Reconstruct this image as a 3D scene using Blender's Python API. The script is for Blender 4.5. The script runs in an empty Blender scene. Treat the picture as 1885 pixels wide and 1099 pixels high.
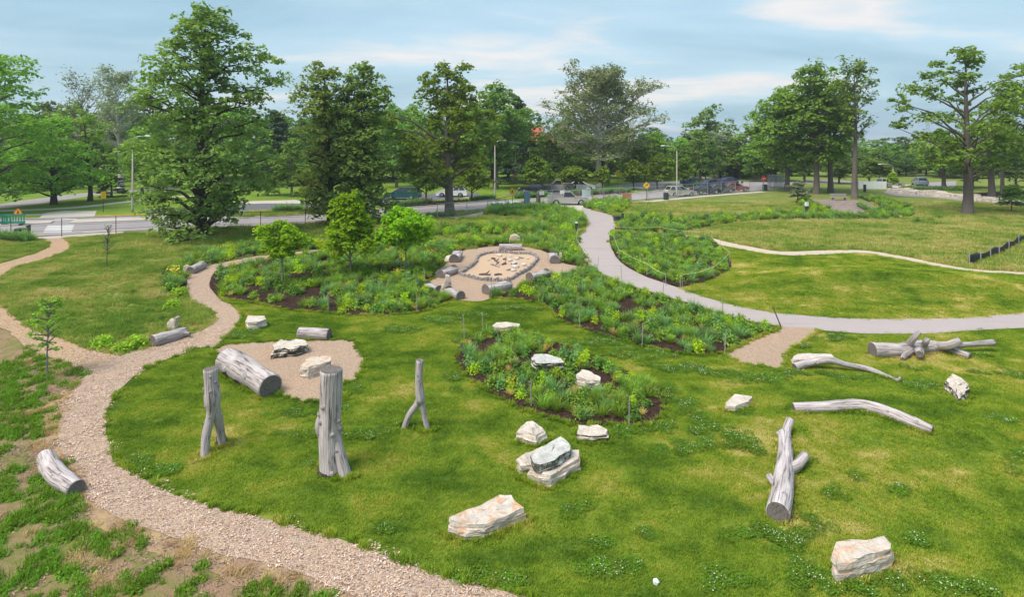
import bpy, bmesh, math, random
import numpy as np
from mathutils import Vector, Matrix
from mathutils import noise as mnoise
from mathutils.geometry import delaunay_2d_cdt

# ------------------------------------------------------------------ camera, sky, sun, exposure
S = bpy.context.scene
ROOT = S.collection
CAM_H, FPX, HOR, CX = 7.8, 1050.0, 265.0, 942.5
cam = bpy.data.cameras.new('camera')
cam.sensor_width = 36.0
cam.lens = 36.0 * FPX / 1885.0
cam.shift_y = -(549.5 - HOR) / 1885.0
cam.clip_end = 8000.0
camo = bpy.data.objects.new('camera', cam)
camo.location = (0, 0, CAM_H)
camo.rotation_euler = (math.radians(90), 0, 0)
ROOT.objects.link(camo)
S.camera = camo

SUN_EL, SUN_AZ = 58.0, -125.0          # azimuth clockwise from +Y (view direction): left and a little behind the camera
W = bpy.data.worlds.new('World'); S.world = W; W.use_nodes = True
def build_world():
    nt = W.node_tree; nt.nodes.clear(); L = nt.links.new
    def nd(t, **k):
        n = nt.nodes.new(t)
        for a, b in k.items(): setattr(n, a, b)
        return n
    out = nd('ShaderNodeOutputWorld'); bg = nd('ShaderNodeBackground'); bg.inputs[1].default_value = 0.1
    sky = nd('ShaderNodeTexSky', sky_type='NISHITA', sun_disc=False)
    sky.sun_elevation = math.radians(SUN_EL); sky.sun_rotation = math.radians(SUN_AZ)
    sky.air_density = 1.3; sky.dust_density = 2.5
    tc = nd('ShaderNodeTexCoord'); sx = nd('ShaderNodeSeparateXYZ'); L(tc.outputs['Generated'], sx.inputs[0])
    def M(op, a, b=None):
        n = nd('ShaderNodeMath', operation=op)
        for i, v in enumerate((a, b)):
            if v is None: continue
            if isinstance(v, (int, float)): n.inputs[i].default_value = v
            else: L(v, n.inputs[i])
        return n.outputs[0]
    z = M('ADD', M('MAXIMUM', sx.outputs[2], 0.0), 0.10)
    cv = nd('ShaderNodeCombineXYZ'); L(M('DIVIDE', sx.outputs[0], z), cv.inputs[0]); L(M('DIVIDE', sx.outputs[1], z), cv.inputs[1])
    mp = nd('ShaderNodeMapping'); mp.inputs['Scale'].default_value = (0.55, 0.8, 1); mp.inputs['Location'].default_value = (3.1, 0.7, 0)
    mp.inputs['Rotation'].default_value = (0, 0, 0.25)
    L(cv.outputs[0], mp.inputs[0])
    def noise(sc, det, rough, dist):
        n = nd('ShaderNodeTexNoise'); n.inputs['Scale'].default_value = sc; n.inputs['Detail'].default_value = det
        n.inputs['Roughness'].default_value = rough; n.inputs['Distortion'].default_value = dist
        L(mp.outputs[0], n.inputs['Vector']); return n.outputs[0]
    def ramp(f, st):
        r = nd('ShaderNodeValToRGB'); L(f, r.inputs[0]); e = r.color_ramp.elements
        while len(e) < len(st): e.new(0.5)
        for i, (p, c) in enumerate(st): e[i].position = p; e[i].color = tuple(c) + (1,)
        return r.outputs[0]
    K = 10.0
    grey = (0.128 * K, 0.203 * K, 0.255 * K); cream = (0.33 * K, 0.318 * K, 0.312 * K); mid = (0.185 * K, 0.26 * K, 0.31 * K)
    n1 = noise(0.62, 5.0, 0.5, 0.5); n2 = noise(2.1, 4.0, 0.55, 0.4)
    comb = M('ADD', M('MULTIPLY', n1, 0.78), M('MULTIPLY', n2, 0.22))
    cloud = ramp(comb, [(0.40, grey), (0.52, mid), (0.60, cream), (0.70, mid)])
    cover = ramp(n2, [(0.2, (0.72,) * 3), (0.6, (0.94,) * 3)])
    mx = nd('ShaderNodeMix', data_type='RGBA'); L(cover, mx.inputs[0]); L(sky.outputs[0], mx.inputs[6]); L(cloud, mx.inputs[7])
    L(mx.outputs[2], bg.inputs[0]); L(bg.outputs[0], out.inputs[0])
build_world()
sl = bpy.data.lights.new('sun', 'SUN'); sl.energy = 1.6; sl.angle = math.radians(30); sl.color = (1.0, 0.92, 0.79)
so = bpy.data.objects.new('sun', sl); ROOT.objects.link(so)
_e, _a = math.radians(SUN_EL), math.radians(SUN_AZ)
SUN_DIR = Vector((math.sin(_a) * math.cos(_e), math.cos(_a) * math.cos(_e), math.sin(_e)))
so.rotation_euler = SUN_DIR.to_track_quat('Z', 'Y').to_euler()
so.location = (-40, -20, 80)
vs = S.view_settings
vs.view_transform = 'Standard'; vs.look = 'None'; vs.gamma = 1.0; vs.use_curve_mapping = False
vs.exposure = 1.5
S.render.engine = 'CYCLES'
S.cycles.use_denoising = True
S.cycles.max_bounces = 6; S.cycles.diffuse_bounces = 3; S.cycles.transmission_bounces = 4
S.cycles.transparent_max_bounces = 6; S.cycles.volume_bounces = 0

# ------------------------------------------------------------------ terrain and pixel <-> ground
MOUNDS = [(20.0, 31.2, 0.9, 7.0, 2.6), (11.0, 15.6, 0.38, 4.0, 2.2), (29.0, 28.8, 0.2, 5.0, 2.2), (-9.5, 15.5, -0.12, 4.0, 3.0),
          (-22.0, 36.0, 0.35, 8.0, 6.0)]
def hgt(x, y):
    z = 0.0
    for (mx, my, a, sx_, sy_) in MOUNDS:
        z = z + a * np.exp(-((x - mx) / sx_) ** 2 - ((y - my) / sy_) ** 2)
    return z
def Pz(px, py, dz=0.0):
    """where the sight line through a photo point meets the ground raised by dz"""
    dx, dzr = (px - CX) / FPX, (HOR - py) / FPX
    t = (dz - CAM_H) / dzr
    for _ in range(12):
        h = float(hgt(dx * t, t)) + dz
        t = 0.5 * t + 0.5 * (h - CAM_H) / dzr
    return Vector((dx * t, t, float(hgt(dx * t, t)) + dz))
def P(px, py): return Pz(px, py, 0.0)
def PY(px, py, Y): return Vector(((px - CX) / FPX * Y, Y, CAM_H + (HOR - py) / FPX * Y))
def mpp(py): return CAM_H / (py - HOR)          # metres per photo pixel at the ground there

# ------------------------------------------------------------------ object helpers
def link(o, parent=None):
    ROOT.objects.link(o)
    if parent is not None: o.parent = parent
    return o
def tag(o, label=None, cat=None, group=None, kind=None):
    if label: o['label'] = label
    if cat: o['category'] = cat
    if group: o['group'] = group
    if kind: o['kind'] = kind
    return o
def empty(name, loc=(0, 0, 0), rz=0.0):
    o = bpy.data.objects.new(name, None); o.empty_display_size = 0.2
    o.location = loc; o.rotation_euler = (0, 0, rz); return link(o)
def mesh(name, v, f, mats, smooth=False, uv=None, mi=None):
    me = bpy.data.meshes.new(name)
    me.from_pydata([tuple(p) for p in v], [], [tuple(q) for q in f])
    for m in (mats if isinstance(mats, (list, tuple)) else [mats]): me.materials.append(m)
    if mi is not None: me.polygons.foreach_set('material_index', mi)
    if smooth: me.polygons.foreach_set('use_smooth', [True] * len(me.polygons))
    if uv is not None:
        ul = me.uv_layers.new(name='UVMap')
        idx = np.empty(len(me.loops), dtype=np.int32); me.loops.foreach_get('vertex_index', idx)
        ul.data.foreach_set('uv', np.asarray(uv, dtype=np.float32)[idx].ravel())
    me.update(); return me
def obj(name, me, parent=None, loc=None, rz=None):
    o = bpy.data.objects.new(name, me)
    if loc is not None: o.location = loc
    if rz is not None: o.rotation_euler = (0, 0, rz)
    return link(o, parent)
def quadmesh(name, Q, mats, mi=None, rnd=None, smooth=False):
    """Q: (n,4,3) array of quads -> mesh with a per-face random value"""
    n = len(Q); me = bpy.data.meshes.new(name)
    me.vertices.add(4 * n); me.vertices.foreach_set('co', Q.reshape(-1).astype(np.float32))
    me.loops.add(4 * n); me.loops.foreach_set('vertex_index', np.arange(4 * n, dtype=np.int32))
    me.polygons.add(n); me.polygons.foreach_set('loop_start', np.arange(0, 4 * n, 4, dtype=np.int32))
    for m in (mats if isinstance(mats, (list, tuple)) else [mats]): me.materials.append(m)
    if mi is not None: me.polygons.foreach_set('material_index', np.asarray(mi, dtype=np.int32))
    a = me.attributes.new('rnd', 'FLOAT', 'FACE')
    r = np.random.default_rng(n).random(n) if rnd is None else rnd
    a.data.foreach_set('value', np.asarray(r, dtype=np.float32))
    me.update(calc_edges=True); return me
class MB:
    """collects boxes, bars, prisms and tubes into one mesh"""
    def __init__(s): s.v = []; s.f = []
    def add(s, v, f):
        b = len(s.v); s.v += [tuple(p) for p in v]; s.f += [tuple(i + b for i in q) for q in f]; return s
    def box(s, c, d, rz=0.0):
        x, y, z = d[0] / 2, d[1] / 2, d[2] / 2; ca, sa = math.cos(rz), math.sin(rz)
        v = [(c[0] + ca * a * x - sa * b * y, c[1] + sa * a * x + ca * b * y, c[2] + e * z) for e in (-1, 1) for b in (-1, 1) for a in (-1, 1)]
        return s.add(v, [(0, 2, 3, 1), (4, 5, 7, 6), (0, 1, 5, 4), (2, 6, 7, 3), (0, 4, 6, 2), (1, 3, 7, 5)])
    def tube(s, pts, r, n=8, cap=True):
        v, f, _ = tube_data(pts, [r] * len(pts) if isinstance(r, (int, float)) else r, n, cap); return s.add(v, f)
    def prism(s, poly, y0, y1):
        """polygon in x,z extruded along y"""
        n = len(poly); v = [(x, y0, z) for x, z in poly] + [(x, y1, z) for x, z in poly]
        f = [tuple(range(n)), tuple(reversed(range(n, 2 * n)))] + [(i, i + n, (i + 1) % n + n, (i + 1) % n) for i in range(n)]
        return s.add(v, f)
    def slab(s, poly, z0, z1):
        n = len(poly); v = [(x, y, z0) for x, y in poly] + [(x, y, z1) for x, y in poly]
        f = [tuple(reversed(range(n))), tuple(range(n, 2 * n))] + [(i, (i + 1) % n, (i + 1) % n + n, i + n) for i in range(n)]
        return s.add(v, f)
    def build(s, name, mat, parent=None, smooth=False, loc=None, rz=None):
        return obj(name, mesh(name, s.v, s.f, mat, smooth), parent, loc, rz)
def tube_data(pts, radii, n=10, cap=True, rough=0.0, seed=0, uvs=1.0):
    pts = [Vector(p) for p in pts]; v = []; f = []; uv = []
    up = None; dist = 0.0
    for i, p in enumerate(pts):
        t = (pts[min(i + 1, len(pts) - 1)] - pts[max(i - 1, 0)])
        t = t.normalized() if t.length > 1e-9 else Vector((0, 0, 1))
        if up is None:
            up = Vector((0, 0, 1)) if abs(t.z) < 0.9 else Vector((0, 1, 0))
        sd = t.cross(up).normalized(); up = sd.cross(t).normalized()
        if i: dist += (p - pts[i - 1]).length
        for k in range(n + 1 if False else n):
            a = 2 * math.pi * k / n; d = sd * math.cos(a) + up * math.sin(a); r = radii[i]
            if rough:
                q = Vector((math.cos(a) * 1.6 + seed * 3.1, math.sin(a) * 1.6, dist * 1.3 / max(radii[i], .08) * .25))
                r *= 1 + rough * (mnoise.noise(q) + 0.5 * mnoise.noise(q * 2.7))
                r *= 1 + rough * 0.35 * mnoise.noise(Vector((math.cos(a) * 5 + seed, math.sin(a) * 5, dist * .6)))
            v.append(p + d * r); uv.append((k / n, dist))
    for i in range(len(pts) - 1):
        for k in range(n):
            a, b = i * n + k, i * n + (k + 1) % n
            f.append((a, b, b + n, a + n))
    if cap:
        f.append(tuple(reversed(range(n)))); f.append(tuple(range((len(pts) - 1) * n, len(pts) * n)))
    return v, f, uv
def catmull(pts, step, closed=False):
    """smooth polyline through points (any dimension), resampled about every step"""
    A = np.array([list(p) for p in pts], dtype=float); n = len(A); out = []
    rng_ = range(n if closed else n - 1)
    for i in rng_:
        if closed: p0, p1, p2, p3 = A[(i - 1) % n], A[i], A[(i + 1) % n], A[(i + 2) % n]
        else: p0, p1, p2, p3 = A[max(i - 1, 0)], A[i], A[i + 1], A[min(i + 2, n - 1)]
        m = max(1, int(np.ceil(np.linalg.norm((p2 - p1)[:2 if A.shape[1] == 2 else 3]) / step)))
        for k in range(m):
            t = k / m
            out.append(0.5 * (2 * p1 + (p2 - p0) * t + (2 * p0 - 5 * p1 + 4 * p2 - p3) * t * t + (3 * p1 - p0 - 3 * p2 + p3) * t ** 3))
    if not closed: out.append(A[-1])
    return np.array(out)
def inside(poly, x, y):
    """vectorised point in polygon"""
    r = np.zeros(np.shape(x), dtype=bool); n = len(poly); j = n - 1
    for i in range(n):
        xi, yi, xj, yj = poly[i][0], poly[i][1], poly[j][0], poly[j][1]
        c = ((yi > y) != (yj > y))
        if yj != yi: r ^= c & (x < (xj - xi) * (y - yi) / (yj - yi) + xi)
        j = i
    return r
def edge_dist(poly, x, y):
    d = np.full(np.shape(x), 1e9); n = len(poly)
    for i in range(n):
        ax, ay = poly[i]; bx, by = poly[(i + 1) % n]; ux, uy = bx - ax, by - ay; L2 = ux * ux + uy * uy + 1e-12
        t = np.clip(((x - ax) * ux + (y - ay) * uy) / L2, 0, 1)
        d = np.minimum(d, np.hypot(x - ax - t * ux, y - ay - t * uy))
    return d

# ------------------------------------------------------------------ material helpers
class NT:
    def __init__(s, name):
        s.m = bpy.data.materials.new(name); s.m.use_nodes = True; s.t = s.m.node_tree; s.t.nodes.clear()
        s.out = s.t.nodes.new('ShaderNodeOutputMaterial')
    def n(s, t, **k):
        x = s.t.nodes.new(t)
        for a, b in k.items(): setattr(x, a, b)
        return x
    def L(s, a, b): s.t.links.new(a, b)
    def put(s, sock, v):
        if v is None: return
        if isinstance(v, (int, float)): sock.default_value = v
        elif isinstance(v, (tuple, list)): sock.default_value = tuple(v) + ((1,) if len(v) == 3 and len(sock.default_value) == 4 else ())
        else: s.L(v, sock)
    def pos(s): return s.n('ShaderNodeNewGeometry').outputs['Position']
    def objc(s): return s.n('ShaderNodeTexCoord').outputs['Object']
    def uv(s): return s.n('ShaderNodeTexCoord').outputs['UV']
    def normal(s): return s.n('ShaderNodeNewGeometry').outputs['Normal']
    def map(s, v, sc=(1, 1, 1), loc=(0, 0, 0), rot=(0, 0, 0)):
        x = s.n('ShaderNodeMapping'); s.L(v, x.inputs[0]); x.inputs['Scale'].default_value = sc; x.inputs['Location'].default_value = loc; x.inputs['Rotation'].default_value = rot
        return x.outputs[0]
    def noise(s, v, sc, det=3.0, rough=0.55, dist=0.0):
        x = s.n('ShaderNodeTexNoise'); s.L(v, x.inputs['Vector'])
        for k, q in (('Scale', sc), ('Detail', det), ('Roughness', rough), ('Distortion', dist)): x.inputs[k].default_value = q
        return x.outputs[0]
    def voro(s, v, sc, feat='F1', out='Color'):
        x = s.n('ShaderNodeTexVoronoi', feature=feat); s.L(v, x.inputs['Vector']); x.inputs['Scale'].default_value = sc
        return x.outputs[out]
    def wave(s, v, sc, dist=2.0, det=2.0):
        x = s.n('ShaderNodeTexWave'); s.L(v, x.inputs['Vector']); x.inputs['Scale'].default_value = sc; x.inputs['Distortion'].default_value = dist; x.inputs['Detail'].default_value = det
        return x.outputs[1]
    def math(s, op, a, b=None, c=False):
        x = s.n('ShaderNodeMath', operation=op, use_clamp=c); s.put(x.inputs[0], a); s.put(x.inputs[1], b); return x.outputs[0]
    def ramp(s, f, st, interp='LINEAR'):
        x = s.n('ShaderNodeValToRGB'); s.L(f, x.inputs[0]); x.color_ramp.interpolation = interp; e = x.color_ramp.elements
        while len(e) < len(st): e.new(0.5)
        for i, (p, c) in enumerate(st):
            e[i].position = p; e[i].color = (c, c, c, 1) if isinstance(c, (int, float)) else tuple(c) + (1,)
        return x.outputs[0]
    def mix(s, f, a, b, mode='MIX'):
        x = s.n('ShaderNodeMix', data_type='RGBA', blend_type=mode); s.put(x.inputs[0], f); s.put(x.inputs[6], a); s.put(x.inputs[7], b); return x.outputs[2]
    def attr(s, nm): return s.n('ShaderNodeAttribute', attribute_name=nm).outputs['Fac']
    def orand(s): return s.n('ShaderNodeObjectInfo').outputs['Random']
    def hsv(s, c, h=0.5, sat=1.0, v=1.0):
        x = s.n('ShaderNodeHueSaturation'); s.put(x.inputs['Hue'], h); s.put(x.inputs['Saturation'], sat); s.put(x.inputs['Value'], v); s.put(x.inputs['Color'], c); return x.outputs[0]
    def bump(s, h, st=0.5, d=0.02):
        x = s.n('ShaderNodeBump'); x.inputs['Strength'].default_value = st; x.inputs['Distance'].default_value = d; s.L(h, x.inputs['Height']); return x.outputs[0]
    def finish(s, col, rough=0.9, bump=None, metal=0.0, spec=0.3, **kw):
        b = s.n('ShaderNodeBsdfPrincipled'); s.put(b.inputs['Base Color'], col); s.put(b.inputs['Roughness'], rough)
        b.inputs['Metallic'].default_value = metal; b.inputs['Specular IOR Level'].default_value = spec
        for k, q in kw.items(): s.put(b.inputs[k.replace('_', ' ')], q)
        if bump is not None: s.L(bump, b.inputs['Normal'])
        s.L(b.outputs[0], s.out.inputs[0]); return s.m
    def leaf(s, col, tr=0.35, rough=0.7, spec=0.1):
        b = s.n('ShaderNodeBsdfPrincipled'); s.put(b.inputs['Base Color'], col); b.inputs['Roughness'].default_value = rough
        b.inputs['Specular IOR Level'].default_value = spec
        t = s.n('ShaderNodeBsdfTranslucent'); tcol = s.hsv(col, 0.49, 1.1, 1.25); s.L(tcol, t.inputs[0])
        m = s.n('ShaderNodeMixShader'); m.inputs[0].default_value = tr; s.L(b.outputs[0], m.inputs[1]); s.L(t.outputs[0], m.inputs[2])
        s.L(m.outputs[0], s.out.inputs[0]); return s.m
def plain(name, col, rough=0.6, metal=0.0, var=0.12, sc=6.0, spec=0.4):
    t = NT(name); n = t.noise(t.objc(), sc, 4.0, 0.6)
    c = t.mix(t.ramp(n, [(0.3, 0.0), (0.7, 1.0)]), tuple(x * (1 - var) for x in col), tuple(min(1, x * (1 + var)) for x in col))
    return t.finish(c, rough, None, metal, spec)
# ------------------------------------------------------------------ materials
def lawn_colour(t, pos, lo=(0.105, 0.195, 0.016), mid=(0.222, 0.322, 0.028), hi=(0.60, 0.52, 0.19), stripe=0.25):
    big = t.noise(pos, 0.22, 3.0, 0.6, 0.5); med = t.noise(pos, 1.1, 4.0, 0.65, 0.3); fine = t.noise(pos, 9.0, 3.0, 0.7)
    str_ = t.noise(t.map(pos, (0.35, 1.5, 1), rot=(0, 0, 0.5)), 0.8, 2.0, 0.5, 0.3)
    f = t.math('ADD', t.math('ADD', t.math('MULTIPLY', big, 0.45), t.math('MULTIPLY', med, 0.33)), t.math('ADD', t.math('MULTIPLY', fine, 0.12), t.math('MULTIPLY', t.math('SUBTRACT', str_, 0.3), 0.22)))
    dv = t.n('ShaderNodeVectorMath', operation='DISTANCE'); t.L(pos, dv.inputs[0]); dv.inputs[1].default_value = (-3.0, 40.0, 0.0)
    f = t.math('ADD', f, t.math('MULTIPLY', t.math('SINE', t.math('MULTIPLY', t.math('ADD', dv.outputs['Value'], med), 5.2)), 0.011))      # mower passes
    sx_ = t.n('ShaderNodeSeparateXYZ'); t.L(pos, sx_.inputs[0]); f = t.math('ADD', f, t.math('MULTIPLY', t.math('MULTIPLY', t.math('SUBTRACT', sx_.outputs[0], 1.0), 0.1, True), 0.035))   # yellower, more straw coloured grass to the right
    return t.ramp(f, [(0.42, lo), (0.51, mid), (0.57, (mid[0] * 1.55, mid[1] * 1.15, mid[2] * 1.8)), (0.65, hi)])
def m_lawn():
    t = NT('mown_lawn'); p = t.pos(); c = lawn_colour(t, p)
    return t.finish(t.hsv(c, 0.5, 0.95, 0.62), 0.95, t.bump(t.noise(p, 28.0, 3.0, 0.7), 0.6, 0.03), spec=0.1)
def m_blade(name, **kw):
    t = NT(name); p = t.pos(); c = lawn_colour(t, p, **kw); r = t.attr('rnd')
    c = t.hsv(c, t.math('ADD', t.math('MULTIPLY', r, 0.03), 0.485), 1.0, t.math('ADD', t.math('MULTIPLY', r, 0.4), 0.85))
    return t.leaf(c, 0.3, 0.7, 0.1)
def m_meadow(name, a, b, c3, bare, bare_amt, sc=1.0):
    t = NT(name); p = t.pos()
    n1 = t.noise(p, 0.35 * sc, 4.0, 0.65, 0.4); n2 = t.noise(p, 1.7 * sc, 4.0, 0.7); n3 = t.noise(p, 7.0, 3.0, 0.7)
    f = t.math('ADD', t.math('ADD', t.math('MULTIPLY', n1, 0.5), t.math('MULTIPLY', n2, 0.3)), t.math('MULTIPLY', n3, 0.2))
    c = t.ramp(f, [(0.36, a), (0.5, b), (0.66, c3)])
    bm = t.ramp(t.math('ADD', t.math('MULTIPLY', t.noise(p, 0.6 * sc, 5.0, 0.7, 0.8), 0.75), t.math('MULTIPLY', n3, 0.25)), [(0.62 - bare_amt, 0.0), (0.70 - bare_amt, 1.0)])
    c = t.mix(bm, c, bare)
    return t.finish(c, 0.95, t.bump(t.math('ADD', n3, t.noise(p, 30.0, 3.0, 0.7)), 0.7, 0.05), spec=0.1)
def m_chips(name, cols, sc=14.0):
    t = NT(name); p = t.pos(); v = t.map(p, (1.0, 1.7, 1.0), rot=(0, 0, 0.6))
    cell = t.voro(v, sc); r = t.n('ShaderNodeSeparateColor'); t.L(cell, r.inputs[0])
    c = t.ramp(r.outputs[0], [(i / (len(cols) - 1), q) for i, q in enumerate(cols)])
    big = t.noise(p, 0.5, 4.0, 0.6); c = t.mix(t.ramp(big, [(0.35, 0.0), (0.7, 0.5)]), c, t.hsv(c, 0.5, 0.75, 0.8))
    gap = t.voro(v, sc, 'DISTANCE_TO_EDGE', 'Distance')
    c = t.mix(t.ramp(gap, [(0.0, 0.5), (0.06, 0.0)]), c, (0.09, 0.06, 0.05))
    return t.finish(c, 0.95, t.bump(t.math('ADD', r.outputs[1], t.math('MULTIPLY', gap, 2.0)), 0.8, 0.03), spec=0.1)
def m_asphalt(name, a, b, sc=60.0):
    t = NT(name); p = t.pos(); n = t.noise(p, sc, 2.0, 0.7); l = t.noise(p, 0.4, 4.0, 0.6, 0.4)
    v = t.voro(p, sc * 0.8); s = t.n('ShaderNodeSeparateColor'); t.L(v, s.inputs[0])
    c = t.mix(t.math('ADD', t.math('MULTIPLY', s.outputs[0], 0.5), t.math('MULTIPLY', l, 0.6), True), a, b)
    st = t.ramp(t.noise(t.map(p, (0.25, 2.0, 1.0)), 0.9, 4.0, 0.6), [(0.55, 0.0), (0.75, 0.3)])
    c = t.mix(st, c, tuple(x * 0.6 for x in a))
    return t.finish(c, 0.9, t.bump(n, 0.3, 0.01), spec=0.2)
def m_mulch():
    t = NT('dark_mulch'); p = t.pos(); v = t.map(p, (1, 2.2, 1), rot=(0, 0, 0.9)); cell = t.voro(v, 16.0); r = t.n('ShaderNodeSeparateColor'); t.L(cell, r.inputs[0])
    c = t.ramp(r.outputs[0], [(0.0, (0.022, 0.013, 0.010)), (0.6, (0.045, 0.026, 0.020)), (1.0, (0.095, 0.055, 0.042))])
    return t.finish(c, 0.95, t.bump(t.math('ADD', r.outputs[1], t.noise(p, 5.0, 3.0)), 0.9, 0.05), spec=0.1)
def m_wood(name, base=(0.39, 0.345, 0.35), dark=(0.085, 0.068, 0.064), light=(0.58, 0.52, 0.525), warm=0.10):
    t = NT(name); u = t.uv(); p = t.objc()
    g = t.noise(t.map(u, (30.0, 1.1, 1.0)), 1.0, 5.0, 0.65, 0.4); g2 = t.noise(t.map(u, (7.0, 0.9, 1.0)), 1.0, 3.0, 0.6, 0.6); b = t.noise(p, 1.3, 4.0, 0.6)
    c = t.ramp(t.math('ADD', t.math('MULTIPLY', g, 0.6), t.math('MULTIPLY', g2, 0.4)), [(0.38, dark), (0.47, base), (0.61, light)])
    c = t.mix(t.ramp(b, [(0.5, 0.0), (0.75, warm * 2)]), c, (0.30, 0.22, 0.15))
    c = t.mix(t.ramp(t.noise(t.map(u, (42.0, 0.7, 1)), 1.0, 2.0, 0.5), [(0.31, 0.8), (0.39, 0.0)]), c, (0.06, 0.05, 0.048))
    kn = t.voro(t.map(u, (5.0, 1.5, 1.0)), 1.0, 'F1', 'Distance')
    c = t.mix(t.ramp(kn, [(0.05, 0.75), (0.13, 0.0)]), c, (0.06, 0.05, 0.045))
    return t.finish(c, 0.9, t.bump(t.math('ADD', t.math('ADD', g, g2), t.noise(t.map(u, (60, 2.0, 1)), 1.0, 2.0)), 0.9, 0.025), spec=0.15)
def m_cut():
    t = NT('cut_wood'); p = t.objc(); d = t.n('ShaderNodeVectorMath', operation='LENGTH'); t.L(p, d.inputs[0])
    rr = t.math('SINE', t.math('MULTIPLY', t.math('ADD', d.outputs['Value'], t.math('MULTIPLY', t.noise(p, 6.0), 0.05)), 170.0))
    c = t.mix(t.ramp(rr, [(0.2, 0.0), (0.9, 0.6)]), (0.20, 0.175, 0.165), (0.11, 0.093, 0.085))
    cr = t.noise(t.map(p, (9, 9, 9)), 1.0, 5.0, 0.7, 2.0); c = t.mix(t.ramp(cr, [(0.38, 0.85), (0.47, 0.0)]), c, (0.04, 0.035, 0.033))
    return t.finish(c, 0.95, t.bump(cr, 0.5, 0.02), spec=0.1)
def m_rock(name, stain=0.0, moss=0.0, tone=(0.60, 0.525, 0.465)):
    t = NT(name); p = t.objc(); nz = t.n('ShaderNodeSeparateXYZ'); t.L(t.normal(), nz.inputs[0])
    n1 = t.noise(p, 2.2, 6.0, 0.65, 0.6); n2 = t.noise(p, 9.0, 5.0, 0.7)
    c = t.ramp(t.math('ADD', t.math('MULTIPLY', n1, 0.6), t.math('MULTIPLY', n2, 0.4)), [(0.30, tuple(x * 0.52 for x in tone)), (0.44, tuple(x * 0.86 for x in tone)), (0.62, tuple(min(.85, x * 1.22) for x in tone))])
    st = t.noise(t.map(p, (1.2, 1.2, 13.0)), 1.0, 3.0, 0.6, 0.5)
    side = t.ramp(nz.outputs[2], [(0.35, 1.0), (0.75, 0.12)])
    c = t.mix(t.math('MULTIPLY', t.ramp(st, [(0.34, 0.85), (0.43, 0.0)]), side), c, (0.17, 0.135, 0.11))
    ck = t.voro(t.map(p, (1.0, 1.3, 2.0), loc=(.3, .2, .1)), 2.6, 'DISTANCE_TO_EDGE', 'Distance')
    ckm = t.math('MULTIPLY', t.ramp(ck, [(0.0, 0.65), (0.025, 0.0)]), t.ramp(n1, [(0.45, 0.0), (0.55, 1.0)]))
    c = t.mix(ckm, c, (0.10, 0.08, 0.065))
    if stain:
        m = t.math('MULTIPLY', t.ramp(t.noise(p, 3.2, 6.0, 0.7, 0.8), [(0.48, 0.0), (0.62, stain)]), t.ramp(nz.outputs[2], [(0.1, 0.12), (0.7, 1.0)]))
        c = t.mix(m, c, (0.56, 0.27, 0.11))
    if moss:
        m = t.math('MULTIPLY', t.ramp(t.noise(p, 4.0, 6.0, 0.75, 0.5), [(0.40, 0.0), (0.50, moss)]), t.ramp(nz.outputs[2], [(0.3, 1.0), (0.75, 0.0)]))
        c = t.mix(m, c, (0.05, 0.05, 0.03))
    return t.finish(c, 0.92, t.bump(t.math('ADD', t.math('ADD', n1, n2), t.math('MULTIPLY', st, side)), 0.7, 0.05), spec=0.15)
def m_leaf(name, dark, light, tr=0.35, sc=0.5):
    t = NT(name); r = t.attr('rnd'); n = t.noise(t.pos(), sc, 3.0, 0.6)
    f = t.math('ADD', t.math('MULTIPLY', r, 0.5), t.math('MULTIPLY', n, 0.6), True)
    c = t.mix(t.ramp(f, [(0.2, 0.0), (0.85, 1.0)]), dark, light)
    o = t.orand(); c = t.hsv(c, t.math('ADD', t.math('MULTIPLY', o, 0.025), 0.488), 1.0, t.math('ADD', t.math('MULTIPLY', o, 0.35), 0.84))
    return t.leaf(c, tr)
def m_bark(name, a, b, sc=3.0):
    t = NT(name); u = t.uv(); g = t.noise(t.map(u, (16.0, 1.6, 1.0)), 1.0, 5.0, 0.7, 0.5); n = t.noise(t.objc(), sc, 4.0, 0.6)
    c = t.mix(t.math('ADD', t.math('MULTIPLY', g, 0.7), t.math('MULTIPLY', n, 0.4), True), a, b)
    return t.finish(c, 0.95, t.bump(g, 0.9, 0.05), spec=0.1)
def m_paint(name, col, rough=0.28):
    t = NT(name); n = t.noise(t.objc(), 3.0, 4.0, 0.6)
    c = t.mix(t.ramp(n, [(0.4, 0.0), (0.8, 0.25)]), col, tuple(x * 0.8 + 0.03 for x in col))
    return t.finish(c, rough, None, 0.0, 0.5, Coat_Weight=0.4)

MT = {}
MT['lawn'] = m_lawn()
MT['blade'] = m_blade('lawn_blades')
MT['mblade'] = m_blade('meadow_blades', lo=(0.155, 0.26, 0.038), mid=(0.275, 0.35, 0.068), hi=(0.54, 0.47, 0.21))
MT['weed'] = m_leaf('weed_leaves', (0.09, 0.20, 0.016), (0.21, 0.36, 0.04), 0.3, 0.8)
MT['clover'] = m_leaf('clover_leaves', (0.075, 0.155, 0.012), (0.15, 0.27, 0.026), 0.25, 2.0)
MT['hayblade'] = m_leaf('dry_grass_blades', (0.36, 0.24, 0.12), (0.60, 0.44, 0.22), 0.25, 2.0)
MT['white_flower'] = plain('white_clover_flower', (0.72, 0.74, 0.66), 0.8)
MT['yellow_flower'] = plain('yellow_flower', (0.78, 0.50, 0.02), 0.7)
MT['ground'] = m_meadow('meadow_ground', (0.10, 0.155, 0.025), (0.17, 0.21, 0.045), (0.30, 0.28, 0.10), (0.38, 0.29, 0.18), 0.0)
MT['rough'] = m_meadow('rough_bank', (0.11, 0.165, 0.028), (0.20, 0.19, 0.065), (0.28, 0.19, 0.115), (0.31, 0.195, 0.135), 0.14, 1.8)
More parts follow.
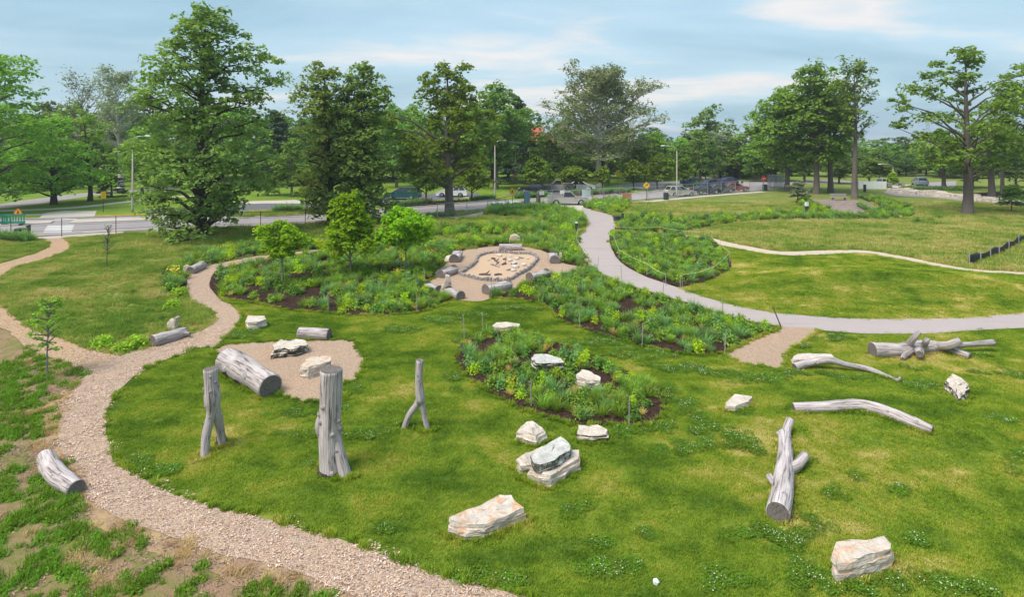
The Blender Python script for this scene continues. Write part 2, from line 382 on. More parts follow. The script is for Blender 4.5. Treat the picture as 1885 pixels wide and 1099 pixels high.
MT['hay'] = m_meadow('dry_grass', (0.27, 0.20, 0.09), (0.40, 0.28, 0.15), (0.50, 0.36, 0.20), (0.33, 0.215, 0.155), 0.15, 2.0)
MT['parkgrass'] = m_meadow('park_grass', (0.091, 0.176, 0.018), (0.150, 0.234, 0.029), (0.221, 0.273, 0.052), (0.260, 0.234, 0.104), -0.1)
CH = [(0.30, 0.185, 0.145), (0.55, 0.375, 0.275), (0.70, 0.50, 0.385), (0.73, 0.47, 0.29), (0.78, 0.61, 0.52), (0.48, 0.355, 0.305)]
MT['chips'] = m_chips('wood_chips', CH, 27.0)
MT['chips_far'] = m_chips('wood_chips_orange', [(0.36, 0.205, 0.135), (0.58, 0.37, 0.225), (0.66, 0.44, 0.285), (0.68, 0.49, 0.35)], 19.0)
MT['gravel'] = m_chips('pea_gravel', [(0.44, 0.285, 0.205), (0.66, 0.45, 0.315), (0.72, 0.50, 0.36), (0.76, 0.58, 0.46)], 32.0)
MT['sand'] = m_asphalt('pale_sand', (0.47, 0.32, 0.22), (0.54, 0.385, 0.275), 90.0)
MT['thinpath'] = m_asphalt('gravel_trail', (0.46, 0.37, 0.29), (0.57, 0.47, 0.39), 50.0)
MT['asphalt_path'] = m_asphalt('pale_path_asphalt', (0.325, 0.28, 0.275), (0.43, 0.37, 0.37), 45.0)
MT['road'] = m_asphalt('road_asphalt', (0.25, 0.22, 0.23), (0.34, 0.305, 0.32), 20.0)
MT['lot'] = m_asphalt('dark_asphalt', (0.10, 0.10, 0.115), (0.155, 0.15, 0.17), 20.0)
MT['concrete'] = m_asphalt('concrete', (0.42, 0.37, 0.33), (0.52, 0.465, 0.42), 8.0)
MT['whitepaint'] = plain('road_white_paint', (0.66, 0.66, 0.66), 0.7)
MT['yellowpaint'] = plain('yellow_kerb_paint', (0.62, 0.36, 0.04), 0.7)
MT['mulch'] = m_mulch()
MT['wood'] = m_wood('weathered_grey_wood')
MT['woodlight'] = m_wood('pale_weathered_wood', (0.46, 0.405, 0.415), (0.12, 0.098, 0.092), (0.66, 0.59, 0.605), 0.05)
MT['cut'] = m_cut()
MT['char'] = plain('dark_stained_wood', (0.05, 0.042, 0.038), 0.95)
MT['rock'] = m_rock('white_limestone')
MT['rock_st'] = m_rock('stained_limestone', 0.8)
MT['rock_st2'] = m_rock('lightly_stained_limestone', 0.45)
MT['rock_moss'] = m_rock('mossy_limestone', 0.0, 0.95)
MT['rock_grey'] = m_rock('grey_topped_limestone', 0.0, 0.9, (0.52, 0.51, 0.49))
MT['rock_tan'] = m_rock('tan_limestone', 0.35, 0.0, (0.56, 0.47, 0.385))
MT['slate'] = plain('grey_edging_stone', (0.27, 0.25, 0.25), 0.9, 0, 0.35, 9.0)
MT['bark'] = m_bark('grey_bark', (0.062, 0.05, 0.044), (0.20, 0.17, 0.155))
MT['bark_dark'] = m_bark('dark_bark', (0.03, 0.025, 0.022), (0.09, 0.075, 0.068))
MT['bark_pale'] = m_bark('pale_sycamore_bark', (0.26, 0.24, 0.215), (0.56, 0.54, 0.51))
MT['bark_sap'] = m_bark('sapling_bark', (0.13, 0.12, 0.11), (0.36, 0.35, 0.335))
LF = {
 'linden': m_leaf('linden_leaves', (0.091, 0.169, 0.032), (0.302, 0.428, 0.098)),
 'oak': m_leaf('oak_leaves', (0.079, 0.142, 0.019), (0.236, 0.341, 0.044)),
 'bright': m_leaf('bright_green_leaves', (0.140, 0.274, 0.014), (0.356, 0.575, 0.029), 0.4, 1.5),
 'locust': m_leaf('light_green_leaves', (0.116, 0.240, 0.022), (0.295, 0.481, 0.068)),
 'mid': m_leaf('mid_green_leaves', (0.084, 0.179, 0.029), (0.237, 0.379, 0.070)),
 'dark': m_leaf('dark_green_leaves', (0.050, 0.103, 0.020), (0.150, 0.242, 0.041)),
 'olive': m_leaf('olive_leaves', (0.15, 0.20, 0.085), (0.33, 0.39, 0.18)),
 'hornbeam': m_leaf('glossy_dark_leaves', (0.070, 0.139, 0.015), (0.226, 0.317, 0.036)),
 'pine': m_leaf('needle_foliage', (0.025, 0.062, 0.029), (0.070, 0.121, 0.053), 0.1),
 'purple': m_leaf('purple_leaves', (0.059, 0.028, 0.032), (0.167, 0.070, 0.081)),
 'grey': m_leaf('greyish_foliage', (0.15, 0.185, 0.10), (0.30, 0.345, 0.20)),
 'ptree': m_leaf('right_oak_leaves', (0.085, 0.165, 0.025), (0.255, 0.373, 0.061)),
}
PL = {
 'feather': m_leaf('feathery_perennial', (0.130, 0.255, 0.028), (0.316, 0.473, 0.077), 0.3, 1.0),
 'blue': m_leaf('blue_green_perennial', (0.109, 0.227, 0.063), (0.251, 0.406, 0.133), 0.3, 1.0),
 'lime': m_leaf('lime_perennial', (0.239, 0.398, 0.017), (0.523, 0.700, 0.042), 0.35, 1.0),
 'deep': m_leaf('deep_green_perennial', (0.061, 0.148, 0.026), (0.164, 0.293, 0.049), 0.25, 1.0),
 'straw': m_leaf('straw_tuft', (0.370, 0.322, 0.084), (0.718, 0.567, 0.181), 0.3, 1.0),
 'shrub': m_leaf('light_green_shrub', (0.185, 0.378, 0.028), (0.436, 0.700, 0.063), 0.35, 2.0),
 'purple': LF['purple'],
}
METAL = plain('galvanised_metal', (0.38, 0.40, 0.42), 0.45, 0.6)
DARKMETAL = plain('dark_metal', (0.05, 0.055, 0.055), 0.6, 0.2)
RUBBER = plain('tyre_rubber', (0.02, 0.02, 0.021), 0.85)
RIM = plain('wheel_rim', (0.42, 0.43, 0.44), 0.35, 0.7)
GLASS = NT('car_glass').finish((0.02, 0.026, 0.03), 0.06, None, 0.0, 0.6)
LAMPW = plain('headlight_glass', (0.6, 0.62, 0.62), 0.15)
LAMPR = plain('tail_light_red', (0.38, 0.02, 0.02), 0.25)
POLE = plain('concrete_pole', (0.38, 0.35, 0.32), 0.85)
YSIGN = plain('sign_yellow', (0.80, 0.48, 0.02), 0.5, 0, 0.04)
OSIGN = plain('sign_orange', (0.75, 0.26, 0.02), 0.5, 0, 0.04)
RSIGN = plain('sign_red', (0.55, 0.04, 0.03), 0.5, 0, 0.04)
BLACK = plain('sign_black', (0.02, 0.02, 0.02), 0.6)
WHITE = plain('white_panel', (0.74, 0.75, 0.76), 0.6, 0, 0.05)
# ------------------------------------------------------------------ ground sheet and the zones laid on it
def axis(lo, hi, step, far):
    a = list(np.arange(lo, hi + 1e-6, step)); s = step
    while a[-1] < far: s *= 1.35; a.append(a[-1] + s)
    s = step
    while a[0] > -far if lo < 0 else a[0] > -60: s *= 1.35; a.insert(0, a[0] - s)
    return np.array(a)
def make_ground():
    xs = axis(-42, 50, 0.5, 1700); ys = axis(5, 62, 0.5, 2200)
    X, Y = np.meshgrid(xs, ys); Z = hgt(X, Y)
    V = np.stack([X.ravel(), Y.ravel(), Z.ravel()], 1); nx, ny = len(xs), len(ys)
    i = np.arange(nx * ny).reshape(ny, nx)
    F = np.stack([i[:-1, :-1], i[:-1, 1:], i[1:, 1:], i[1:, :-1]], -1).reshape(-1, 4)
    o = obj('ground', mesh('ground', V, F, MT['ground'], True)); tag(o, kind='structure'); return o
make_ground()
ZP = {}
def zone(name, px, mat, z, step=0.35, wob=0.05, smooth=True, reg=None, world=None, kind='structure', rough=0.0, shape_step=None):
    W_ = world if world is not None else [P(a, b).xy for a, b in px]
    B = catmull([tuple(p) for p in W_], shape_step or step, True) if smooth else np.array(densify(W_, shape_step or step))
    if wob:
        nx = np.array([mnoise.noise(Vector((x * 1.3, y * 1.3, 3.0))) + .6 * mnoise.noise(Vector((x * 4.0, y * 4.0, 9.0))) for x, y in B])
        ny = np.array([mnoise.noise(Vector((x * 1.3, y * 1.3, 7.0))) + .6 * mnoise.noise(Vector((x * 4.0, y * 4.0, 1.0))) for x, y in B])
        B = B + np.stack([nx, ny], 1) * wob
    ZP[reg or name] = B
    lo, hi = B.min(0), B.max(0)
    gx, gy = np.meshgrid(np.arange(lo[0], hi[0], step), np.arange(lo[1], hi[1], step))
    gx = gx.ravel() + 0.013; gy = gy.ravel() + 0.007
    k = inside(B, gx, gy) & (edge_dist(B[::2] if len(B) > 60 else B, gx, gy) > step * 0.4)
    pts = [Vector(p) for p in B] + [Vector((a, b)) for a, b in zip(gx[k], gy[k])]
    n = len(B)
    r = delaunay_2d_cdt(pts, [], [list(range(n))], 1, 1e-5)
    A = np.array([(p.x, p.y) for p in r[0]]); Z = hgt(A[:, 0], A[:, 1]) + z
    if rough: Z = Z + np.array([rough * max(0, mnoise.noise(Vector((x * 2, y * 2, 0))) + .3) for x, y in A])
    me = mesh(name, np.column_stack([A, Z]), [tuple(t) for t in r[2]], mat, True)
    o = obj(name, me); tag(o, kind=kind); return o
def densify(W_, step):
    out = []
    for i in range(len(W_)):
        a, b = Vector(W_[i]), Vector(W_[(i + 1) % len(W_)]); m = max(1, int((b - a).length / step))
        out += [tuple(a.lerp(b, k / m)) for k in range(m)]
    return out
def ribbon(name, px, wid, mat, z, step=0.5, reg=None, wob=0.03):
    C = catmull([tuple(P(a, b).xy) for a, b in px], step)
    T = np.gradient(C, axis=0); T /= np.linalg.norm(T, axis=1)[:, None] + 1e-9; Nn = np.stack([-T[:, 1], T[:, 0]], 1)
    w = np.interp(np.linspace(0, 1, len(C)), np.linspace(0, 1, len(wid)), wid)[:, None] / 2
    poly = np.vstack([C + Nn * w, (C - Nn * w)[::-1]])
    return zone(name, None, mat, z, step=0.5, wob=wob, smooth=False, reg=reg, world=[tuple(p) for p in poly])

# mown lawns
LAWN = [(985, 1110), (860, 1077), (780, 1053), (640, 1000), (560, 978), (480, 955), (392, 936), (327, 916), (278, 890), (235, 867), (212, 848), (198, 810), (196, 783), (204, 742), (235, 704),
        (284, 672), (329, 655), (360, 643), (385, 640), (400, 640), (405, 632), (433, 606), (443, 581), (425, 562), (408, 553), (400, 530), (440, 500), (600, 480), (780, 470), (940, 470), (1060, 480),
        (1085, 488), (1116, 510), (1162, 528), (1206, 541), (1255, 556), (1340, 583), (1442, 605), (1507, 609), (1582, 615), (1651, 616), (1719, 615), (1788, 610), (1885, 605), (2050, 600), (2300, 760), (2300, 1200), (1300, 1250)]
zone('lawn', LAWN, MT['lawn'], 0.014, 0.4, 0.05)
LAWN2 = [(1245, 530), (1284, 544), (1343, 561), (1411, 575), (1497, 583), (1582, 588), (1685, 588), (1788, 586), (1885, 577), (2050, 560), (2050, 510), (1885, 506), (1790, 500), (1720, 489), (1660, 477), (1600, 467), (1550, 466), (1450, 469), (1400, 464), (1340, 453), (1300, 442), (1330, 470), (1345, 492), (1313, 513)]
zone('lawn', LAWN2, MT['lawn'], 0.014, 0.5, 0.04, reg='lawn2')
# rough bank on the left, dry grass seam along the path
zone('rough_bank', [(-150, 560), (0, 606), (21, 616), (52, 643), (100, 662), (140, 680), (165, 695), (128, 740), (112, 790), (120, 851), (147, 886), (163, 918), (229, 964), (343, 1003), (480, 1039), (560, 1062), (660, 1105), (660, 1220), (-300, 1200), (-500, 700)], MT['rough'], 0.010, 0.5, 0.1)
zone('dry_verge', [(180, 690), (140, 738), (125, 790), (132, 846), (160, 880), (178, 908), (240, 950), (350, 992), (480, 1028), (570, 1055), (660, 1092), (640, 1112), (560, 1105), (440, 1075), (330, 1040), (200, 985), (130, 930), (110, 890), (70, 830), (85, 760), (120, 715)], MT['hay'], 0.018, 0.35, 0.14)
# wood chip paths and play areas
PATH = [(985, 1112), (860, 1077), (780, 1053), (640, 1000), (560, 978), (480, 955), (392, 936), (327, 916), (278, 890), (235, 867), (212, 848), (198, 810), (195, 783), (204, 742), (235, 704),
        (284, 672), (329, 655), (360, 643), (385, 640), (402, 641), (404, 632), (420, 616), (433, 606), (443, 581), (425, 562), (408, 550), (396, 530), (394, 515), (402, 500), (430, 490), (482, 481),
        (482, 471), (415, 483), (377, 492), (347, 508), (343, 524), (347, 540), (356, 555), (378, 565), (391, 572), (398, 586), (381, 605), (349, 619), (311, 631), (277, 641), (218, 659), (190, 672), (159, 693), (128, 731), (112, 770), (107, 797),
        (121, 851), (147, 884), (163, 916), (196, 943), (229, 962), (294, 982), (343, 1001), (408, 1024), (480, 1037), (560, 1062), (660, 1105), (760, 1150), (900, 1150)]
zone('path', PATH, MT['chips'], 0.030, 0.35, 0.05, shape_step=0.2)
zone('path', [(225, 662), (218, 657), (156, 643), (121, 627), (69, 613), (35, 590), (0, 565), (-120, 520), (-160, 560), (0, 605), (21, 616), (52, 642), (131, 674), (159, 690), (190, 680)], MT['chips_far'], 0.026, 0.4, 0.07, reg='path_left')
zone('path', [(-60, 500), (0, 486), (60, 468), (92, 453), (84, 441), (112, 439), (131, 450), (127, 461), (95, 473), (40, 491), (0, 509), (-60, 525)], MT['chips_far'], 0.026, 0.4, 0.08, reg='path_topleft')
zone('play_area', [(396, 655), (405, 638), (450, 633), (504, 630), (560, 628), (609, 627), (650, 629), (656, 643), (669, 661), (668, 680), (652, 702), (632, 709), (635, 742), (610, 746), (581, 744), (544, 737), (513, 727), (470, 707), (420, 675)], MT['gravel'], 0.036, 0.3, 0.04, reg='play')
zone('chip_patch', [(1338, 652), (1375, 632), (1432, 606), (1460, 604), (1509, 608), (1490, 625), (1465, 640), (1449, 660), (1441, 681), (1400, 676), (1360, 669)], MT['gravel'], 0.036, 0.3, 0.03, reg='patch')
ribbon('path', [(478, 476), (560, 465), (640, 456), (700, 451), (760, 447), (850, 440), (960, 434), (1066, 431)], [1.3, 1.1, 1.0, 0.9], MT['chips_far'], 0.026, reg='path_back')
# gathering circle: gravel ring, sand pit
SANDA = [(822, 482), (850, 463), (884, 457), (918, 454), (964, 455), (989, 459), (1017, 472), (1034, 485), (1071, 493), (1066, 503), (1026, 509), (973, 519), (946, 535), (908, 548), (884, 556), (850, 554), (831, 548), (783, 526), (800, 513), (806, 497)]
zone('gravel_circle', SANDA, MT['gravel'], 0.042, 0.4, 0.05, reg='sanda')
PIT = [(848, 507), (860, 498), (869, 492), (877, 484), (880, 475), (895, 469), (914, 467), (933, 467), (952, 469), (971, 469), (985, 473), (989, 479), (982, 489), (973, 498), (955, 508), (939, 517), (920, 519), (901, 519), (879, 516), (860, 511)]
zone('sand_pit', PIT, MT['sand'], 0.050, 0.4, 0.0, reg='pit')
# pale asphalt walk and the gravel trail
zone('path', [(1030, 383), (1066, 391), (1076, 402), (1080, 415), (1068, 433), (1064, 455), (1072, 470), (1085, 488), (1116, 510), (1162, 528), (1206, 541), (1255, 556), (1340, 583), (1442, 605), (1507, 609), (1582, 615), (1651, 616), (1719, 615), (1788, 610), (1885, 605), (2060, 596),
     (2060, 566), (1885, 577), (1788, 586), (1685, 588), (1582, 588), (1497, 583), (1411, 575), (1343, 561), (1284, 544), (1240, 528), (1193, 510), (1147, 485), (1128, 463), (1122, 439), (1134, 421), (1135, 410), (1125, 396), (1094, 388), (1073, 381)], MT['asphalt_path'], 0.034, 0.5, 0.015, reg='walk')
ribbon('path', [(1235, 433), (1262, 435), (1290, 438), (1340, 450), (1400, 462), (1450, 467), (1550, 464), (1600, 465), (1660, 475), (1720, 487), (1790, 498), (1885, 504), (1990, 506)], [1.3, 1.5, 1.3, 1.0, 1.0], MT['thinpath'], 0.030, reg='trail')
# planting beds (dark mulch)
BED1 = [(389, 536), (387, 517), (398, 500), (430, 490), (480, 482), (560, 468), (690, 456), (760, 456), (800, 466), (822, 481), (806, 497), (800, 512), (783, 526), (831, 548), (829, 554), (813, 565), (767, 577), (720, 581), (665, 582), (621, 580), (578, 576), (535, 573), (488, 563), (440, 555), (410, 552)]
BED2 = [(902, 549), (933, 551), (989, 559), (1014, 573), (1029, 591), (1054, 600), (1100, 616), (1147, 631), (1193, 641), (1240, 651), (1290, 656), (1340, 651), (1375, 631), (1434, 606), (1400, 598), (1340, 585), (1255, 558), (1206, 543), (1162, 530), (1116, 512), (1082, 490), (1066, 500), (1026, 509), (973, 519), (946, 535)]
BED3 = [(838, 662), (845, 642), (860, 626), (890, 613), (930, 608), (975, 615), (1020, 630), (1080, 652), (1120, 668), (1160, 690), (1195, 705), (1226, 730), (1224, 760), (1202, 780), (1165, 789), (1120, 784), (1060, 784), (1000, 768), (940, 747), (890, 717), (855, 692)]
BED4 = [(1122, 437), (1128, 463), (1147, 487), (1193, 512), (1252, 530), (1262, 527), (1313, 514), (1346, 492), (1332, 462), (1308, 445), (1270, 439), (1235, 435), (1200, 434), (1130, 431)]
BED5 = [(780, 438), (880, 434), (985, 430), (1060, 428), (1079, 416), (1075, 402), (1062, 392), (1020, 384), (960, 379), (905, 384), (895, 396), (985, 404), (990, 414), (900, 420), (790, 424)]
BED5B = [(700, 456), (760, 451), (850, 444), (960, 438), (1062, 435), (1062, 457), (1070, 472), (1083, 488), (1070, 492), (1034, 484), (1018, 471), (989, 458), (964, 454), (918, 453), (884, 456), (850, 462), (822, 480), (800, 465), (760, 456)]
BED6 = [(1136, 428), (1200, 431), (1250, 432), (1330, 416), (1400, 408), (1500, 406), (1600, 407), (1660, 403), (1687, 391), (1672, 378), (1620, 366), (1580, 362), (1615, 379), (1608, 388), (1585, 394), (1560, 396), (1525, 386), (1495, 372), (1480, 366), (1462, 375), (1475, 385), (1430, 393), (1340, 397), (1250, 403), (1190, 398), (1150, 400), (1137, 412)]
BED7 = [(300, 500), (312, 488), (345, 478), (390, 462), (480, 453), (560, 452), (690, 444), (696, 450), (560, 462), (478, 470), (415, 482), (377, 491), (346, 507), (342, 530), (310, 548), (298, 540)]
BED8 = [(1073, 380), (1094, 387), (1126, 395), (1150, 392), (1160, 375), (1140, 366), (1090, 370)]
BEDS = [('bed1', BED1), ('bed2', BED2), ('bed3', BED3), ('bed4', BED4), ('bed5', BED5), ('bed5b', BED5B), ('bed6', BED6), ('bed7', BED7), ('bed8', BED8)]
for nm, poly in BEDS: zone('planting_bed', poly, MT['mulch'], 0.046 if nm not in ('bed1',) else 0.047, 0.3 if nm in ('bed3', 'bed2', 'bed1') else 0.6, 0.05, reg=nm, rough=0.05)
zone('bare_oval', [(1495, 368), (1545, 368), (1580, 371), (1612, 379), (1605, 387), (1585, 393), (1560, 395), (1528, 386), (1508, 375)], m_chips('brown_bark_mulch', [(0.16, 0.12, 0.12), (0.30, 0.235, 0.23), (0.40, 0.31, 0.28)], 5.0), 0.052, 0.8, 0.1, reg='oval')
ribbon('path', [(1660, 402), (1672, 392), (1665, 383), (1640, 375)], [1.8, 1.5, 1.2], MT['chips_far'], 0.054, reg='path_oval')
# ------------------------------------------------------------------ road, median, kerbs, lots, pavements
RN = [(-260, 455), (0, 441), (60, 437), (223, 427), (460, 419), (596, 412), (715, 404), (800, 396), (860, 388), (955, 380), (1083, 373), (1160, 369), (1295, 358), (1407, 350), (1470, 340)]
RF = [(1470, 333), (1400, 334), (1343, 336), (1235, 350), (1160, 357), (1019, 365), (914, 369), (860, 375), (719, 385), (594, 394), (460, 400), (300, 396), (173, 399), (0, 403), (-260, 412)]
zone('park_grass', [(-400, 412), (0, 404), (173, 400), (300, 397), (460, 400), (594, 394), (719, 385), (860, 375), (914, 369), (1019, 365), (1160, 357), (1235, 350), (1343, 336), (1500, 326), (1500, 305), (-500, 300)], MT['parkgrass'], 0.012, 2.5, 0.0, smooth=False, reg='park')
zone('road', RN + RF, MT['road'], 0.030, 1.2, 0.0, smooth=True, reg='road')
def kerb(name, px, mat, w=0.22, h=0.14, z=0.0, par=None):
    C = catmull([tuple(P(a, b).xy) for a, b in px], 1.2); T = np.gradient(C, axis=0); T /= np.linalg.norm(T, axis=1)[:, None]; Nn = np.stack([-T[:, 1], T[:, 0]], 1)
    v = []; f = []
    for i, (c, nn) in enumerate(zip(C, Nn)):
        a, b = c + nn * w / 2, c - nn * w / 2; zz = float(hgt(c[0], c[1])) + z
        v += [(a[0], a[1], zz - .05), (a[0], a[1], zz + h), (b[0], b[1], zz + h), (b[0], b[1], zz - .05)]
        if i: k = 4 * i; f += [(k - 4 + j, k - 4 + (j + 1) % 4, k + (j + 1) % 4, k + j) for j in range(4)]
    f += [(3, 2, 1, 0), tuple(len(v) - 4 + j for j in range(4))]
    return tag(obj(name, mesh(name, v, f, mat)), kind='structure')
kerb('kerb', RN[1:-1], MT['concrete'])
kerb('kerb', [(470, 400), (594, 394), (719, 385), (860, 375), (905, 370)], MT['concrete'])
kerb('kerb', [(970, 367), (1019, 365), (1160, 357), (1225, 351)], MT['concrete'])
kerb('kerb', [(174, 399), (235, 397), (300, 396)], MT['yellowpaint'])
kerb('kerb', [(912, 366), (935, 362), (968, 361)], MT['yellowpaint'])
kerb('kerb', [(1340, 333), (1372, 332), (1400, 332)], MT['yellowpaint'])
def median(px, z=0.13):
    W_ = [tuple(P(a, b).xy) for a, b in px]; m = MB().slab(W_, 0.0, z); return tag(m.build('median', MT['concrete']), kind='structure')
median([(-200, 425), (0, 417), (93, 412), (100, 408), (0, 411), (-200, 418)])
median([(128, 412), (300, 405.5), (460, 402), (330, 402), (240, 403), (138, 406.5)])
# crosswalk bars: the left crossing and the one by the yellow sign
def bars(a, b, c, d, n, mat=MT['whitepaint']):
    """n bars across the quad a-b (near edge) to d-c (far edge)"""
    A, B, C, D = (P(*q) for q in (a, b, c, d))
    for i in range(n):
        t0, t1 = (i + 0.22) / n, (i + 0.78) / n
        q = [A.lerp(D, t0), B.lerp(C, t0), B.lerp(C, t1), A.lerp(D, t1)]
        o = obj('crosswalk_bar', mesh('crosswalk_bar', [(p.x, p.y, 0.0345) for p in q], [(0, 1, 2, 3)], mat)); tag(o, kind='structure')
bars((79, 429), (131, 428), (137, 414), (88, 415), 4)
bars((98, 406), (140, 404), (144, 401), (104, 402), 2)
bars((912, 378), (975, 375), (950, 370), (905, 372), 4)
zone('pavement', [(60, 437), (150, 431), (155, 427), (225, 424), (230, 430), (150, 437), (70, 441)], MT['concrete'], 0.036, 1.0, 0.0, False, reg='pav1')
zone('pavement', [(-200, 396), (0, 395), (75, 394), (90, 391), (120, 388), (178, 388), (174, 398), (72, 401), (78, 396), (0, 398), (-200, 400)], MT['concrete'], 0.020, 1.5, 0.0, False, reg='pav2')
ribbon('pavement', [(-160, 392), (20, 388), (140, 382), (230, 372), (330, 362), (430, 360)], [1.8, 1.8], MT['concrete'], 0.022, reg='pav3')
ribbon('road', [(-160, 388), (0, 380), (90, 367), (190, 355), (330, 345)], [5.0, 5.0], MT['road'], 0.021, reg='road2')
zone('pavement', [(400, 372), (545, 368), (560, 372), (600, 371), (600, 373), (558, 374.5), (490, 374.5), (400, 376)], MT['concrete'], 0.021, 2, 0.0, False, reg='pav4')
zone('car_park', [(255, 389), (300, 383), (400, 381), (490, 374), (560, 374), (640, 379), (640, 386), (560, 386), (495, 386), (460, 392), (420, 398), (300, 395)], MT['lot'], 0.017, 2, 0.0, False, reg='lot1')
zone('pavement', [(435, 391), (490, 386), (502, 391), (498, 397), (420, 399)], MT['concrete'], 0.024, 1.5, 0.0, False, reg='pav5')
zone('car_park', [(640, 372), (690, 362), (780, 357), (880, 355), (884, 362), (820, 367), (740, 372), (680, 378)], MT['lot'], 0.017, 2, 0.0, False, reg='lot2')
zone('car_park', [(930, 360), (955, 350), (1000, 346), (1100, 344), (1120, 350), (1080, 356), (1000, 360)], MT['lot'], 0.017, 2, 0.0, False, reg='lot3')
zone('car_park', [(1120, 342), (1200, 334), (1290, 333), (1330, 332), (1340, 335), (1250, 347), (1200, 351), (1170, 346)], MT['road'], 0.017, 2, 0.0, False, reg='lot4')
ribbon('pavement', [(860, 362), (890, 367), (915, 371)], [2.0, 2.0], MT['concrete'], 0.021, reg='pav6')
zone('pavement', [(1010, 381), (1030, 376), (1085, 373), (1083, 381), (1073, 382), (1066, 392), (1040, 389)], MT['concrete'], 0.040, 1.0, 0.0, False, reg='pav7')
ribbon('pavement', [(720, 410), (780, 402), (840, 401), (880, 396), (900, 390)], [1.6, 2.2, 2.2, 2.0], MT['concrete'], 0.022, reg='pav8')
ribbon('pavement', [(1083, 377), (1160, 374), (1295, 361.5), (1405, 353)], [1.3, 1.5, 1.6], MT['concrete'], 0.034, reg='pav9')
ribbon('pavement', [(1250, 322), (1290, 326), (1320, 331)], [4, 4], MT['concrete'], 0.022, reg='pav10')
# far drive on the right with the pale paving by the rockery
zone('far_road', [(1660, 345), (1705, 336), (1760, 333), (1760, 345), (1740, 348)], MT['road'], 0.02, 2.5, 0, False, reg='road3')
zone('road', [(1380, 335), (1500, 331), (1580, 334), (1580, 339), (1500, 337), (1440, 341)], MT['road'], 0.024, 2.5, 0, False, reg='road4')
zone('paved_terrace', [(1630, 352), (1700, 350), (1780, 360), (1830, 368), (1885, 372), (1885, 380), (1800, 373), (1720, 364), (1650, 360)], MT['road'], 0.02, 1.5, 0.2, True, reg='terr')
zone('bare_soil', [(1790, 356), (1885, 352), (1885, 366), (1830, 364)], MT['mulch'], 0.016, 2, 0.1, True, reg='soil')
# ------------------------------------------------------------------ small vegetation, as shared meshes
def blades(rng, n, r, h, w, arch=0.5, mat=None, name='tuft', clump=True, jit=0.35):
    ang = rng.random(n) * 2 * np.pi; rad = r * np.sqrt(rng.random(n)); hh = h * (1 - jit + 2 * jit * rng.random(n)) * (1 - (0.35 * rad / max(r, 1e-6) if clump else 0))
    b = np.stack([rad * np.cos(ang), rad * np.sin(ang), np.zeros(n)], 1) * (0.45 if clump else 1.0)
    la = ang if clump else rng.random(n) * 2 * np.pi
    la = la + rng.normal(0, 0.5, n); ln = arch * h * (0.3 + 0.9 * rng.random(n))
    d = np.stack([np.cos(la), np.sin(la), np.zeros(n)], 1); sd = np.stack([-d[:, 1], d[:, 0], d[:, 2]], 1)
    tw = rng.random(n)[:, None] * 1.2 - 0.6; sd = sd + d * tw; sd /= np.linalg.norm(sd, axis=1)[:, None]
    z = np.array([0, 0, 1.0]); m = b + d * (ln * 0.35)[:, None] + z * (hh * 0.62)[:, None]; t = b + d * ln[:, None] + z * hh[:, None]
    w_ = (w * (0.7 + 0.6 * rng.random(n)))[:, None]
    q1 = np.stack([b - sd * w_ * .5, b + sd * w_ * .5, m + sd * w_ * .45, m - sd * w_ * .45], 1)
    q2 = np.stack([m - sd * w_ * .45, m + sd * w_ * .45, t + sd * w_ * .06, t - sd * w_ * .06], 1)
    rr = rng.random(n)
    return np.concatenate([q1, q2]), np.concatenate([rr, rr])
def leafquads(rng, c, nrm, size, asp=1.4, fold=0.0):
    """leaf quads (kite shaped) at centres c facing nrm"""
    n = len(c); nrm = nrm / (np.linalg.norm(nrm, axis=1)[:, None] + 1e-9)
    a = rng.normal(size=(n, 3)); u = np.cross(nrm, a); u /= np.linalg.norm(u, axis=1)[:, None] + 1e-9; v = np.cross(nrm, u)
    s = (size * (0.65 + 0.7 * rng.random(n)))[:, None] * 0.5
    return np.stack([c - u * s * asp, c - v * s * 0.8 + u * s * .1, c + u * s * asp, c + v * s * 0.8 + u * s * .1], 1)
def dome(rng, n, r, h, leaf, hollow=0.5, up=0.5):
    d = rng.normal(size=(n, 3)); d[:, 2] = np.abs(d[:, 2]) * 0.9 + 0.02; d /= np.linalg.norm(d, axis=1)[:, None]
    k = hollow + (1 - hollow) * rng.random(n) ** 0.6
    lob = 1 + 0.22 * np.sin(3 * np.arctan2(d[:, 1], d[:, 0]) + rng.random() * 6) + 0.15 * np.sin(7 * np.arctan2(d[:, 1], d[:, 0]) + rng.random() * 6)
    c = d * k[:, None] * np.array([r, r, h]); c[:, :2] *= lob[:, None]
    nn = d * 0.7 + np.array([0, 0, up]) + rng.normal(0, 0.45, (n, 3))
    return leafquads(rng, c, nn, np.full(n, leaf))
HID = {}
def variants(key, meshes):
    col = bpy.data.collections.new('src_' + key)
    for i, me in enumerate(meshes):
        o = bpy.data.objects.new('%s_src_%02d' % (key, i), me); col.objects.link(o)
    HID[key] = (col, len(meshes)); return col
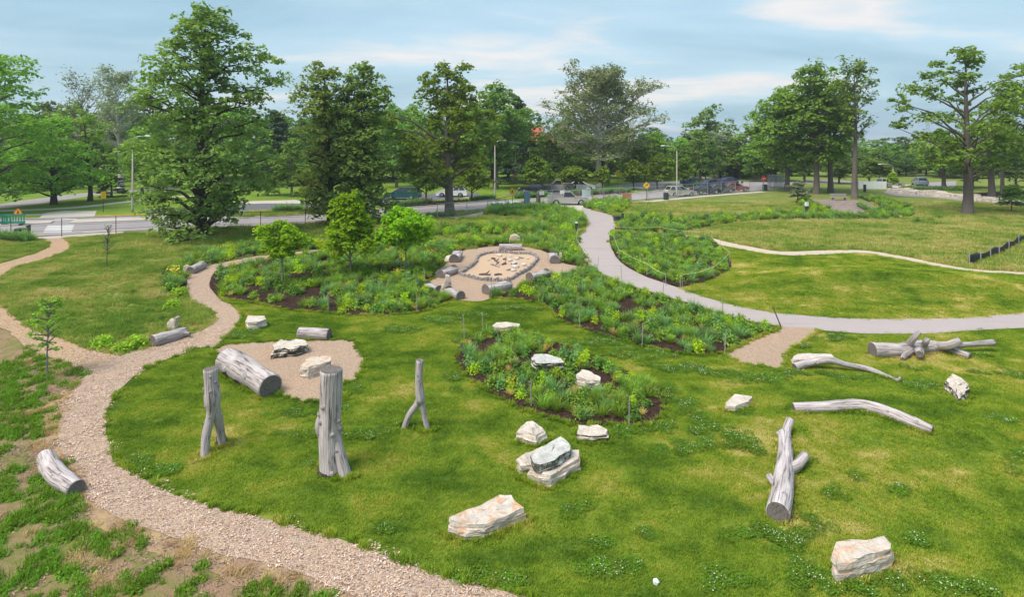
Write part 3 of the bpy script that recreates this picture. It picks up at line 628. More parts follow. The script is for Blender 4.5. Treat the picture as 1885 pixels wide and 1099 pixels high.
def gn_tree(name, col):
    g = bpy.data.node_groups.new(name, 'GeometryNodeTree')
    g.interface.new_socket('Geometry', in_out='INPUT', socket_type='NodeSocketGeometry'); g.interface.new_socket('Geometry', in_out='OUTPUT', socket_type='NodeSocketGeometry')
    n = g.nodes; gi = n.new('NodeGroupInput'); go = n.new('NodeGroupOutput'); io = n.new('GeometryNodeInstanceOnPoints'); ci = n.new('GeometryNodeCollectionInfo')
    ci.inputs['Collection'].default_value = col; ci.inputs['Separate Children'].default_value = True; ci.inputs['Reset Children'].default_value = True
    def na(nm, dt):
        a = n.new('GeometryNodeInputNamedAttribute'); a.data_type = dt; a.inputs['Name'].default_value = nm; return a.outputs['Attribute']
    L = g.links.new
    L(gi.outputs[0], io.inputs['Points']); L(ci.outputs[0], io.inputs['Instance']); io.inputs['Pick Instance'].default_value = True
    L(na('idx', 'INT'), io.inputs['Instance Index']); L(na('rot', 'FLOAT_VECTOR'), io.inputs['Rotation']); L(na('scl', 'FLOAT_VECTOR'), io.inputs['Scale'])
    L(io.outputs[0], go.inputs[0]); return g
def scatter(name, pts, key, rng, smin=0.8, smax=1.2, label=None, cat=None, scl=None, parent=None, idx=None):
    col, nv = HID[key]; n = len(pts)
    me = bpy.data.meshes.new(name); me.vertices.add(n); me.vertices.foreach_set('co', np.asarray(pts, dtype=np.float32).ravel())
    a = me.attributes.new('idx', 'INT', 'POINT'); a.data.foreach_set('value', (rng.integers(0, nv, n) if idx is None else idx).astype(np.int32))
    a = me.attributes.new('rot', 'FLOAT_VECTOR', 'POINT'); r = np.zeros((n, 3)); r[:, 2] = rng.random(n) * 2 * np.pi; r[:, :2] = rng.normal(0, 0.06, (n, 2)); a.data.foreach_set('vector', r.astype(np.float32).ravel())
    a = me.attributes.new('scl', 'FLOAT_VECTOR', 'POINT'); s = (smin + (smax - smin) * rng.random(n)) if scl is None else scl
    a.data.foreach_set('vector', np.repeat(s[:, None], 3, 1).astype(np.float32).ravel()); me.update()
    o = obj(name, me, parent); md = o.modifiers.new('scatter', 'NODES'); md.node_group = gn_tree('scatter_' + name, col)
    return tag(o, label, cat, kind='stuff')
R0 = np.random.default_rng(7)
def with_z(x, y, dz): return np.column_stack([x, y, hgt(x, y) + dz])
def tuft_meshes(mat, n, blades_n, r, h, w, arch=0.6):
    out = []
    for i in range(n):
        Q, rr = blades(R0, blades_n, r, h, w, arch, clump=False, jit=0.4); out.append(quadmesh('tuft', Q, mat, rnd=rr))
    return out
variants('lawn', tuft_meshes(MT['blade'], 6, 180, 0.20, 0.032, 0.009, 1.2))
variants('meadow', tuft_meshes(MT['mblade'], 5, 90, 0.22, 0.17, 0.014, 0.7))
variants('edge', tuft_meshes(MT['blade'], 4, 60, 0.09, 0.085, 0.011, 0.9))
def clover_mesh(fl):
    n = 150; a = R0.random(n) * 2 * np.pi; r = 0.20 * np.sqrt(R0.random(n)); c = np.stack([r * np.cos(a), r * np.sin(a), 0.036 + 0.04 * R0.random(n)], 1)
    Q = leafquads(R0, c, np.tile([0, 0, 1.0], (n, 1)) + R0.normal(0, 0.35, (n, 3)), np.full(n, 0.034), 1.0)
    m = fl; a = R0.random(m) * 2 * np.pi; r = 0.19 * np.sqrt(R0.random(m)); z = 0.09 + 0.025 * R0.random(m); fs = []
    for i in range(m):
        cc = np.array([r[i] * np.cos(a[i]), r[i] * np.sin(a[i]), z[i]])
        for nn in ((1, 0, 0), (0, 1, 0), (0, 0, 1)): fs.append(leafquads(R0, cc[None], np.array([nn], dtype=float), np.array([0.022]), 1.0)[0])
    A = np.concatenate([Q, np.array(fs)]) if fs else Q
    return quadmesh('clover', A, [MT['clover'], MT['white_flower']], mi=[0] * n + [1] * len(fs))
variants('clover', [clover_mesh(k) for k in (0, 1, 2, 4)])
def chip_mesh(cols):
    n = 34; a = R0.random(n) * 2 * np.pi; r = 0.24 * np.sqrt(R0.random(n)); c = np.stack([r * np.cos(a), r * np.sin(a), 0.006 + 0.016 * R0.random(n)], 1)
    Q = leafquads(R0, c, np.tile([0, 0, 1.0], (n, 1)) + R0.normal(0, 0.3, (n, 3)), np.full(n, 0.024), 2.2)
    return quadmesh('chips', Q, cols)
def m_chiploose():
    t = NT('loose_chips'); c = t.ramp(t.attr('rnd'), [(i / 6.0, q) for i, q in enumerate(CH + [(0.60, 0.50, 0.42)])]); return t.finish(c, 0.9, spec=0.1)
MT['loose'] = m_chiploose()
variants('chip', [chip_mesh([MT['loose']]) for _ in range(5)])
MT['barkbit'] = m_leaf('bark_bits', (0.10, 0.065, 0.05), (0.42, 0.29, 0.22), 0.0, 3.0)
variants('bark', [chip_mesh([MT['barkbit']]) for _ in range(4)])
variants('hay', tuft_meshes(MT['hayblade'], 4, 90, 0.16, 0.07, 0.008, 1.6))
def weed_mesh(k):
    Q = dome(R0, 90, 0.22, 0.13, 0.055, 0.3, 0.8); Q2, rr = blades(R0, 40, 0.2, 0.2, 0.014, 0.6, clump=False)
    return quadmesh('weed', np.concatenate([Q, Q2]), MT['weed'])
variants('weed', [weed_mesh(i) for i in range(4)])

# --- lawn grass, meadow grass, clover, weeds, loose chips
def in_any(x, y, names):
    r = np.zeros(len(x), dtype=bool)
    for nm in names: r |= inside(ZP[nm][::2] if len(ZP[nm]) > 200 else ZP[nm], x, y)
    return r
def in_view(x, y, m=1.05): return (np.abs(x) < y * 942.5 / FPX * m + 1.0) & (y > 9.6)
def fill(xlo, xhi, ylo, yhi, dens, rng):
    n = int((xhi - xlo) * (yhi - ylo) * dens); return xlo + (xhi - xlo) * rng.random(n), ylo + (yhi - ylo) * rng.random(n)
def fillg(xlo, xhi, ylo, yhi, sp, rng):
    x, y = np.meshgrid(np.arange(xlo, xhi, sp), np.arange(ylo, yhi, sp)); return x.ravel() + rng.uniform(-.45, .45, x.size) * sp, y.ravel() + rng.uniform(-.45, .45, x.size) * sp
def vnoise(x, y, s, o=0.0): return np.array([mnoise.noise(Vector((a * s + o, b * s, o))) for a, b in zip(x, y)])
HARD = ['path', 'path_left', 'path_topleft', 'play', 'patch', 'sanda', 'walk', 'trail', 'path_back', 'road', 'pav1', 'pav7', 'pav8', 'pav9', 'oval', 'path_oval']
BN = [b[0] for b in BEDS]
def make_lawn_grass():
    rng = np.random.default_rng(11)
    x, y = fillg(-15, 32, 9.5, 40, .19, rng); k = in_view(x, y); x, y = x[k], y[k]
    k = inside(ZP['lawn'], x, y) & ~in_any(x, y, HARD + BN); x, y = x[k], y[k]
    e = edge_dist(ZP['path'], x, y); k = e > 0.12; x, y, e = x[k], y[k], e[k]
    scatter('lawn_grass', with_z(x, y, 0.012), 'lawn', rng, 0.75, 1.2, 'short mown green and straw coloured grass of the main lawn', 'grass')
    # tufts overhanging the edges of paths and beds
    px, py = [], []
    for nm in ('path', 'play', 'patch', 'bed1', 'bed2', 'bed3'):
        B = ZP[nm]
        for i in range(len(B)):
            a, b = B[i], B[(i + 1) % len(B)]; L_ = float(np.hypot(*(b - a))); m = max(1, int(L_ * 9 + rng.random()))
            for _ in range(m):
                t = rng.random(); q = a + (b - a) * t + rng.normal(0, 0.045, 2); px.append(q[0]); py.append(q[1])
    px, py = np.array(px), np.array(py); k = in_view(px, py) & inside(ZP['lawn'], px, py); hard = in_any(px, py, ['walk', 'trail']); k &= ~hard
    scatter('edge_grass', with_z(px[k], py[k], 0.012), 'edge', rng, 0.7, 1.4, 'longer grass fringe along the edges of paths and beds', 'grass')
make_lawn_grass()
CLOVER = [(1420, 990, 75, 18), (1475, 1020, 40, 25), (1335, 1070, 40, 30), (1600, 1075, 90, 22), (1480, 1085, 80, 20), (1800, 1090, 110, 14), (1700, 1072, 60, 12), (1370, 812, 30, 22), (1300, 790, 45, 25), (1240, 830, 40, 14), (1290, 820, 30, 14),
          (1150, 1050, 90, 16), (910, 1070, 80, 12), (1060, 940, 22, 12), (1180, 985, 40, 12), (1710, 713, 42, 13), (1455, 690, 26, 7), (1530, 693, 20, 6), (1570, 697, 22, 5), (1680, 680, 22, 5), (1840, 775, 24, 8), (1740, 640, 30, 5), (1868, 842, 24, 8), (1868, 870, 26, 9), (1810, 655, 20, 5),
          (1540, 908, 20, 10), (1510, 970, 24, 12), (1480, 850, 14, 6), (1450, 640, 30, 6), (1540, 625, 50, 7), (1400, 700, 60, 8), (1330, 690, 45, 8), (1250, 680, 60, 10), (1180, 655, 80, 8), (1100, 632, 70, 7), (960, 570, 60, 5), (860, 580, 40, 5), (820, 592, 50, 6), (740, 608, 45, 5),
          (450, 615, 40, 7), (300, 870, 45, 12), (250, 850, 30, 10), (570, 760, 60, 7), (600, 735, 30, 6), (650, 720, 18, 8), (560, 800, 50, 10), (590, 850, 20, 8), (670, 800, 60, 12), (1230, 720, 16, 18), (1260, 745, 30, 15), (1215, 790, 60, 10), (1150, 800, 40, 8), (1110, 1000, 30, 8),
          (850, 630, 18, 10), (835, 700, 14, 16), (1660, 905, 22, 10), (1860, 690, 25, 12), (1790, 688, 20, 4), (1580, 880, 30, 10), (1370, 760, 22, 6), (1690, 1000, 20, 6), (440, 690, 30, 7), (640, 1000, 40, 6), (1280, 640, 25, 5), (1600, 760, 26, 5), (520, 960, 30, 4), (1450, 1000, 60, 14), (700, 980, 30, 5), (1520, 1060, 50, 16)]
def make_clover():
    rng = np.random.default_rng(5); X, Y = [], []
    for (cx, cy, rx, ry) in CLOVER:
        c = P(cx, cy); wx = rx * mpp(cy); wy = abs(P(cx, cy - ry).y - P(cx, cy + ry).y) / 2
        n = int(max(5, wx * wy * 3.14 * 34)); a = rng.random(n) * 2 * np.pi; r = np.sqrt(rng.random(n))
        lob = 1 + 0.3 * np.sin(2 * a + rng.random() * 6) + 0.25 * np.sin(5 * a + rng.random() * 6)
        X.append(c.x + wx * r * np.cos(a) * lob); Y.append(c.y + wy * r * np.sin(a) * lob)
    x, y = np.concatenate(X), np.concatenate(Y); nz = vnoise(x, y, 2.2)
    k = (nz > -0.28) & inside(ZP['lawn'], x, y) & ~in_any(x, y, HARD + BN) & in_view(x, y); x, y = x[k], y[k]
    scatter('clover_patch', with_z(x, y, 0.012), 'clover', rng, 0.55, 1.15, 'dark green clover patches with white flowers in the lawn', 'clover')
make_clover()
def make_meadow():
    rng = np.random.default_rng(21)
    # left meadow and rough bank
    x, y = fillg(-44, -3, 9.5, 50, .25, rng); k = in_view(x, y); x, y = x[k], y[k]
    k = ~in_any(x, y, HARD + BN + ['lawn', 'rough_bank', 'dry_verge']) ; x, y = x[k], y[k]; sc_ = np.clip(.62 + .6 * vnoise(x, y, .5, 4) + .35 * vnoise(x, y, 1.7, 9) + .3 * rng.random(len(x)), .22, 1.3)
    scatter('meadow_grass', with_z(x, y, 0.0), 'meadow', rng, scl=sc_, label='thin uneven meadow grass on the left slope', cat='grass')
    x, y = fill(-18, -1, 9.5, 26, 26, rng); k = in_view(x, y) & inside(ZP['rough_bank'], x, y) & ~in_any(x, y, ['path', 'path_left']); x, y = x[k], y[k]
    nz = vnoise(x, y, 0.7, 2) + 0.8 * vnoise(x, y, 2.4, 5) - 0.5 * np.exp(-edge_dist(ZP['path'], x, y) / 0.6)
    k = nz > -0.27; scatter('weeds', with_z(x[k], y[k], 0.0), 'weed', rng, 0.3, 0.95, 'patchy bright green weeds on the bark covered bank', 'weeds')
    k2 = (nz <= 0.05) & (rng.random(len(x)) < 0.5); scatter('bark_litter', with_z(x[k2], y[k2], 0.012), 'bark', rng, 0.8, 1.3, 'scattered bark litter on the rough bank', 'litter')
    x, y = fill(-18, -1, 9.5, 24, 16, rng); k = in_view(x, y) & in_any(x, y, ['dry_verge', 'rough_bank']) & ~in_any(x, y, ['path', 'path_left']); x, y = x[k], y[k]
    k = (inside(ZP['dry_verge'], x, y) & (rng.random(len(x)) < .8)) | ((vnoise(x, y, .9, 14) > .18) & (rng.random(len(x)) < .6)); scatter('dry_grass', with_z(x[k], y[k], 0.01), 'hay', rng, .6, 1.3, 'straw coloured dead grass fringe along the outer path edge', 'grass')
    # right meadow beyond the trail
    x, y = fillg(4, 62, 31, 75, .36, rng); k = in_view(x, y); x, y = x[k], y[k]
    k = ~in_any(x, y, HARD + BN + ['lawn', 'lawn2', 'terr']) ; x, y = x[k], y[k]
    scatter('meadow_grass', with_z(x, y, 0.0), 'meadow', rng, 0.9, 1.7, 'long meadow grass beyond the gravel trail on the right', 'grass')
    x, y = fillg(8, 40, 25, 43, .27, rng); k = in_view(x, y) & inside(ZP['lawn2'], x, y) & ~in_any(x, y, ['walk', 'trail', 'bed4']); x, y = x[k], y[k]
    scatter('lawn_grass', with_z(x, y, 0.012), 'lawn', rng, 1.2, 1.6, 'short grass of the mound between walk and trail', 'grass')
    x, y = fillg(-30, 12, 40, 66, .4, rng); k = in_view(x, y) & ~in_any(x, y, HARD + BN + ['lawn']); x, y = x[k], y[k]
    scatter('meadow_grass', with_z(x, y, 0.0), 'meadow', rng, 0.9, 1.9, 'long grass strip between the beds and the road', 'grass')
make_meadow()
def make_chips():
    rng = np.random.default_rng(31)
    x, y = fill(-16, 3, 9.5, 24, 14, rng); k = in_view(x, y) & in_any(x, y, ['path', 'path_left']) & ~inside(ZP['lawn'], x, y); x, y = x[k], y[k]
    scatter('loose_wood_chips', with_z(x, y, 0.030), 'chip', rng, 0.6, 1.3, 'loose pale wood chips on the curving path', 'wood chips')
make_chips()

# --- perennials
def feather(h, r, n, mat, w=0.016):
    Q, rr = blades(R0, n, r, h, w, 0.75); Q2, r2 = blades(R0, n // 2, r * 1.1, h * 0.7, w * 1.2, 1.0)
    return quadmesh('perennial', np.concatenate([Q, Q2]), mat, rnd=np.concatenate([rr, r2]))
def leafy(h, r, n, leaf, mat, flw=0, fm=None):
    Q = dome(R0, n, r, h, leaf, 0.25, 0.5); Qs, _ = blades(R0, n // 6, r * .8, h * 1.08, leaf * .3, 0.4); A = [Q, Qs]; mi = [0] * (len(Q) + len(Qs))
    if flw:
        a = R0.random(flw) * 2 * np.pi; rr = r * np.sqrt(R0.random(flw)); c = np.stack([rr * np.cos(a), rr * np.sin(a), h * (0.85 + 0.35 * R0.random(flw))], 1)
        F = leafquads(R0, c, np.tile([0, -.5, 1.0], (flw, 1)) + R0.normal(0, .3, (flw, 3)), np.full(flw, 0.075), 1.0); A.append(F); mi += [1] * flw
    return quadmesh('perennial', np.concatenate(A), [mat, fm] if fm else mat, mi=mi)
PV = []     # (mesh, kind words, name)
for i in range(3): PV.append((feather(0.52, 0.36, 110, PL['feather']), 'feathery mid green perennial clump', 'perennial_clump'))
for i in range(3): PV.append((feather(0.58, 0.34, 100, PL['blue'], 0.022), 'blue green spiky perennial clump', 'perennial_clump'))
for i in range(3): PV.append((leafy(0.48, 0.36, 200, 0.085, PL['feather']), 'leafy mid green perennial mound', 'perennial_mound'))
for i in range(3): PV.append((leafy(0.42, 0.34, 190, 0.095, PL['deep']), 'deep green leafy perennial mound', 'perennial_mound'))
for i in range(2): PV.append((leafy(0.5, 0.38, 220, 0.075, PL['lime'], 0), 'lime green rounded perennial mound', 'perennial_mound'))
for i in range(2): PV.append((leafy(0.5, 0.36, 170, 0.07, PL['lime'], 26, MT['yellow_flower']), 'green perennial mound with yellow flowers', 'flowering_perennial'))
for i in range(2): PV.append((feather(0.3, 0.22, 60, PL['straw'], 0.012), 'small pale straw coloured grass tuft', 'grass_tuft'))
for i in range(2): PV.append((leafy(0.7, 0.26, 170, 0.085, PL['blue']), 'tall blue green leafy perennial', 'perennial_clump'))
NPV = len(PV); WT = np.array([3, 3, 3, 1.5, 1.5, 1.5, 2.6, 2.6, 2.6, 2, 2, 2, 1.4, 1.4, 0.2, 0.2, 1.6, 1.6, 1.2, 1.2])
variants('perennial', [p[0] for p in PV])
BEDWORD = {'bed1': 'in the big bed below the saplings', 'bed2': 'in the long bed between lawn and pale walk', 'bed3': 'in the oval bed with two white boulders', 'bed4': 'in the roped bed right of the walk',
           'bed5': 'in the bed left of the walk near the road', 'bed5b': 'in the strip behind the log circle', 'bed6': 'in the meadow border near the brown oval', 'bed7': 'in the border beside the back path', 'bed8': 'in the border right of the parked pickup'}
#            spacing, size, open-gap threshold
BEDSPEC = {'bed1': (0.41, 0.86, -0.20), 'bed2': (0.40, 0.78, -0.27), 'bed3': (0.34, 0.70, -0.30), 'bed4': (0.46, 0.82, -0.5), 'bed5': (0.62, 1.35, -0.6), 'bed5b': (0.55, 1.1, -0.6), 'bed6': (0.75, 1.15, -0.6), 'bed7': (0.5, 1.0, -0.45), 'bed8': (0.6, 1.15, -0.6)}
ROCKSPOT = [(1005, 672, 0.62), (1083, 700, 0.55), (933, 598, 0.6)]
def make_beds():
    rng = np.random.default_rng(77); allp = []
    for nm, _ in BEDS:
        sp, sz, th = BEDSPEC[nm]; B = ZP[nm]; lo, hi = B.min(0), B.max(0)
        gx, gy = np.meshgrid(np.arange(lo[0], hi[0], sp), np.arange(lo[1], hi[1], sp)); gx = gx.ravel() + rng.normal(0, sp * .33, gx.size); gy = gy.ravel() + rng.normal(0, sp * .33, gy.size)
        k = inside(B, gx, gy); gx, gy = gx[k], gy[k]; k = (edge_dist(B, gx, gy) > (0.26 if nm in ('bed1', 'bed3') else 0.2)) & (vnoise(gx, gy, 0.8, 3.3) + 0.5 * vnoise(gx, gy, 2.3, 1.1) > th); gx, gy = gx[k], gy[k]
        for a, b in zip(gx, gy):
            if any((a - q.x) ** 2 + (b - q.y) ** 2 < r * r for q, r in RSP): continue
            if nm == 'bed5b' and inside(ZP['sanda'], np.array([a]), np.array([b]))[0]: continue
            drift = mnoise.noise(Vector((a * 0.35, b * 0.35, 5.0))); w = WT.copy()
            if nm == 'bed2': w[3:6] *= 1.5
            if nm in ('bed6', 'bed8', 'bed5b', 'bed5'): w[12:14] *= 2.2; w[0:3] *= 2
            if nm == 'bed7': w[14:16] *= 16
            w[0:6] *= math.exp(1.8 * drift); w[6:12] *= math.exp(-1.8 * drift)
            i = int(rng.choice(NPV, p=w / w.sum())); s = sz * (0.6 + 0.62 * rng.random())
            allp.append((s / (b + 1e-6), nm, a, b, i, s, rng.random() * 6.28))
    allp.sort(key=lambda t: -t[0])
    for (_, nm, a, b, i, s, r) in allp[:292]:
        me, words, name = PV[i]; o = obj(name, me, None, (a, b, float(hgt(a, b)) + 0.045), r); o.scale = (s, s, s * (0.85 + 0.3 * (r / 6.28)))
        tag(o, words + ' ' + BEDWORD[nm], 'plant', words + ' ' + BEDWORD[nm])
    rest = allp[292:]
    for nm, _ in BEDS:
        q = [t for t in rest if t[1] == nm]
        if not q: continue
        x = np.array([t[2] for t in q]); y = np.array([t[3] for t in q])
        scatter('bed_planting', with_z(x, y, 0.045), 'perennial', rng, scl=np.array([t[5] for t in q]), idx=np.array([t[4] for t in q]), label='mass of mixed green perennials ' + BEDWORD[nm], cat='planting')
RSP = [(P(a, b), r) for a, b, r in ROCKSPOT]
make_beds()
BASES = []      # spots where longer grass grows against stones and logs
# ------------------------------------------------------------------ boulders
def rock(label, px, h, mat, seed, z0=-0.06, tilt=0.0, name='boulder', flare=0.05, lump=0.05, lay=5, top=0.03, round_=0.0, cell=0.15):
    """limestone block: the top outline (photo points seen at height h above ground), ledged sides with broken facets, uneven top"""
    rnd = random.Random(seed); T = [Pz(a, b, h) for a, b in px]; c = sum(T, Vector()) / len(T); gz = float(hgt(c.x, c.y))
    raw = np.array([(p.x - c.x, p.y - c.y) for p in T]); pts = []
    for i in range(len(raw)):
        a, b = raw[i], raw[(i + 1) % len(raw)]; m = max(1, int(np.hypot(*(b - a)) / cell + .5)); pts += [a + (b - a) * k / m for k in range(m)]
    O = np.array(pts); n = len(O); rad = float(np.mean(np.hypot(O[:, 0], O[:, 1]))); v = []; f = []; J = .3 * cell
    led = [rnd.uniform(-.05, .035) for _ in range(lay)]; zs = [z0]
    for j in range(lay):                     # each bed of the stone: a lower and an upper ring, so ledges stay sharp
        zs.append(z0 + (h - z0) * (j + 1 + (rnd.uniform(-.25, .25) if j < lay - 1 else 0)) / lay)
    rings = []
    for j in range(lay):
        for z in (zs[j] + .006, zs[j + 1]):
            t = (z - z0) / (h - z0); s = 1 + flare * (1 - t) + led[j] * (0 if j == lay - 1 else 1) - .16 * round_ * t ** 2
            rings.append((z, s, j))
    for (z, s, j) in rings:
        t = (z - z0) / (h - z0)
        for i in range(n):
            x, y = O[i] * s; q = Vector((x * 1.7 + seed, y * 1.7, z * 2.0 + j)); d = lump * rad * (1.8 * mnoise.noise(q) + 1.1 * (mnoise.cell(Vector((i * .5 + seed, j * 1.3, 0.5))) - .5)); L_ = math.hypot(x, y) + 1e-6
            dip = .022 * mnoise.noise(Vector((x * 2.5 + seed, y * 2.5, j * 3.0))) * min(1, t * 3)
            v.append((x + x / L_ * d + rnd.uniform(-J, J) * .35, y + y / L_ * d + rnd.uniform(-J, J) * .35, z + tilt * x * t + dip))
    for r in range(len(rings) - 1):
        for i in range(n):
            a, b = r * n + i, r * n + (i + 1) % n
            f += [(a, b, b + n), (a, b + n, a + n)] if (i + r) % 2 else [(a, b, a + n), (b, b + n, a + n)]
    prev = (len(rings) - 1) * n
    for s in (0.88, 0.58, 0.26):
        st = len(v)
        for i in range(n):
            x, y = O[i] * s * (1 - .16 * round_) + np.array([rnd.uniform(-J, J), rnd.uniform(-J, J)]) * .6; q = Vector((x * 2.2 + seed, y * 2.2, 4.0))
            v.append((x, y, h + tilt * x + top * (mnoise.noise(q) * 1.1 + .6 * (mnoise.cell(q * 1.2) - .5)) + .012 + top * round_ * (1 - s) * 1.5))
        for i in range(n): a, b = prev + i, prev + (i + 1) % n; f += [(a, b, st + (i + 1) % n), (a, st + (i + 1) % n, st + i)]
        prev = st
    v.append((0, 0, h + top * (1.2 * round_ + mnoise.noise(Vector((seed, 0, 4.0)))))); f += [(prev + i, prev + (i + 1) % n, len(v) - 1) for i in range(n)]
    if z0 < .02 and name == 'boulder': BASES.extend([(c.x + q[0] * (1.03 + flare), c.y + q[1] * (1.03 + flare)) for q in O])
    o = obj(name, mesh(name, v, f, mat), None, (c.x, c.y, gz)); return tag(o, label, 'rock')
rock('long tan stained limestone slab on the lawn nearest the bottom centre', [(827, 954), (873, 934), (918, 912), (942, 911), (950, 923), (967, 935), (928, 951), (892, 967), (859, 969), (828, 959)], 0.30, MT['rock_st'], 1)
rock('small white limestone piece at the left of the stacked boulder pair', [(951, 846), (985, 826), (1001, 821), (1006, 836), (985, 856), (958, 858)], 0.26, MT['rock_st2'], 2)
rock('broad cracked tan limestone block under the grey slab', [(971, 862), (982, 848), (1045, 827), (1066, 830), (1067, 846), (1038, 862), (1014, 876), (994, 873)], 0.30, MT['rock_st2'], 3, lump=0.06)
rock('grey topped slab with black lichen edges lying on the tan block', [(977, 836), (1001, 820), (1033, 804), (1052, 820), (1049, 831), (1021, 847), (995, 856), (983, 852)], 0.50, MT['rock_grey'], 4, z0=0.29, name='boulder', tilt=0.03, lay=3, lump=.03)
rock('pale pyramid shaped boulder just left of the oval bed tip', [(949, 795), (968, 777), (980, 774), (1000, 786), (1005, 794), (994, 800), (987, 804), (970, 800)], 0.26, MT['rock'], 5, top=0.08, round_=0.6, flare=0.16)
rock('white cracked boulder touching the bottom edge of the oval bed', [(1062, 800), (1065, 783), (1101, 782), (1119, 791), (1118, 802), (1080, 803)], 0.20, MT['rock_moss'], 6, lump=0.07)
rock('orange topped layered limestone block at the bottom right', [(1531, 1019), (1539, 996), (1594, 993), (1628, 988), (1642, 1002), (1641, 1012), (1594, 1028), (1541, 1038)], 0.40, MT['rock_st'], 7, lump=0.06, tilt=0.04)
rock('small white rectangular block right of the oval bed', [(1335, 742), (1353, 726), (1384, 729), (1377, 739), (1353, 748), (1337, 746)], 0.20, MT['rock'], 8, lay=3, lump=.025, top=.012)
rock('knobbly pitted white boulder near the right edge of the lawn', [(1738, 702), (1753, 690), (1772, 698), (1785, 711), (1777, 722), (1764, 728), (1757, 720), (1750, 713)], 0.30, MT['rock_moss'], 9, lump=0.05, top=0.07, round_=0.6)
rock('flat white slab behind the thin fallen branch', [(1457, 656), (1466, 652), (1531, 652), (1534, 657), (1500, 661), (1460, 663)], 0.26, MT['rock'], 10)
rock('white wedge shaped boulder beside the winding path bend', [(452, 589), (456, 580), (488, 582), (490, 587), (473, 593), (457, 594)], 0.36, MT['rock'], 11, lump=0.07)
rock('mossy split boulder in the gravel play area next to a short log', [(500, 646), (504, 634), (519, 625), (544, 624), (567, 628), (566, 634), (547, 641), (516, 643)], 0.34, MT['rock_moss'], 12, lump=0.10, top=0.06)
rock('orange stained boulder partly behind the tall standing trunk', [(552, 675), (563, 659), (593, 654), (609, 655), (610, 665), (584, 672), (567, 677)], 0.42, MT['rock_st'], 13, lump=0.07, round_=0.4)
rock('flat white stone at the upper tip of the oval bed', [(908, 597), (913, 593), (933, 593), (957, 596), (955, 600), (933, 602), (912, 602)], 0.20, MT['rock'], 14)
rock('grey white cracked boulder in the middle of the oval bed', [(975, 659), (984, 653), (1003, 651), (1034, 661), (1036, 667), (1010, 669), (986, 669)], 0.40, MT['rock_grey'], 15, lump=0.08, z0=0.0)
rock('tilted pale boulder right of centre in the oval bed', [(1060, 691), (1070, 680), (1084, 683), (1105, 694), (1105, 701), (1082, 699), (1067, 695)], 0.42, MT['rock'], 16, lump=0.06, z0=0.0)
def litter():
    rnd = random.Random(4); c = P(1207, 1077); m = MB().box((0, 0, 0.03), (0.09, 0.07, 0.05), 0.4)
    v, f, _ = tube_data([(0, 0, 0.02), (0.01, 0, 0.07), (0.02, 0.01, 0.10)], [0.05, 0.06, 0.015], 7); m = MB().add(v, f)
    tag(m.build('paper_cup', WHITE, loc=c), 'crumpled white paper cup on the lawn near the bottom edge', 'litter')
litter()

# ------------------------------------------------------------------ logs and snags
def uvmesh(name, parts_, mat):
    V, F, U = [], [], []
    for v, f, uv in parts_: b = len(V); V += v; F += [tuple(i + b for i in q) for q in f]; U += uv
    return mesh(name, V, F, mat, True, U)
def limb(pts, rad, seed, n=18, rough=0.10, step=0.09):
    A = np.array([list(p) + [r] for p, r in zip(pts, rad)]); out = []
    for i in range(len(A) - 1):
        p0, p1, p2, p3 = A[max(i - 1, 0)], A[i], A[i + 1], A[min(i + 2, len(A) - 1)]; m = max(2, int(np.linalg.norm((p2 - p1)[:3]) / step))
        for k in range(m):
            t = k / m; out.append(0.5 * (2 * p1 + (p2 - p0) * t + (2 * p0 - 5 * p1 + 4 * p2 - p3) * t * t + (3 * p1 - p0 - 3 * p2 + p3) * t ** 3))
    out.append(A[-1]); out = np.array(out)
    return tube_data([Vector(q[:3]) for q in out], [max(.01, q[3]) for q in out], n, True, rough, seed)
def cutface(par, c, nrm, r, seed, name='cut_end'):
    """slightly dished end grain disc just proud of the end of a log"""
    nrm = nrm.normalized(); up = Vector((0, 0, 1)) if abs(nrm.z) < 0.9 else Vector((0, 1, 0)); a = nrm.cross(up).normalized(); b = a.cross(nrm)
    v = [Vector((0, 0, 0)) + nrm * 0.004]; n = 20
    for k in range(n):
        t = 2 * math.pi * k / n; rr = r * (0.97 + 0.05 * mnoise.noise(Vector((math.cos(t) * 1.5 + seed, math.sin(t) * 1.5, 0)))); v.append((a * math.cos(t) + b * math.sin(t)) * rr + nrm * 0.008)
    f = [(0, 1 + k, 1 + (k + 1) % n) for k in range(n)]
    return obj(name, mesh(name, v, f, MT['cut']), par, c)
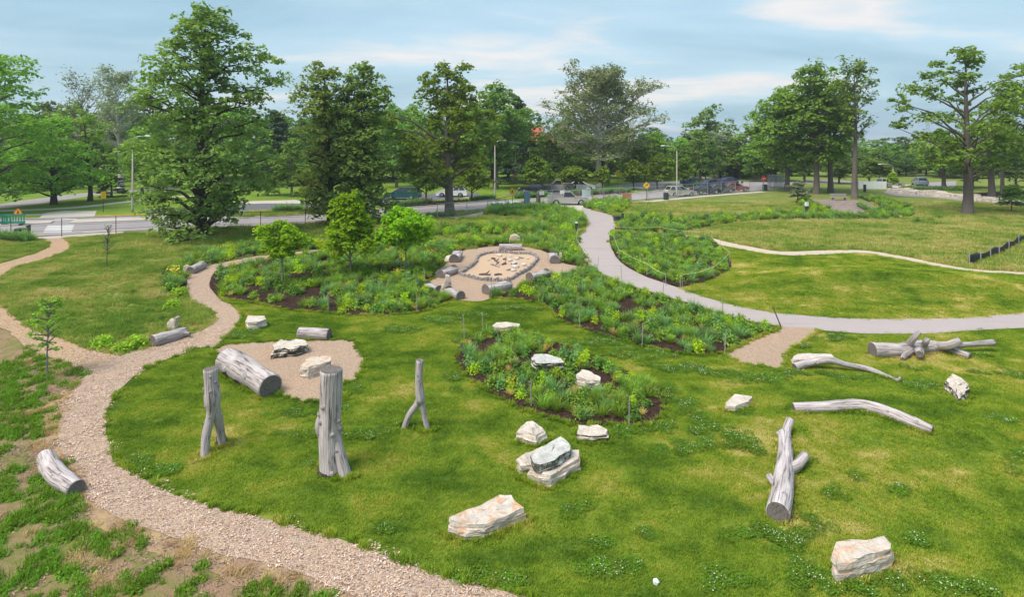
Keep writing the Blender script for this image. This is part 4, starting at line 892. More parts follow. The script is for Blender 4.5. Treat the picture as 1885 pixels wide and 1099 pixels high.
def log(label, pts, rad, seed, branches=(), mat='wood', cuts='ab', name='log', cat='log', knots=3, flat=None, rough=0.10):
    """pts world points of the axis; branches: list of (pts, radii); each branch its own part"""
    base = Vector((pts[0].x, pts[0].y, float(hgt(pts[0].x, pts[0].y)))); e = empty(name, base); L_ = lambda p: Vector(p) - base
    M_ = MT[mat]; rnd = random.Random(seed)
    for a_, b_, ra, rb_ in zip(pts[:-1], pts[1:], rad[:-1], rad[1:]):
        d_ = (b_ - a_); w_ = Vector((-d_.y, d_.x, 0)).normalized()
        for k in range(int(d_.length / .12) + 1):
            t = k * .12 / max(d_.length, .01); q_ = a_.lerp(b_, min(1, t)); r_ = ra + (rb_ - ra) * min(1, t)
            if q_.z - float(hgt(q_.x, q_.y)) < r_ * 1.3: BASES.extend([tuple((q_ + w_ * r_ * .8).xy), tuple((q_ - w_ * r_ * .8).xy)])
    parts_ = [limb([L_(p) for p in pts], rad, seed, 20, rough)]
    me = uvmesh('trunk', parts_, M_)
    if flat is not None:      # sawn seat: flatten everything above a level
        for vv in me.vertices:
            if vv.co.z > flat: vv.co.z = flat + (vv.co.z - flat) * 0.06
    obj('trunk', me, e)
    for i, (bp, br) in enumerate(branches):
        obj('branch', uvmesh('branch', [limb([L_(p) for p in bp], br, seed + 5 + i, 12, rough)], M_), e)
        if br[-1] > 0.05: cutface(e, L_(bp[-1]), Vector(bp[-1]) - Vector(bp[-2]), br[-1] * 0.95, seed + i)
    if 'a' in cuts: cutface(e, L_(pts[0]), pts[0] - pts[1], rad[0] * 0.97, seed + 20)
    if 'b' in cuts: cutface(e, L_(pts[-1]), pts[-1] - pts[-2], rad[-1] * 0.97, seed + 21)
    for k in range(knots):
        i = rnd.randrange(len(pts) - 1); t = rnd.random(); p = pts[i].lerp(pts[i + 1], t); r = rad[i] * (1 - t) + rad[i + 1] * t
        ax = (pts[i + 1] - pts[i]).normalized(); w = Vector((rnd.uniform(-1, 1), rnd.uniform(-1.3, 0.1), rnd.uniform(-.2, 1))); w = (w - ax * w.dot(ax)).normalized()
        if flat is not None: continue
        obj('knot', uvmesh('knot', [limb([L_(p + w * r * 0.75), L_(p + w * (r * 0.98)), L_(p + w * (r * 1.10))], [r * .32, r * .24, r * .12], seed + 40 + k, 9, 0.2, 0.04)], M_), e)
    return tag(e, label, cat)
def ax(px, py, r, lift=0.0): return Pz(px, py, r * 0.82 + lift)
def rot_hole(o, c, nrm, rx, rz, seed):
    nrm = nrm.normalized(); a = Vector((0, 0, 1)).cross(nrm).normalized(); b = nrm.cross(a); v = [Vector((0, 0, 0)) - nrm * .03]; n = 16
    for ring, off in ((.6, -.01), (1.0, .012)):
        for k in range(n): t = 2 * math.pi * k / n; w = 1 + .25 * mnoise.noise(Vector((math.cos(t), math.sin(t), seed))); v.append((a * math.cos(t) * rx + b * math.sin(t) * rz) * ring * w + nrm * off)
    f = [(0, 1 + k, 1 + (k + 1) % n) for k in range(n)] + [(1 + k, 1 + n + k, 1 + n + (k + 1) % n, 1 + (k + 1) % n) for k in range(n)]
    return obj('rot_hole', mesh('rot_hole', v, f, MT['char']), o, c)
# fallen logs on the lawn
bl = log('big hollow log with rot holes lying diagonally across the play area edge', [ax(418, 664, .42), ax(450, 681, .40), ax(498, 712, .36)], [.42, .40, .37], 1, knots=3)
_a, _b = ax(418, 664, .42), ax(498, 712, .36); _d = (_b - _a).normalized(); _n = Vector((0, 0, 1)).cross(_d).normalized(); _n = _n if _n.y < 0 else -_n
for _t, _w in ((.22, .16), (.52, .2)): rot_hole(bl, _a.lerp(_b, _t) + (_n * .92 - Vector((0, 0, .42))).normalized() * .405 - bl.location, _n * .92 - Vector((0, 0, .42)), _w, .10, _t)
log('short thick log on the lawn behind the mossy boulder', [ax(551, 614, .25), ax(578, 615, .25), ax(606, 616, .25)], [.25, .25, .245], 2, knots=1)
log('bench log beside the path with a tan stone behind it', [ax(281, 629, .24), ax(310, 621, .23), ax(340, 612, .22)], [.25, .24, .21], 3, [([ax(326, 616, .24), ax(340, 614, .24), Pz(350, 614, .2)], [.09, .08, .06])], knots=2)
log('short grey log with a small stone on the upper path bend', [ax(350, 499, .24), ax(361, 494, .24), ax(373, 488, .24)], [.27, .26, .26], 4, knots=2)
log('bent pale log on the rough bank at the far left', [ax(84, 842, .19), ax(94, 862, .2), ax(110, 880, .2), ax(141, 900, .19)], [.185, .21, .215, .185], 5, knots=4, mat='woodlight')
# forked log on the right
b0 = [ax(1432, 945, .23), ax(1440, 905, .23), ax(1444, 868, .21), ax(1446, 835, .17), ax(1444, 800, .14)]
log('forked log lying on the lawn with its cut end towards the camera', b0, [.235, .225, .20, .17, .15], 6,
    [([ax(1443, 866, .2), ax(1464, 860, .14, .05), ax(1483, 838, .08, .22)], [.15, .12, .10]), ([ax(1445, 808, .14), ax(1449, 790, .11, .1), ax(1455, 772, .08, .28)], [.13, .11, .10]),
     ([ax(1444, 808, .14), ax(1437, 800, .1, .08), ax(1432, 794, .09, .14)], [.10, .085, .075]), ([ax(1440, 895, .2), ax(1424, 888, .12, .05), ax(1416, 876, .08, .12)], [.11, .085, .075])], cuts='a', mat='woodlight', knots=3)
log('long curved pale log arching over the mound on the right', [ax(1461, 752, .14), ax(1520, 750, .15), ax(1585, 747, .16), ax(1640, 762, .16), ax(1685, 780, .15), ax(1716, 792, .13)], [.15, .155, .17, .165, .15, .11], 7, mat='woodlight', knots=4)
log('thin crooked fallen branch leaning on the flat white slab', [Pz(1463, 676, .12), Pz(1490, 668, .22), Pz(1525, 663, .34), Pz(1560, 672, .22), Pz(1600, 680, .12), Pz(1635, 694, .07), Pz(1652, 701, .05)], [.13, .12, .125, .09, .085, .065, .05], 8, [([Pz(1650, 701, .05), Pz(1656, 698, .12), Pz(1657, 694, .16)], [.05, .04, .025])], cuts='a', mat='woodlight', knots=3)
log('large fallen trunk with several stub branches and an open knot hole', [ax(1606, 645, .27), ax(1650, 645, .25), ax(1695, 640, .23), ax(1735, 640, .19), ax(1760, 648, .16), ax(1786, 657, .12)], [.285, .26, .255, .20, .15, .13], 9,
    [([ax(1668, 640, .26), Pz(1683, 622, .75), Pz(1692, 610, 1.0)], [.14, .10, .075]), ([ax(1715, 636, .22), Pz(1745, 636, .38), Pz(1768, 627, .62)], [.16, .15, .13]), ([Pz(1745, 637, .30), Pz(1785, 634, .30), Pz(1829, 631, .35)], [.12, .095, .12]),
     ([ax(1700, 640, .24), Pz(1705, 628, .60), Pz(1708, 625, .66)], [.12, .10, .08]), ([ax(1680, 645, .24), Pz(1664, 656, .14), Pz(1662, 661, .1)], [.12, .09, .07]), ([ax(1690, 644, .26), Pz(1693, 649, .28), Pz(1693, 652, .28)], [.18, .145, .13])], mat='wood', knots=3)
# log circle: seats sawn flat on top
def seat(label, a, b, r, seed, flat=0.80, **k):
    A, B = Pz(a[0], a[1], r * .8), Pz(b[0], b[1], r * .8); M_ = A.lerp(B, .5)
    return log(label, [A, M_, B], [r, r * 1.02, r], seed, flat=r * 1.6 * flat, knots=0, name='seat_log', cat='log seat', rough=.07, **k)
seat('seat log at the top of the log circle in front of the headstone rock', (919, 455), (961, 455), .30, 20, 0.95)
seat('seat log at the upper left of the log circle beside a white rock', (843, 466), (836, 477), .34, 21)
seat('seat log at the left of the log circle seen end on', (810, 505), (836, 496), .31, 22)
seat('left half of the split seat pair around the pale pointed stone', (788, 526), (808, 534), .26, 23)
seat('right half of the split seat pair with its cut end showing', (826, 535), (848, 545), .27, 24)
seat('seat log at the bottom of the log circle closest to the lawn', (894, 534), (936, 524), .33, 25)
seat('seat log at the lower right of the log circle half hidden by plants', (975, 511), (1006, 503), .32, 26)
seat('seat log at the upper right of the log circle next to an upright stone', (1017, 470), (1021, 479), .34, 27)
def upright(label, base, w, h, th, seed, mat, rz=0.0, lean=0.0, pts=None):
    """standing stone"""
    rnd = random.Random(seed); c = P(*base); pr = pts or [(-.5, 0), (-.46, .5), (-.38, .85), (-.05, 1.0), (.2, .93), (.42, .7), (.5, .3), (.48, 0)]
    n = 36; poly = [np.array((x * w, z * h)) for x, z in pr]; P2 = []
    for i in range(len(poly)):
        a, b = poly[i], poly[(i + 1) % len(poly)]; m = max(2, int(np.hypot(*(b - a)) / .09)); P2 += [a + (b - a) * k / m for k in range(m)]
    P2 = np.array(P2); cen = P2.mean(0); v = []; f = []; k = len(P2)
    for j, (s, yy) in enumerate(((.0, -.55), (.55, -.52), (.92, -.45), (1.0, -.2), (1.0, .2), (.92, .45), (.55, .52), (0, .55))):
        for (x, z) in P2:
            x2, z2 = cen[0] + (x - cen[0]) * s, cen[1] + (z - cen[1]) * s; q = Vector((x2 * 3 + seed, yy, z2 * 3)); d = .05 * mnoise.noise(q) + .03 * mnoise.noise(q * 3)
            v.append((x2 + d * w, yy * th + d * th + lean * z2, max(-.05, z2 + (d * .5 if z > .02 else -.05))))
        if j:
            for i in range(k): a, b = (j - 1) * k + i, (j - 1) * k + (i + 1) % k; f.append((a, b, b + k, a + k))
    return tag(obj('standing_stone', mesh('standing_stone', v, f, mat), None, c, rz), label, 'rock')
upright('rounded tan headstone rock behind the top seat log', (948, 450), .95, .82, .35, 1, MT['rock_tan'])
upright('pale pointed stone standing between the split seat logs', (820, 540), .62, .98, .28, 2, MT['rock_tan'], 0.2, 0, [(-.5, 0), (-.35, .35), (-.1, .6), (0, 1.0), (.35, .95), (.5, .5), (.5, 0)])
upright('narrow upright stone post right of the log circle', (1032, 482), .17, .62, .16, 3, MT['rock_tan'], 0, 0, [(-.5, 0), (-.5, .98), (-.2, 1.0), (.4, .97), (.5, .9), (.5, 0)])
upright('tan leaning stone behind the bench log by the path', (319, 608), .52, .62, .2, 4, MT['rock_st2'], -.25, 0, [(-.5, 0), (-.48, .55), (-.2, .75), (.1, .8), (.4, 1.0), (.5, .9), (.3, .4), (.36, 0)])
upright('small tan stone at the end of the log on the upper path bend', (344, 503), .42, .5, .25, 5, MT['rock_tan'], .3)
rock('white rock beside the upper left seat log of the circle', [(817, 475), (822, 470), (831, 468), (832, 474), (826, 477), (819, 477)], 0.25, MT['rock'], 31, round_=.6)
rock('low white stone left of the split seat pair', [(781, 532), (790, 530), (803, 534), (797, 537), (785, 535)], 0.12, MT['rock'], 32)
rock('pale stone right of the lower right seat log', [(1008, 507), (1014, 504), (1021, 505), (1018, 508), (1011, 509)], 0.10, MT['rock'], 33)
# sand pit edging: small upright stones
def edging():
    rnd = random.Random(9); C = catmull([tuple(p) for p in ZP['pit'][::1]], 0.5, True); L_ = np.concatenate([[0], np.cumsum(np.hypot(*np.diff(np.vstack([C, C[:1]]), axis=0).T))]); tot = L_[-1]; n = int(tot / 0.20)
    Cc = np.vstack([C, C[:1]]); c0 = C.mean(0); e = empty('stone_edging', (c0[0], c0[1], float(hgt(*c0)))); ms = []
    for k in range(6):
        w, d, h = .085 + .025 * rnd.random(), .085 + .03 * rnd.random(), .14 + .09 * rnd.random(); poly = [(math.cos(a) * w * rnd.uniform(.85, 1.1), math.sin(a) * d * rnd.uniform(.85, 1.1)) for a in [i * 2 * math.pi / 7 for i in range(7)]]
        t = MB(); t.slab(poly, -.1, h); v = [(x, y, z + (rnd.uniform(-.04, .04) if z > 0 else 0)) for x, y, z in t.v]; ms.append(mesh('stone', v, t.f, MT['slate']))
    for i in range(n):
        s = (i + .5) / n * tot; x, y = np.interp(s, L_, Cc[:, 0]), np.interp(s, L_, Cc[:, 1])
        obj('stone', ms[rnd.randrange(6)], e, (x - c0[0] + rnd.uniform(-.03, .03), y - c0[1] + rnd.uniform(-.03, .03), .04), rnd.random() * 6)
    tag(e, 'winding ring of small grey upright stones edging the sand pit', 'edging')
edging()
def pit_things():
    rk = [((919, 472), .5, 'white stone at the upper left inside the sand pit'), ((899, 481), .32, 'small white stone at the left inside the sand pit'), ((938, 481), .42, 'white stone in the middle of the sand pit'), ((951, 478), .45, 'flat white stone right of centre in the sand pit'), ((971, 478), .3, 'small white stone at the upper right of the sand pit'),
          ((964, 489), .45, 'white stone near the right edge of the sand pit'), ((950, 492), .6, 'largest white stone in the sand pit'), ((945, 499), .5, 'white stone lowest in the sand pit'), ((939, 474), .34, 'small pale stone at the top of the sand pit'), ((946, 486), .55, 'grey flat stone above the largest white one in the sand pit')]
    for i, (c, w, lab) in enumerate(rk):
        p = P(*c); m = mpp(c[1]); W2 = w * .8 / m / 2; rnd = random.Random(i + 60)
        poly = [(c[0] + W2 * math.cos(a) * rnd.uniform(.8, 1.1), c[1] - 3.5 + W2 * .38 * math.sin(a) * rnd.uniform(.7, 1.1)) for a in [k * math.pi / 3.5 for k in range(7)]]
        rock(lab, [(x, y) for x, y in reversed(poly)], 0.16 if w > .4 else .11, MT['rock'] if i != 9 else MT['rock_grey'], 70 + i, z0=.03, name='pit_stone', round_=.6, lay=5)
    st = [((904, 486), (919, 491), 'crooked stick left of centre in the sand pit', .5), ((910, 478), (917, 484), 'forked stick near the upper left of the sand pit', .3), ((924, 487), (932, 485), 'short brown stick in the middle of the sand pit', .2), ((950, 474), (964, 475), 'long grey stick at the top of the sand pit', 0),
          ((882, 505), (903, 506), 'branching driftwood stick at the bottom left of the sand pit', .5), ((910, 506), (924, 505), 'short dark stick at the bottom of the sand pit', 0), ((932, 497), (949, 496), 'dark stick beside the lowest white stone in the sand pit', 0), ((926, 477), (932, 478), 'small dark stick near the top of the sand pit', .2), ((904, 476), (912, 476), 'thin stick next to the upper left white stone in the pit', 0)]
    for i, (a, b, lab, br) in enumerate(st):
        A, B = Pz(a[0], a[1], .09), Pz(b[0], b[1], .09); M_ = A.lerp(B, .5) + Vector((0, 0, .04)); base = P(*a); e = empty('stick', base)
        obj('stem', uvmesh('stem', [limb([A - base, M_ - base, B - base], [.05, .055, .035], 80 + i, 8, .2)], MT['bark'] if i % 3 else MT['wood']), e)
        if br: obj('twig', uvmesh('twig', [limb([M_ - base, M_ - base + Vector((br * .4, br * .5, .06)), M_ - base + Vector((br * .5, br, .1))], [.04, .035, .02], 90 + i, 7, .2)], MT['bark']), e)
        tag(e, lab, 'stick')
pit_things()
# standing snags
def snag(label, stems, seed, topcut, knots, char=None):
    b = stems[0][0][0]; base = Vector((b.x, b.y, float(hgt(b.x, b.y)))); e = empty('standing_snag', base)
    for i, (pts, rad) in enumerate(stems):
        obj('trunk' if i == 0 else 'leg', uvmesh('trunk', [limb([p - base for p in pts], rad, seed + i, 20, .09)], MT['wood']), e)
    cutface(e, topcut[0] - base, Vector((0.03, 0.02, 1)), topcut[1], seed)
    rnd = random.Random(seed); pts, rad = stems[0]
    for k in range(knots):
        i = rnd.randrange(len(pts) - 1); t = rnd.random(); p = pts[i].lerp(pts[i + 1], t); r = rad[i] * (1 - t) + rad[i + 1] * t; a = rnd.uniform(-2.9, .1); w = Vector((math.cos(a), math.sin(a), .25))
        obj('knot', uvmesh('knot', [limb([p - base + w * r * .6, p - base + w * r * .98, p - base + w * r * 1.2], [r * .34, r * .23, r * .13], seed + 50 + k, 9, .2, .04)], MT['wood']), e)
    if char: obj('dark_stain', uvmesh('dark_stain', [limb([q - base for q in char[0]], char[1], seed + 99, 14, .12, .05)], MT['char']), e)
    return tag(e, label, 'tree trunk')
def gp(px, py, dz=-.08):
    p = P(px, py); p.z += dz; return p
Ya = P(376, 840).y; s_ = Ya / FPX
snag('left standing grey trunk splitting into two legs', [([gp(376, 842), PY(380, 800, Ya + .1), PY(389, 762, Ya + .2), PY(391, 735, Ya + .2), PY(389, 705, Ya + .2), PY(388, 679, Ya + .2)], [.10, .105, .12, .195, .17, .165]), ([gp(409, 820), PY(406, 795, Ya + .5), PY(400, 765, Ya + .32), PY(393, 738, Ya + .22)], [.095, .105, .115, .12])], 3, (PY(388, 679, Ya + .2), .16), 11,
     ([gp(407, 819), gp(407, 819, .1), gp(406, 815, .16)], [.118, .124, .12]))
Yb = P(612, 868).y
snag('tallest standing trunk in the middle with a flared root leg', [([gp(612, 868), PY(610, 840, Yb), PY(608, 800, Yb), PY(608, 770, Yb), PY(609, 730, Yb), PY(610, 681, Yb)], [.31, .29, .265, .25, .245, .255]), ([gp(637, 878), PY(630, 852, Yb - .16), PY(622, 820, Yb - .1), PY(616, 785, Yb)], [.15, .13, .12, .10]), ([PY(593, 810, Yb), PY(588, 785, Yb - .05), PY(594, 755, Yb)], [.05, .11, .05])], 4, (PY(610, 681, Yb), .25), 9,
     ([gp(611, 868), gp(611, 868, .03), gp(611, 868, .09)], [.335, .33, .31]))
Yc = P(765, 790).y
snag('thin standing trunk with two spread legs right of the tall one', [([PY(774, 741, Yc), PY(773, 725, Yc), PY(771, 700, Yc), PY(773, 663, Yc)], [.12, .125, .105, .105]), ([gp(743, 788), PY(753, 765, Yc), PY(767, 745, Yc), PY(773, 732, Yc)], [.085, .085, .085, .08]), ([gp(788, 792), PY(781, 765, Yc), PY(777, 745, Yc), PY(774, 732, Yc)], [.07, .075, .08, .08])], 5, (PY(773, 663, Yc), .10), 5)

for q in ((376, 842), (409, 820), (612, 868), (637, 878), (743, 788), (788, 792)):
    c = P(*q); BASES.extend([(c.x + .22 * math.cos(a), c.y + .22 * math.sin(a)) for a in range(7)])
def base_grass():
    rng = np.random.default_rng(8); B = np.repeat(np.array(BASES), 3, 0); B = B + rng.normal(0, .05, B.shape); x, y = B[:, 0], B[:, 1]
    k = inside(ZP['lawn'], x, y) & ~in_any(x, y, HARD + BN) & in_view(x, y); scatter('base_grass', with_z(x[k], y[k], .012), 'edge', rng, .5, 1.25, 'longer unmown grass against the stones and logs on the lawn', 'grass')
base_grass()
# ------------------------------------------------------------------ trees
def env(kind, t):
    if kind == 'pyr': return 0.16 + 0.84 * (1 - t) ** 0.62 * min(1.0, 0.72 + 2.2 * t)
    if kind == 'oval': return max(0.12, math.sin(math.pi * min(1, t * .86 + .12))) ** 0.65
    if kind == 'round': return max(0.15, math.sin(math.pi * min(1, t * .78 + .2))) ** 0.55
    if kind == 'vase': return 0.35 + 0.65 * math.sin(math.pi * min(1, t * .75 + .1))
    if kind == 'col': return (0.62 + 0.38 * (1 - t) ** .7) * min(1.0, .82 + 1.2 * t) * min(1.0, .35 + (1 - t) * 5.0)
    if kind == 'cone': return 0.06 + 0.94 * (1 - t) ** 0.9
    if kind == 'dbl': return (0.55 + 0.45 * (1 - t)) * (0.16 + 0.84 * (1 - t) ** .45) * min(1, .8 + t)
    return 1.0
def tree_data(seed, H, R, clear, kind='oval', leafm=None, bark=None, nb=34, ns=5, ncl=3, nl=34, ls=0.24, rc=0.75, a0=5, a1=55, droop=0.25, tr=None, gaps=0.15, leader=0.93, flat=0.6, lump=0.35, limbs=1.0, fork=0, lean=0.0):
    rng = np.random.default_rng(seed); mb_v, mb_f, mb_u = [], [], []
    def addtube(pts, rad, n):
        v, f, u = tube_data(pts, rad, n, False); b = len(mb_v); mb_v.extend(v); mb_f.extend([tuple(i + b for i in q) for q in f]); mb_u.extend(u)
    r0 = tr or H * 0.021; TP = []; m = 9
    dx, dy = rng.normal(0, .02 * H, 2)
    for i in range(m + 1):
        t = i / m; TP.append(Vector((dx * t * t + lean * H * t + .012 * H * math.sin(3 * t + seed), dy * t * t, H * leader * t)))
    rad = [r0 * (1.0 - 0.9 * (i / m) ** 1.1) for i in range(m + 1)]
    addtube([Vector((0, 0, -.15)), Vector((0, 0, .12))] + TP[1:], [r0 * 1.55, r0 * 1.2] + rad[1:], 10)
    def tp(z):
        q = max(0, min(.999, z / (H * leader))) * m; i = int(q); return TP[i].lerp(TP[i + 1], q - i), rad[i] * (1 - q + i) + rad[i + 1] * (q - i)
    C = []; Rc = []; gold = 2.399963; az = rng.random() * 6
    ph = rng.random(4) * 6.28
    for b in range(nb):
        t = (b + rng.random() * .8) / nb; az += gold + rng.normal(0, .35)
        if rng.random() < gaps: continue
        z = clear + (H * leader - clear) * t ** 0.92; p0, rr = tp(z * .985 if z < H * leader else H * leader * .98)
        lob = 1 + lump * (math.sin(2 * az + 5 * t + ph[0]) * .5 + math.sin(3 * az - 9 * t + ph[1]) * .5)
        L_ = R * env(kind, t) * lob * (0.82 + .3 * rng.random()); el = math.radians(a0 + (a1 - a0) * t + rng.normal(0, 7))
        d = Vector((math.cos(az) * math.cos(el), math.sin(az) * math.cos(el), math.sin(el))); pts = [p0]; nn = 5
        for k in range(1, nn + 1):
            s = k / nn; q = p0 + d * L_ * s; q.z -= droop * L_ * s * s; q += Vector(rng.normal(0, .035 * L_, 3)) * s; q.z = max(q.z, .25); pts.append(q)
        br = max(.03, min(rr * .62, r0 * .42) * (0.5 + .5 * L_ / R)); addtube(pts, [br * (1 - .85 * k / nn) for k in range(nn + 1)], 6)
        C.append(pts[-1]); Rc.append(rc * .9)
        for s2 in range(ns):
            s = .28 + .68 * (s2 + rng.random()) / ns; i = min(nn - 1, int(s * nn)); q0 = pts[i].lerp(pts[i + 1], s * nn - i); side = 1 if s2 % 2 else -1
            a2 = az + side * math.radians(35 + 30 * rng.random()); e2 = el * .5 + math.radians(rng.normal(8, 16)); l2 = L_ * (.42 - .18 * s) * (.7 + .7 * rng.random())
            d2 = Vector((math.cos(a2) * math.cos(e2), math.sin(a2) * math.cos(e2), math.sin(e2))); q1 = q0 + d2 * l2 * .55; q2 = q0 + d2 * l2; q2.z -= droop * l2 * .6; q2.z = max(q2.z, .2)
            if limbs: addtube([q0, q1, q2], [br * .38, br * .26, br * .08], 4)
            for cc in range(ncl):
                C.append(q0.lerp(q2, .35 + .65 * (cc + rng.random()) / ncl)); Rc.append(rc)
    C = np.array([tuple(c) for c in C]); Rc = np.array(Rc) * (0.7 + .6 * rng.random(len(C)))
    n = len(C) * nl; ci = np.repeat(np.arange(len(C)), nl); d = rng.normal(size=(n, 3)); d /= np.linalg.norm(d, axis=1)[:, None]; d[:, 2] = np.where(d[:, 2] < -.2, -d[:, 2] * .6, d[:, 2])
    rr = Rc[ci] * (0.35 + .65 * rng.random(n) ** .5); off = d * rr[:, None]; off[:, 2] *= flat; c = C[ci] + off; c[:, 2] = np.maximum(c[:, 2], .12)
    nrm = d * .6 + np.array([0, 0, .75]) + rng.normal(0, .38, (n, 3)); Q = leafquads(rng, c, nrm, np.full(n, ls), 1.25)
    tm = mesh('trunk', mb_v, mb_f, bark or MT['bark'], True, mb_u); cr = np.clip(rng.random(len(C)) * .6 + .0, 0, 1)[ci] + .4 * rng.random(n)
    return tm, quadmesh('crown', Q, leafm or LF['mid'], rnd=cr)
def put_tree(data, loc, label, scale=1.0, rz=0.0, name='tree', cat='tree', group=None, sxy=None):
    e = empty(name, loc, rz); s = scale; sx = sxy or s; e.scale = (sx, sx, s)
    obj('trunk', data[0], e); obj('crown', data[1], e); return tag(e, label, cat, group)
def tdim(px, py, ytop, hw):
    """real height and crown radius of a tree standing at a photo point"""
    p = P(px, py); Y = p.y; return p, CAM_H + (HOR - ytop) / FPX * Y - p.z, hw * Y / FPX
def tree(label, px, py, ytop, hw, seed, name='tree', **k):
    p, H, R = tdim(px, py, ytop, hw); k.setdefault('clear', .1 * H); d = tree_data(seed, H, R, **k); return put_tree(d, p, label, name=name)
def lobe_data(seed, H, R, clear, kind='oval', leafm=None, bark=None, nlobe=24, lr=.36, lf=.8, rc=.8, nl=26, ls=.3, tr=None, lump=.3, gaps=.1, cover=1.0, top=.86, lean=0.0, droop=0.0, low=None, limbs=1, jit=.25, ragged=.35, limb=.45):
    """broadleaf crown as many overlapping foliage masses, each fed by its own limb"""
    rng = np.random.default_rng(seed); V_, F_, U_ = [], [], []
    def addtube(pts, rad, n):
        v, f, u = tube_data(pts, rad, n, False); b = len(V_); V_.extend(v); F_.extend([tuple(i + b for i in q) for q in f]); U_.extend(u)
    r0 = tr or H * .021; m = 9; dx, dy = rng.normal(0, .015 * H, 2); Ht = H * top; TP = [Vector((dx * (i / m) ** 2 + lean * H * i / m + .008 * H * math.sin(4 * i / m + seed), dy * (i / m) ** 2, Ht * i / m)) for i in range(m + 1)]; rad = [r0 * (1 - .88 * (i / m) ** 1.15) for i in range(m + 1)]
    addtube([Vector((0, 0, -.15)), Vector((0, 0, .12))] + TP[1:], [r0 * 1.6, r0 * 1.22] + rad[1:], 10)
    def tp(z):
        q = max(0, min(.999, z / Ht)) * m; i = int(q); return TP[i].lerp(TP[i + 1], q - i), rad[i] * (1 - q + i) + rad[i + 1] * (q - i)
    az = rng.random() * 6; ph = rng.random(4) * 6.28; C, Rc, LV = [], [], []
    for b in range(nlobe):
        t = (b + rng.random() * .7) / nlobe; az += 2.399963 + rng.normal(0, .3)
        if rng.random() < gaps: continue
        ee = env(kind, t) * (1 + lump * .5 * (math.sin(2 * az + 5 * t + ph[0]) + math.sin(3 * az - 8 * t + ph[1]))); l_r = R * lr * (.75 + .5 * rng.random()) * (.55 + .45 * min(1, ee))
        hr = max(0, R * ee - l_r * .8) * (rng.random() ** .35); z = clear + l_r * lf * .7 + (H - l_r * lf - clear - l_r * lf * .5) * t; c0, rr = tp(z); ct = Vector((c0.x + hr * math.cos(az), c0.y + hr * math.sin(az), z - droop * hr))
        zb = max(clear * .8, min(z - .55 * hr, Ht * .97)) if hr > .3 else min(z * .9, Ht * .97); p0, rb = tp(zb); mid = p0.lerp(ct, .5) + Vector((0, 0, .10 * hr)) + Vector(rng.normal(0, .05 * max(hr, .5), 3)); br = max(.03, min(rb * .65, r0 * limb))
        addtube([p0, p0.lerp(mid, .55) + Vector((0, 0, -.02 * hr)), mid, ct], [br, br * .75, br * .55, br * .2], 6)
        nc = max(5, int(cover * 4 * math.pi * l_r * l_r * lf * .62 / (2.2 * rc * rc))); d = rng.normal(size=(nc, 3)); d /= np.linalg.norm(d, axis=1)[:, None]; lo = d[:, 2] < -.35; d[lo, 2] *= -.5
        k = (1 - ragged) + ragged * 1.3 * rng.random(nc); cc = np.array(ct) + d * (k * l_r)[:, None] * np.array([1, 1, lf]); cc[:, 2] -= droop * .6 * np.hypot(d[:, 0], d[:, 1]) * l_r * .5
        C.append(cc); Rc.append(rc * (.65 + .7 * rng.random(nc))); LV.append(np.full(nc, rng.random()))
        if limbs:
            for q in cc[:5]: addtube([ct, ct.lerp(Vector(q), .5) + Vector((0, 0, .05)), Vector(q)], [br * .3, br * .2, br * .06], 4)
    C = np.concatenate(C); Rc = np.concatenate(Rc); LV = np.concatenate(LV); n = len(C) * nl; ci = np.repeat(np.arange(len(C)), nl); d = rng.normal(size=(n, 3)); d /= np.linalg.norm(d, axis=1)[:, None]; d[:, 2] = np.where(d[:, 2] < -.3, -d[:, 2] * .6, d[:, 2])
    off = d * (Rc[ci] * (.3 + .7 * rng.random(n) ** .6))[:, None]; off[:, 2] *= .7; c = C[ci] + off; c[:, 2] -= (np.hypot(off[:, 0], off[:, 1]) ** 2) * .25 / rc; c[:, 2] = np.maximum(c[:, 2], .15)
    nrm = d * .55 + np.array([0, 0, .7]) + rng.normal(0, .42, (n, 3)); Q = leafquads(rng, c, nrm, np.full(n, ls), 1.25)
    tm = mesh('trunk', V_, F_, bark or MT['bark'], True, U_); val = .35 * LV[ci] + .3 * rng.random(len(C))[ci] + .35 * rng.random(n)
    return tm, quadmesh('crown', Q, leafm or LF['mid'], rnd=val)
def ltree(label, px, py, ytop, hw, seed, name='tree', **k):
    p, H, R = tdim(px, py, ytop, hw); k.setdefault('clear', .12 * H); d = lobe_data(seed, H, R, **k); return put_tree(d, p, label, name=name)
# main trees this side of and along the road
ltree('largest dark green linden with branches down to the grass on the left', 372, 438, 10, 128, 3, name='linden_tree', kind='col', clear=.2, leafm=LF['linden'], bark=MT['bark_dark'], nlobe=96, lr=.28, lf=.72, rc=.72, nl=27, ls=.27, top=.95, droop=.14, lump=.5, gaps=.12, ragged=.5)
ltree('tall dark linden at the left of the pair behind the bright sapling', 608, 412, 108, 72, 8, name='linden_tree', kind='col', clear=.6, leafm=LF['linden'], bark=MT['bark_dark'], nlobe=66, lr=.36, lf=.8, rc=.75, nl=26, ls=.28, top=.93, droop=.12, lump=.35)
ltree('tall dark linden at the right of the pair behind the bright saplings', 668, 412, 112, 72, 12, name='linden_tree', kind='col', clear=.3, leafm=LF['linden'], bark=MT['bark_dark'], nlobe=74, lr=.35, lf=.85, rc=.75, nl=26, ls=.28, top=.93, droop=.18, lump=.3)
ltree('big oak with a bare grey trunk beside the chain link fence', 828, 396, 114, 108, 22, name='oak_tree', kind='round', clear=3.6, leafm=LF['oak'], bark=MT['bark'], nlobe=46, lr=.25, lf=.8, rc=.78, nl=26, ls=.34, tr=.50, top=.93, lump=.5, gaps=.08, droop=.1)
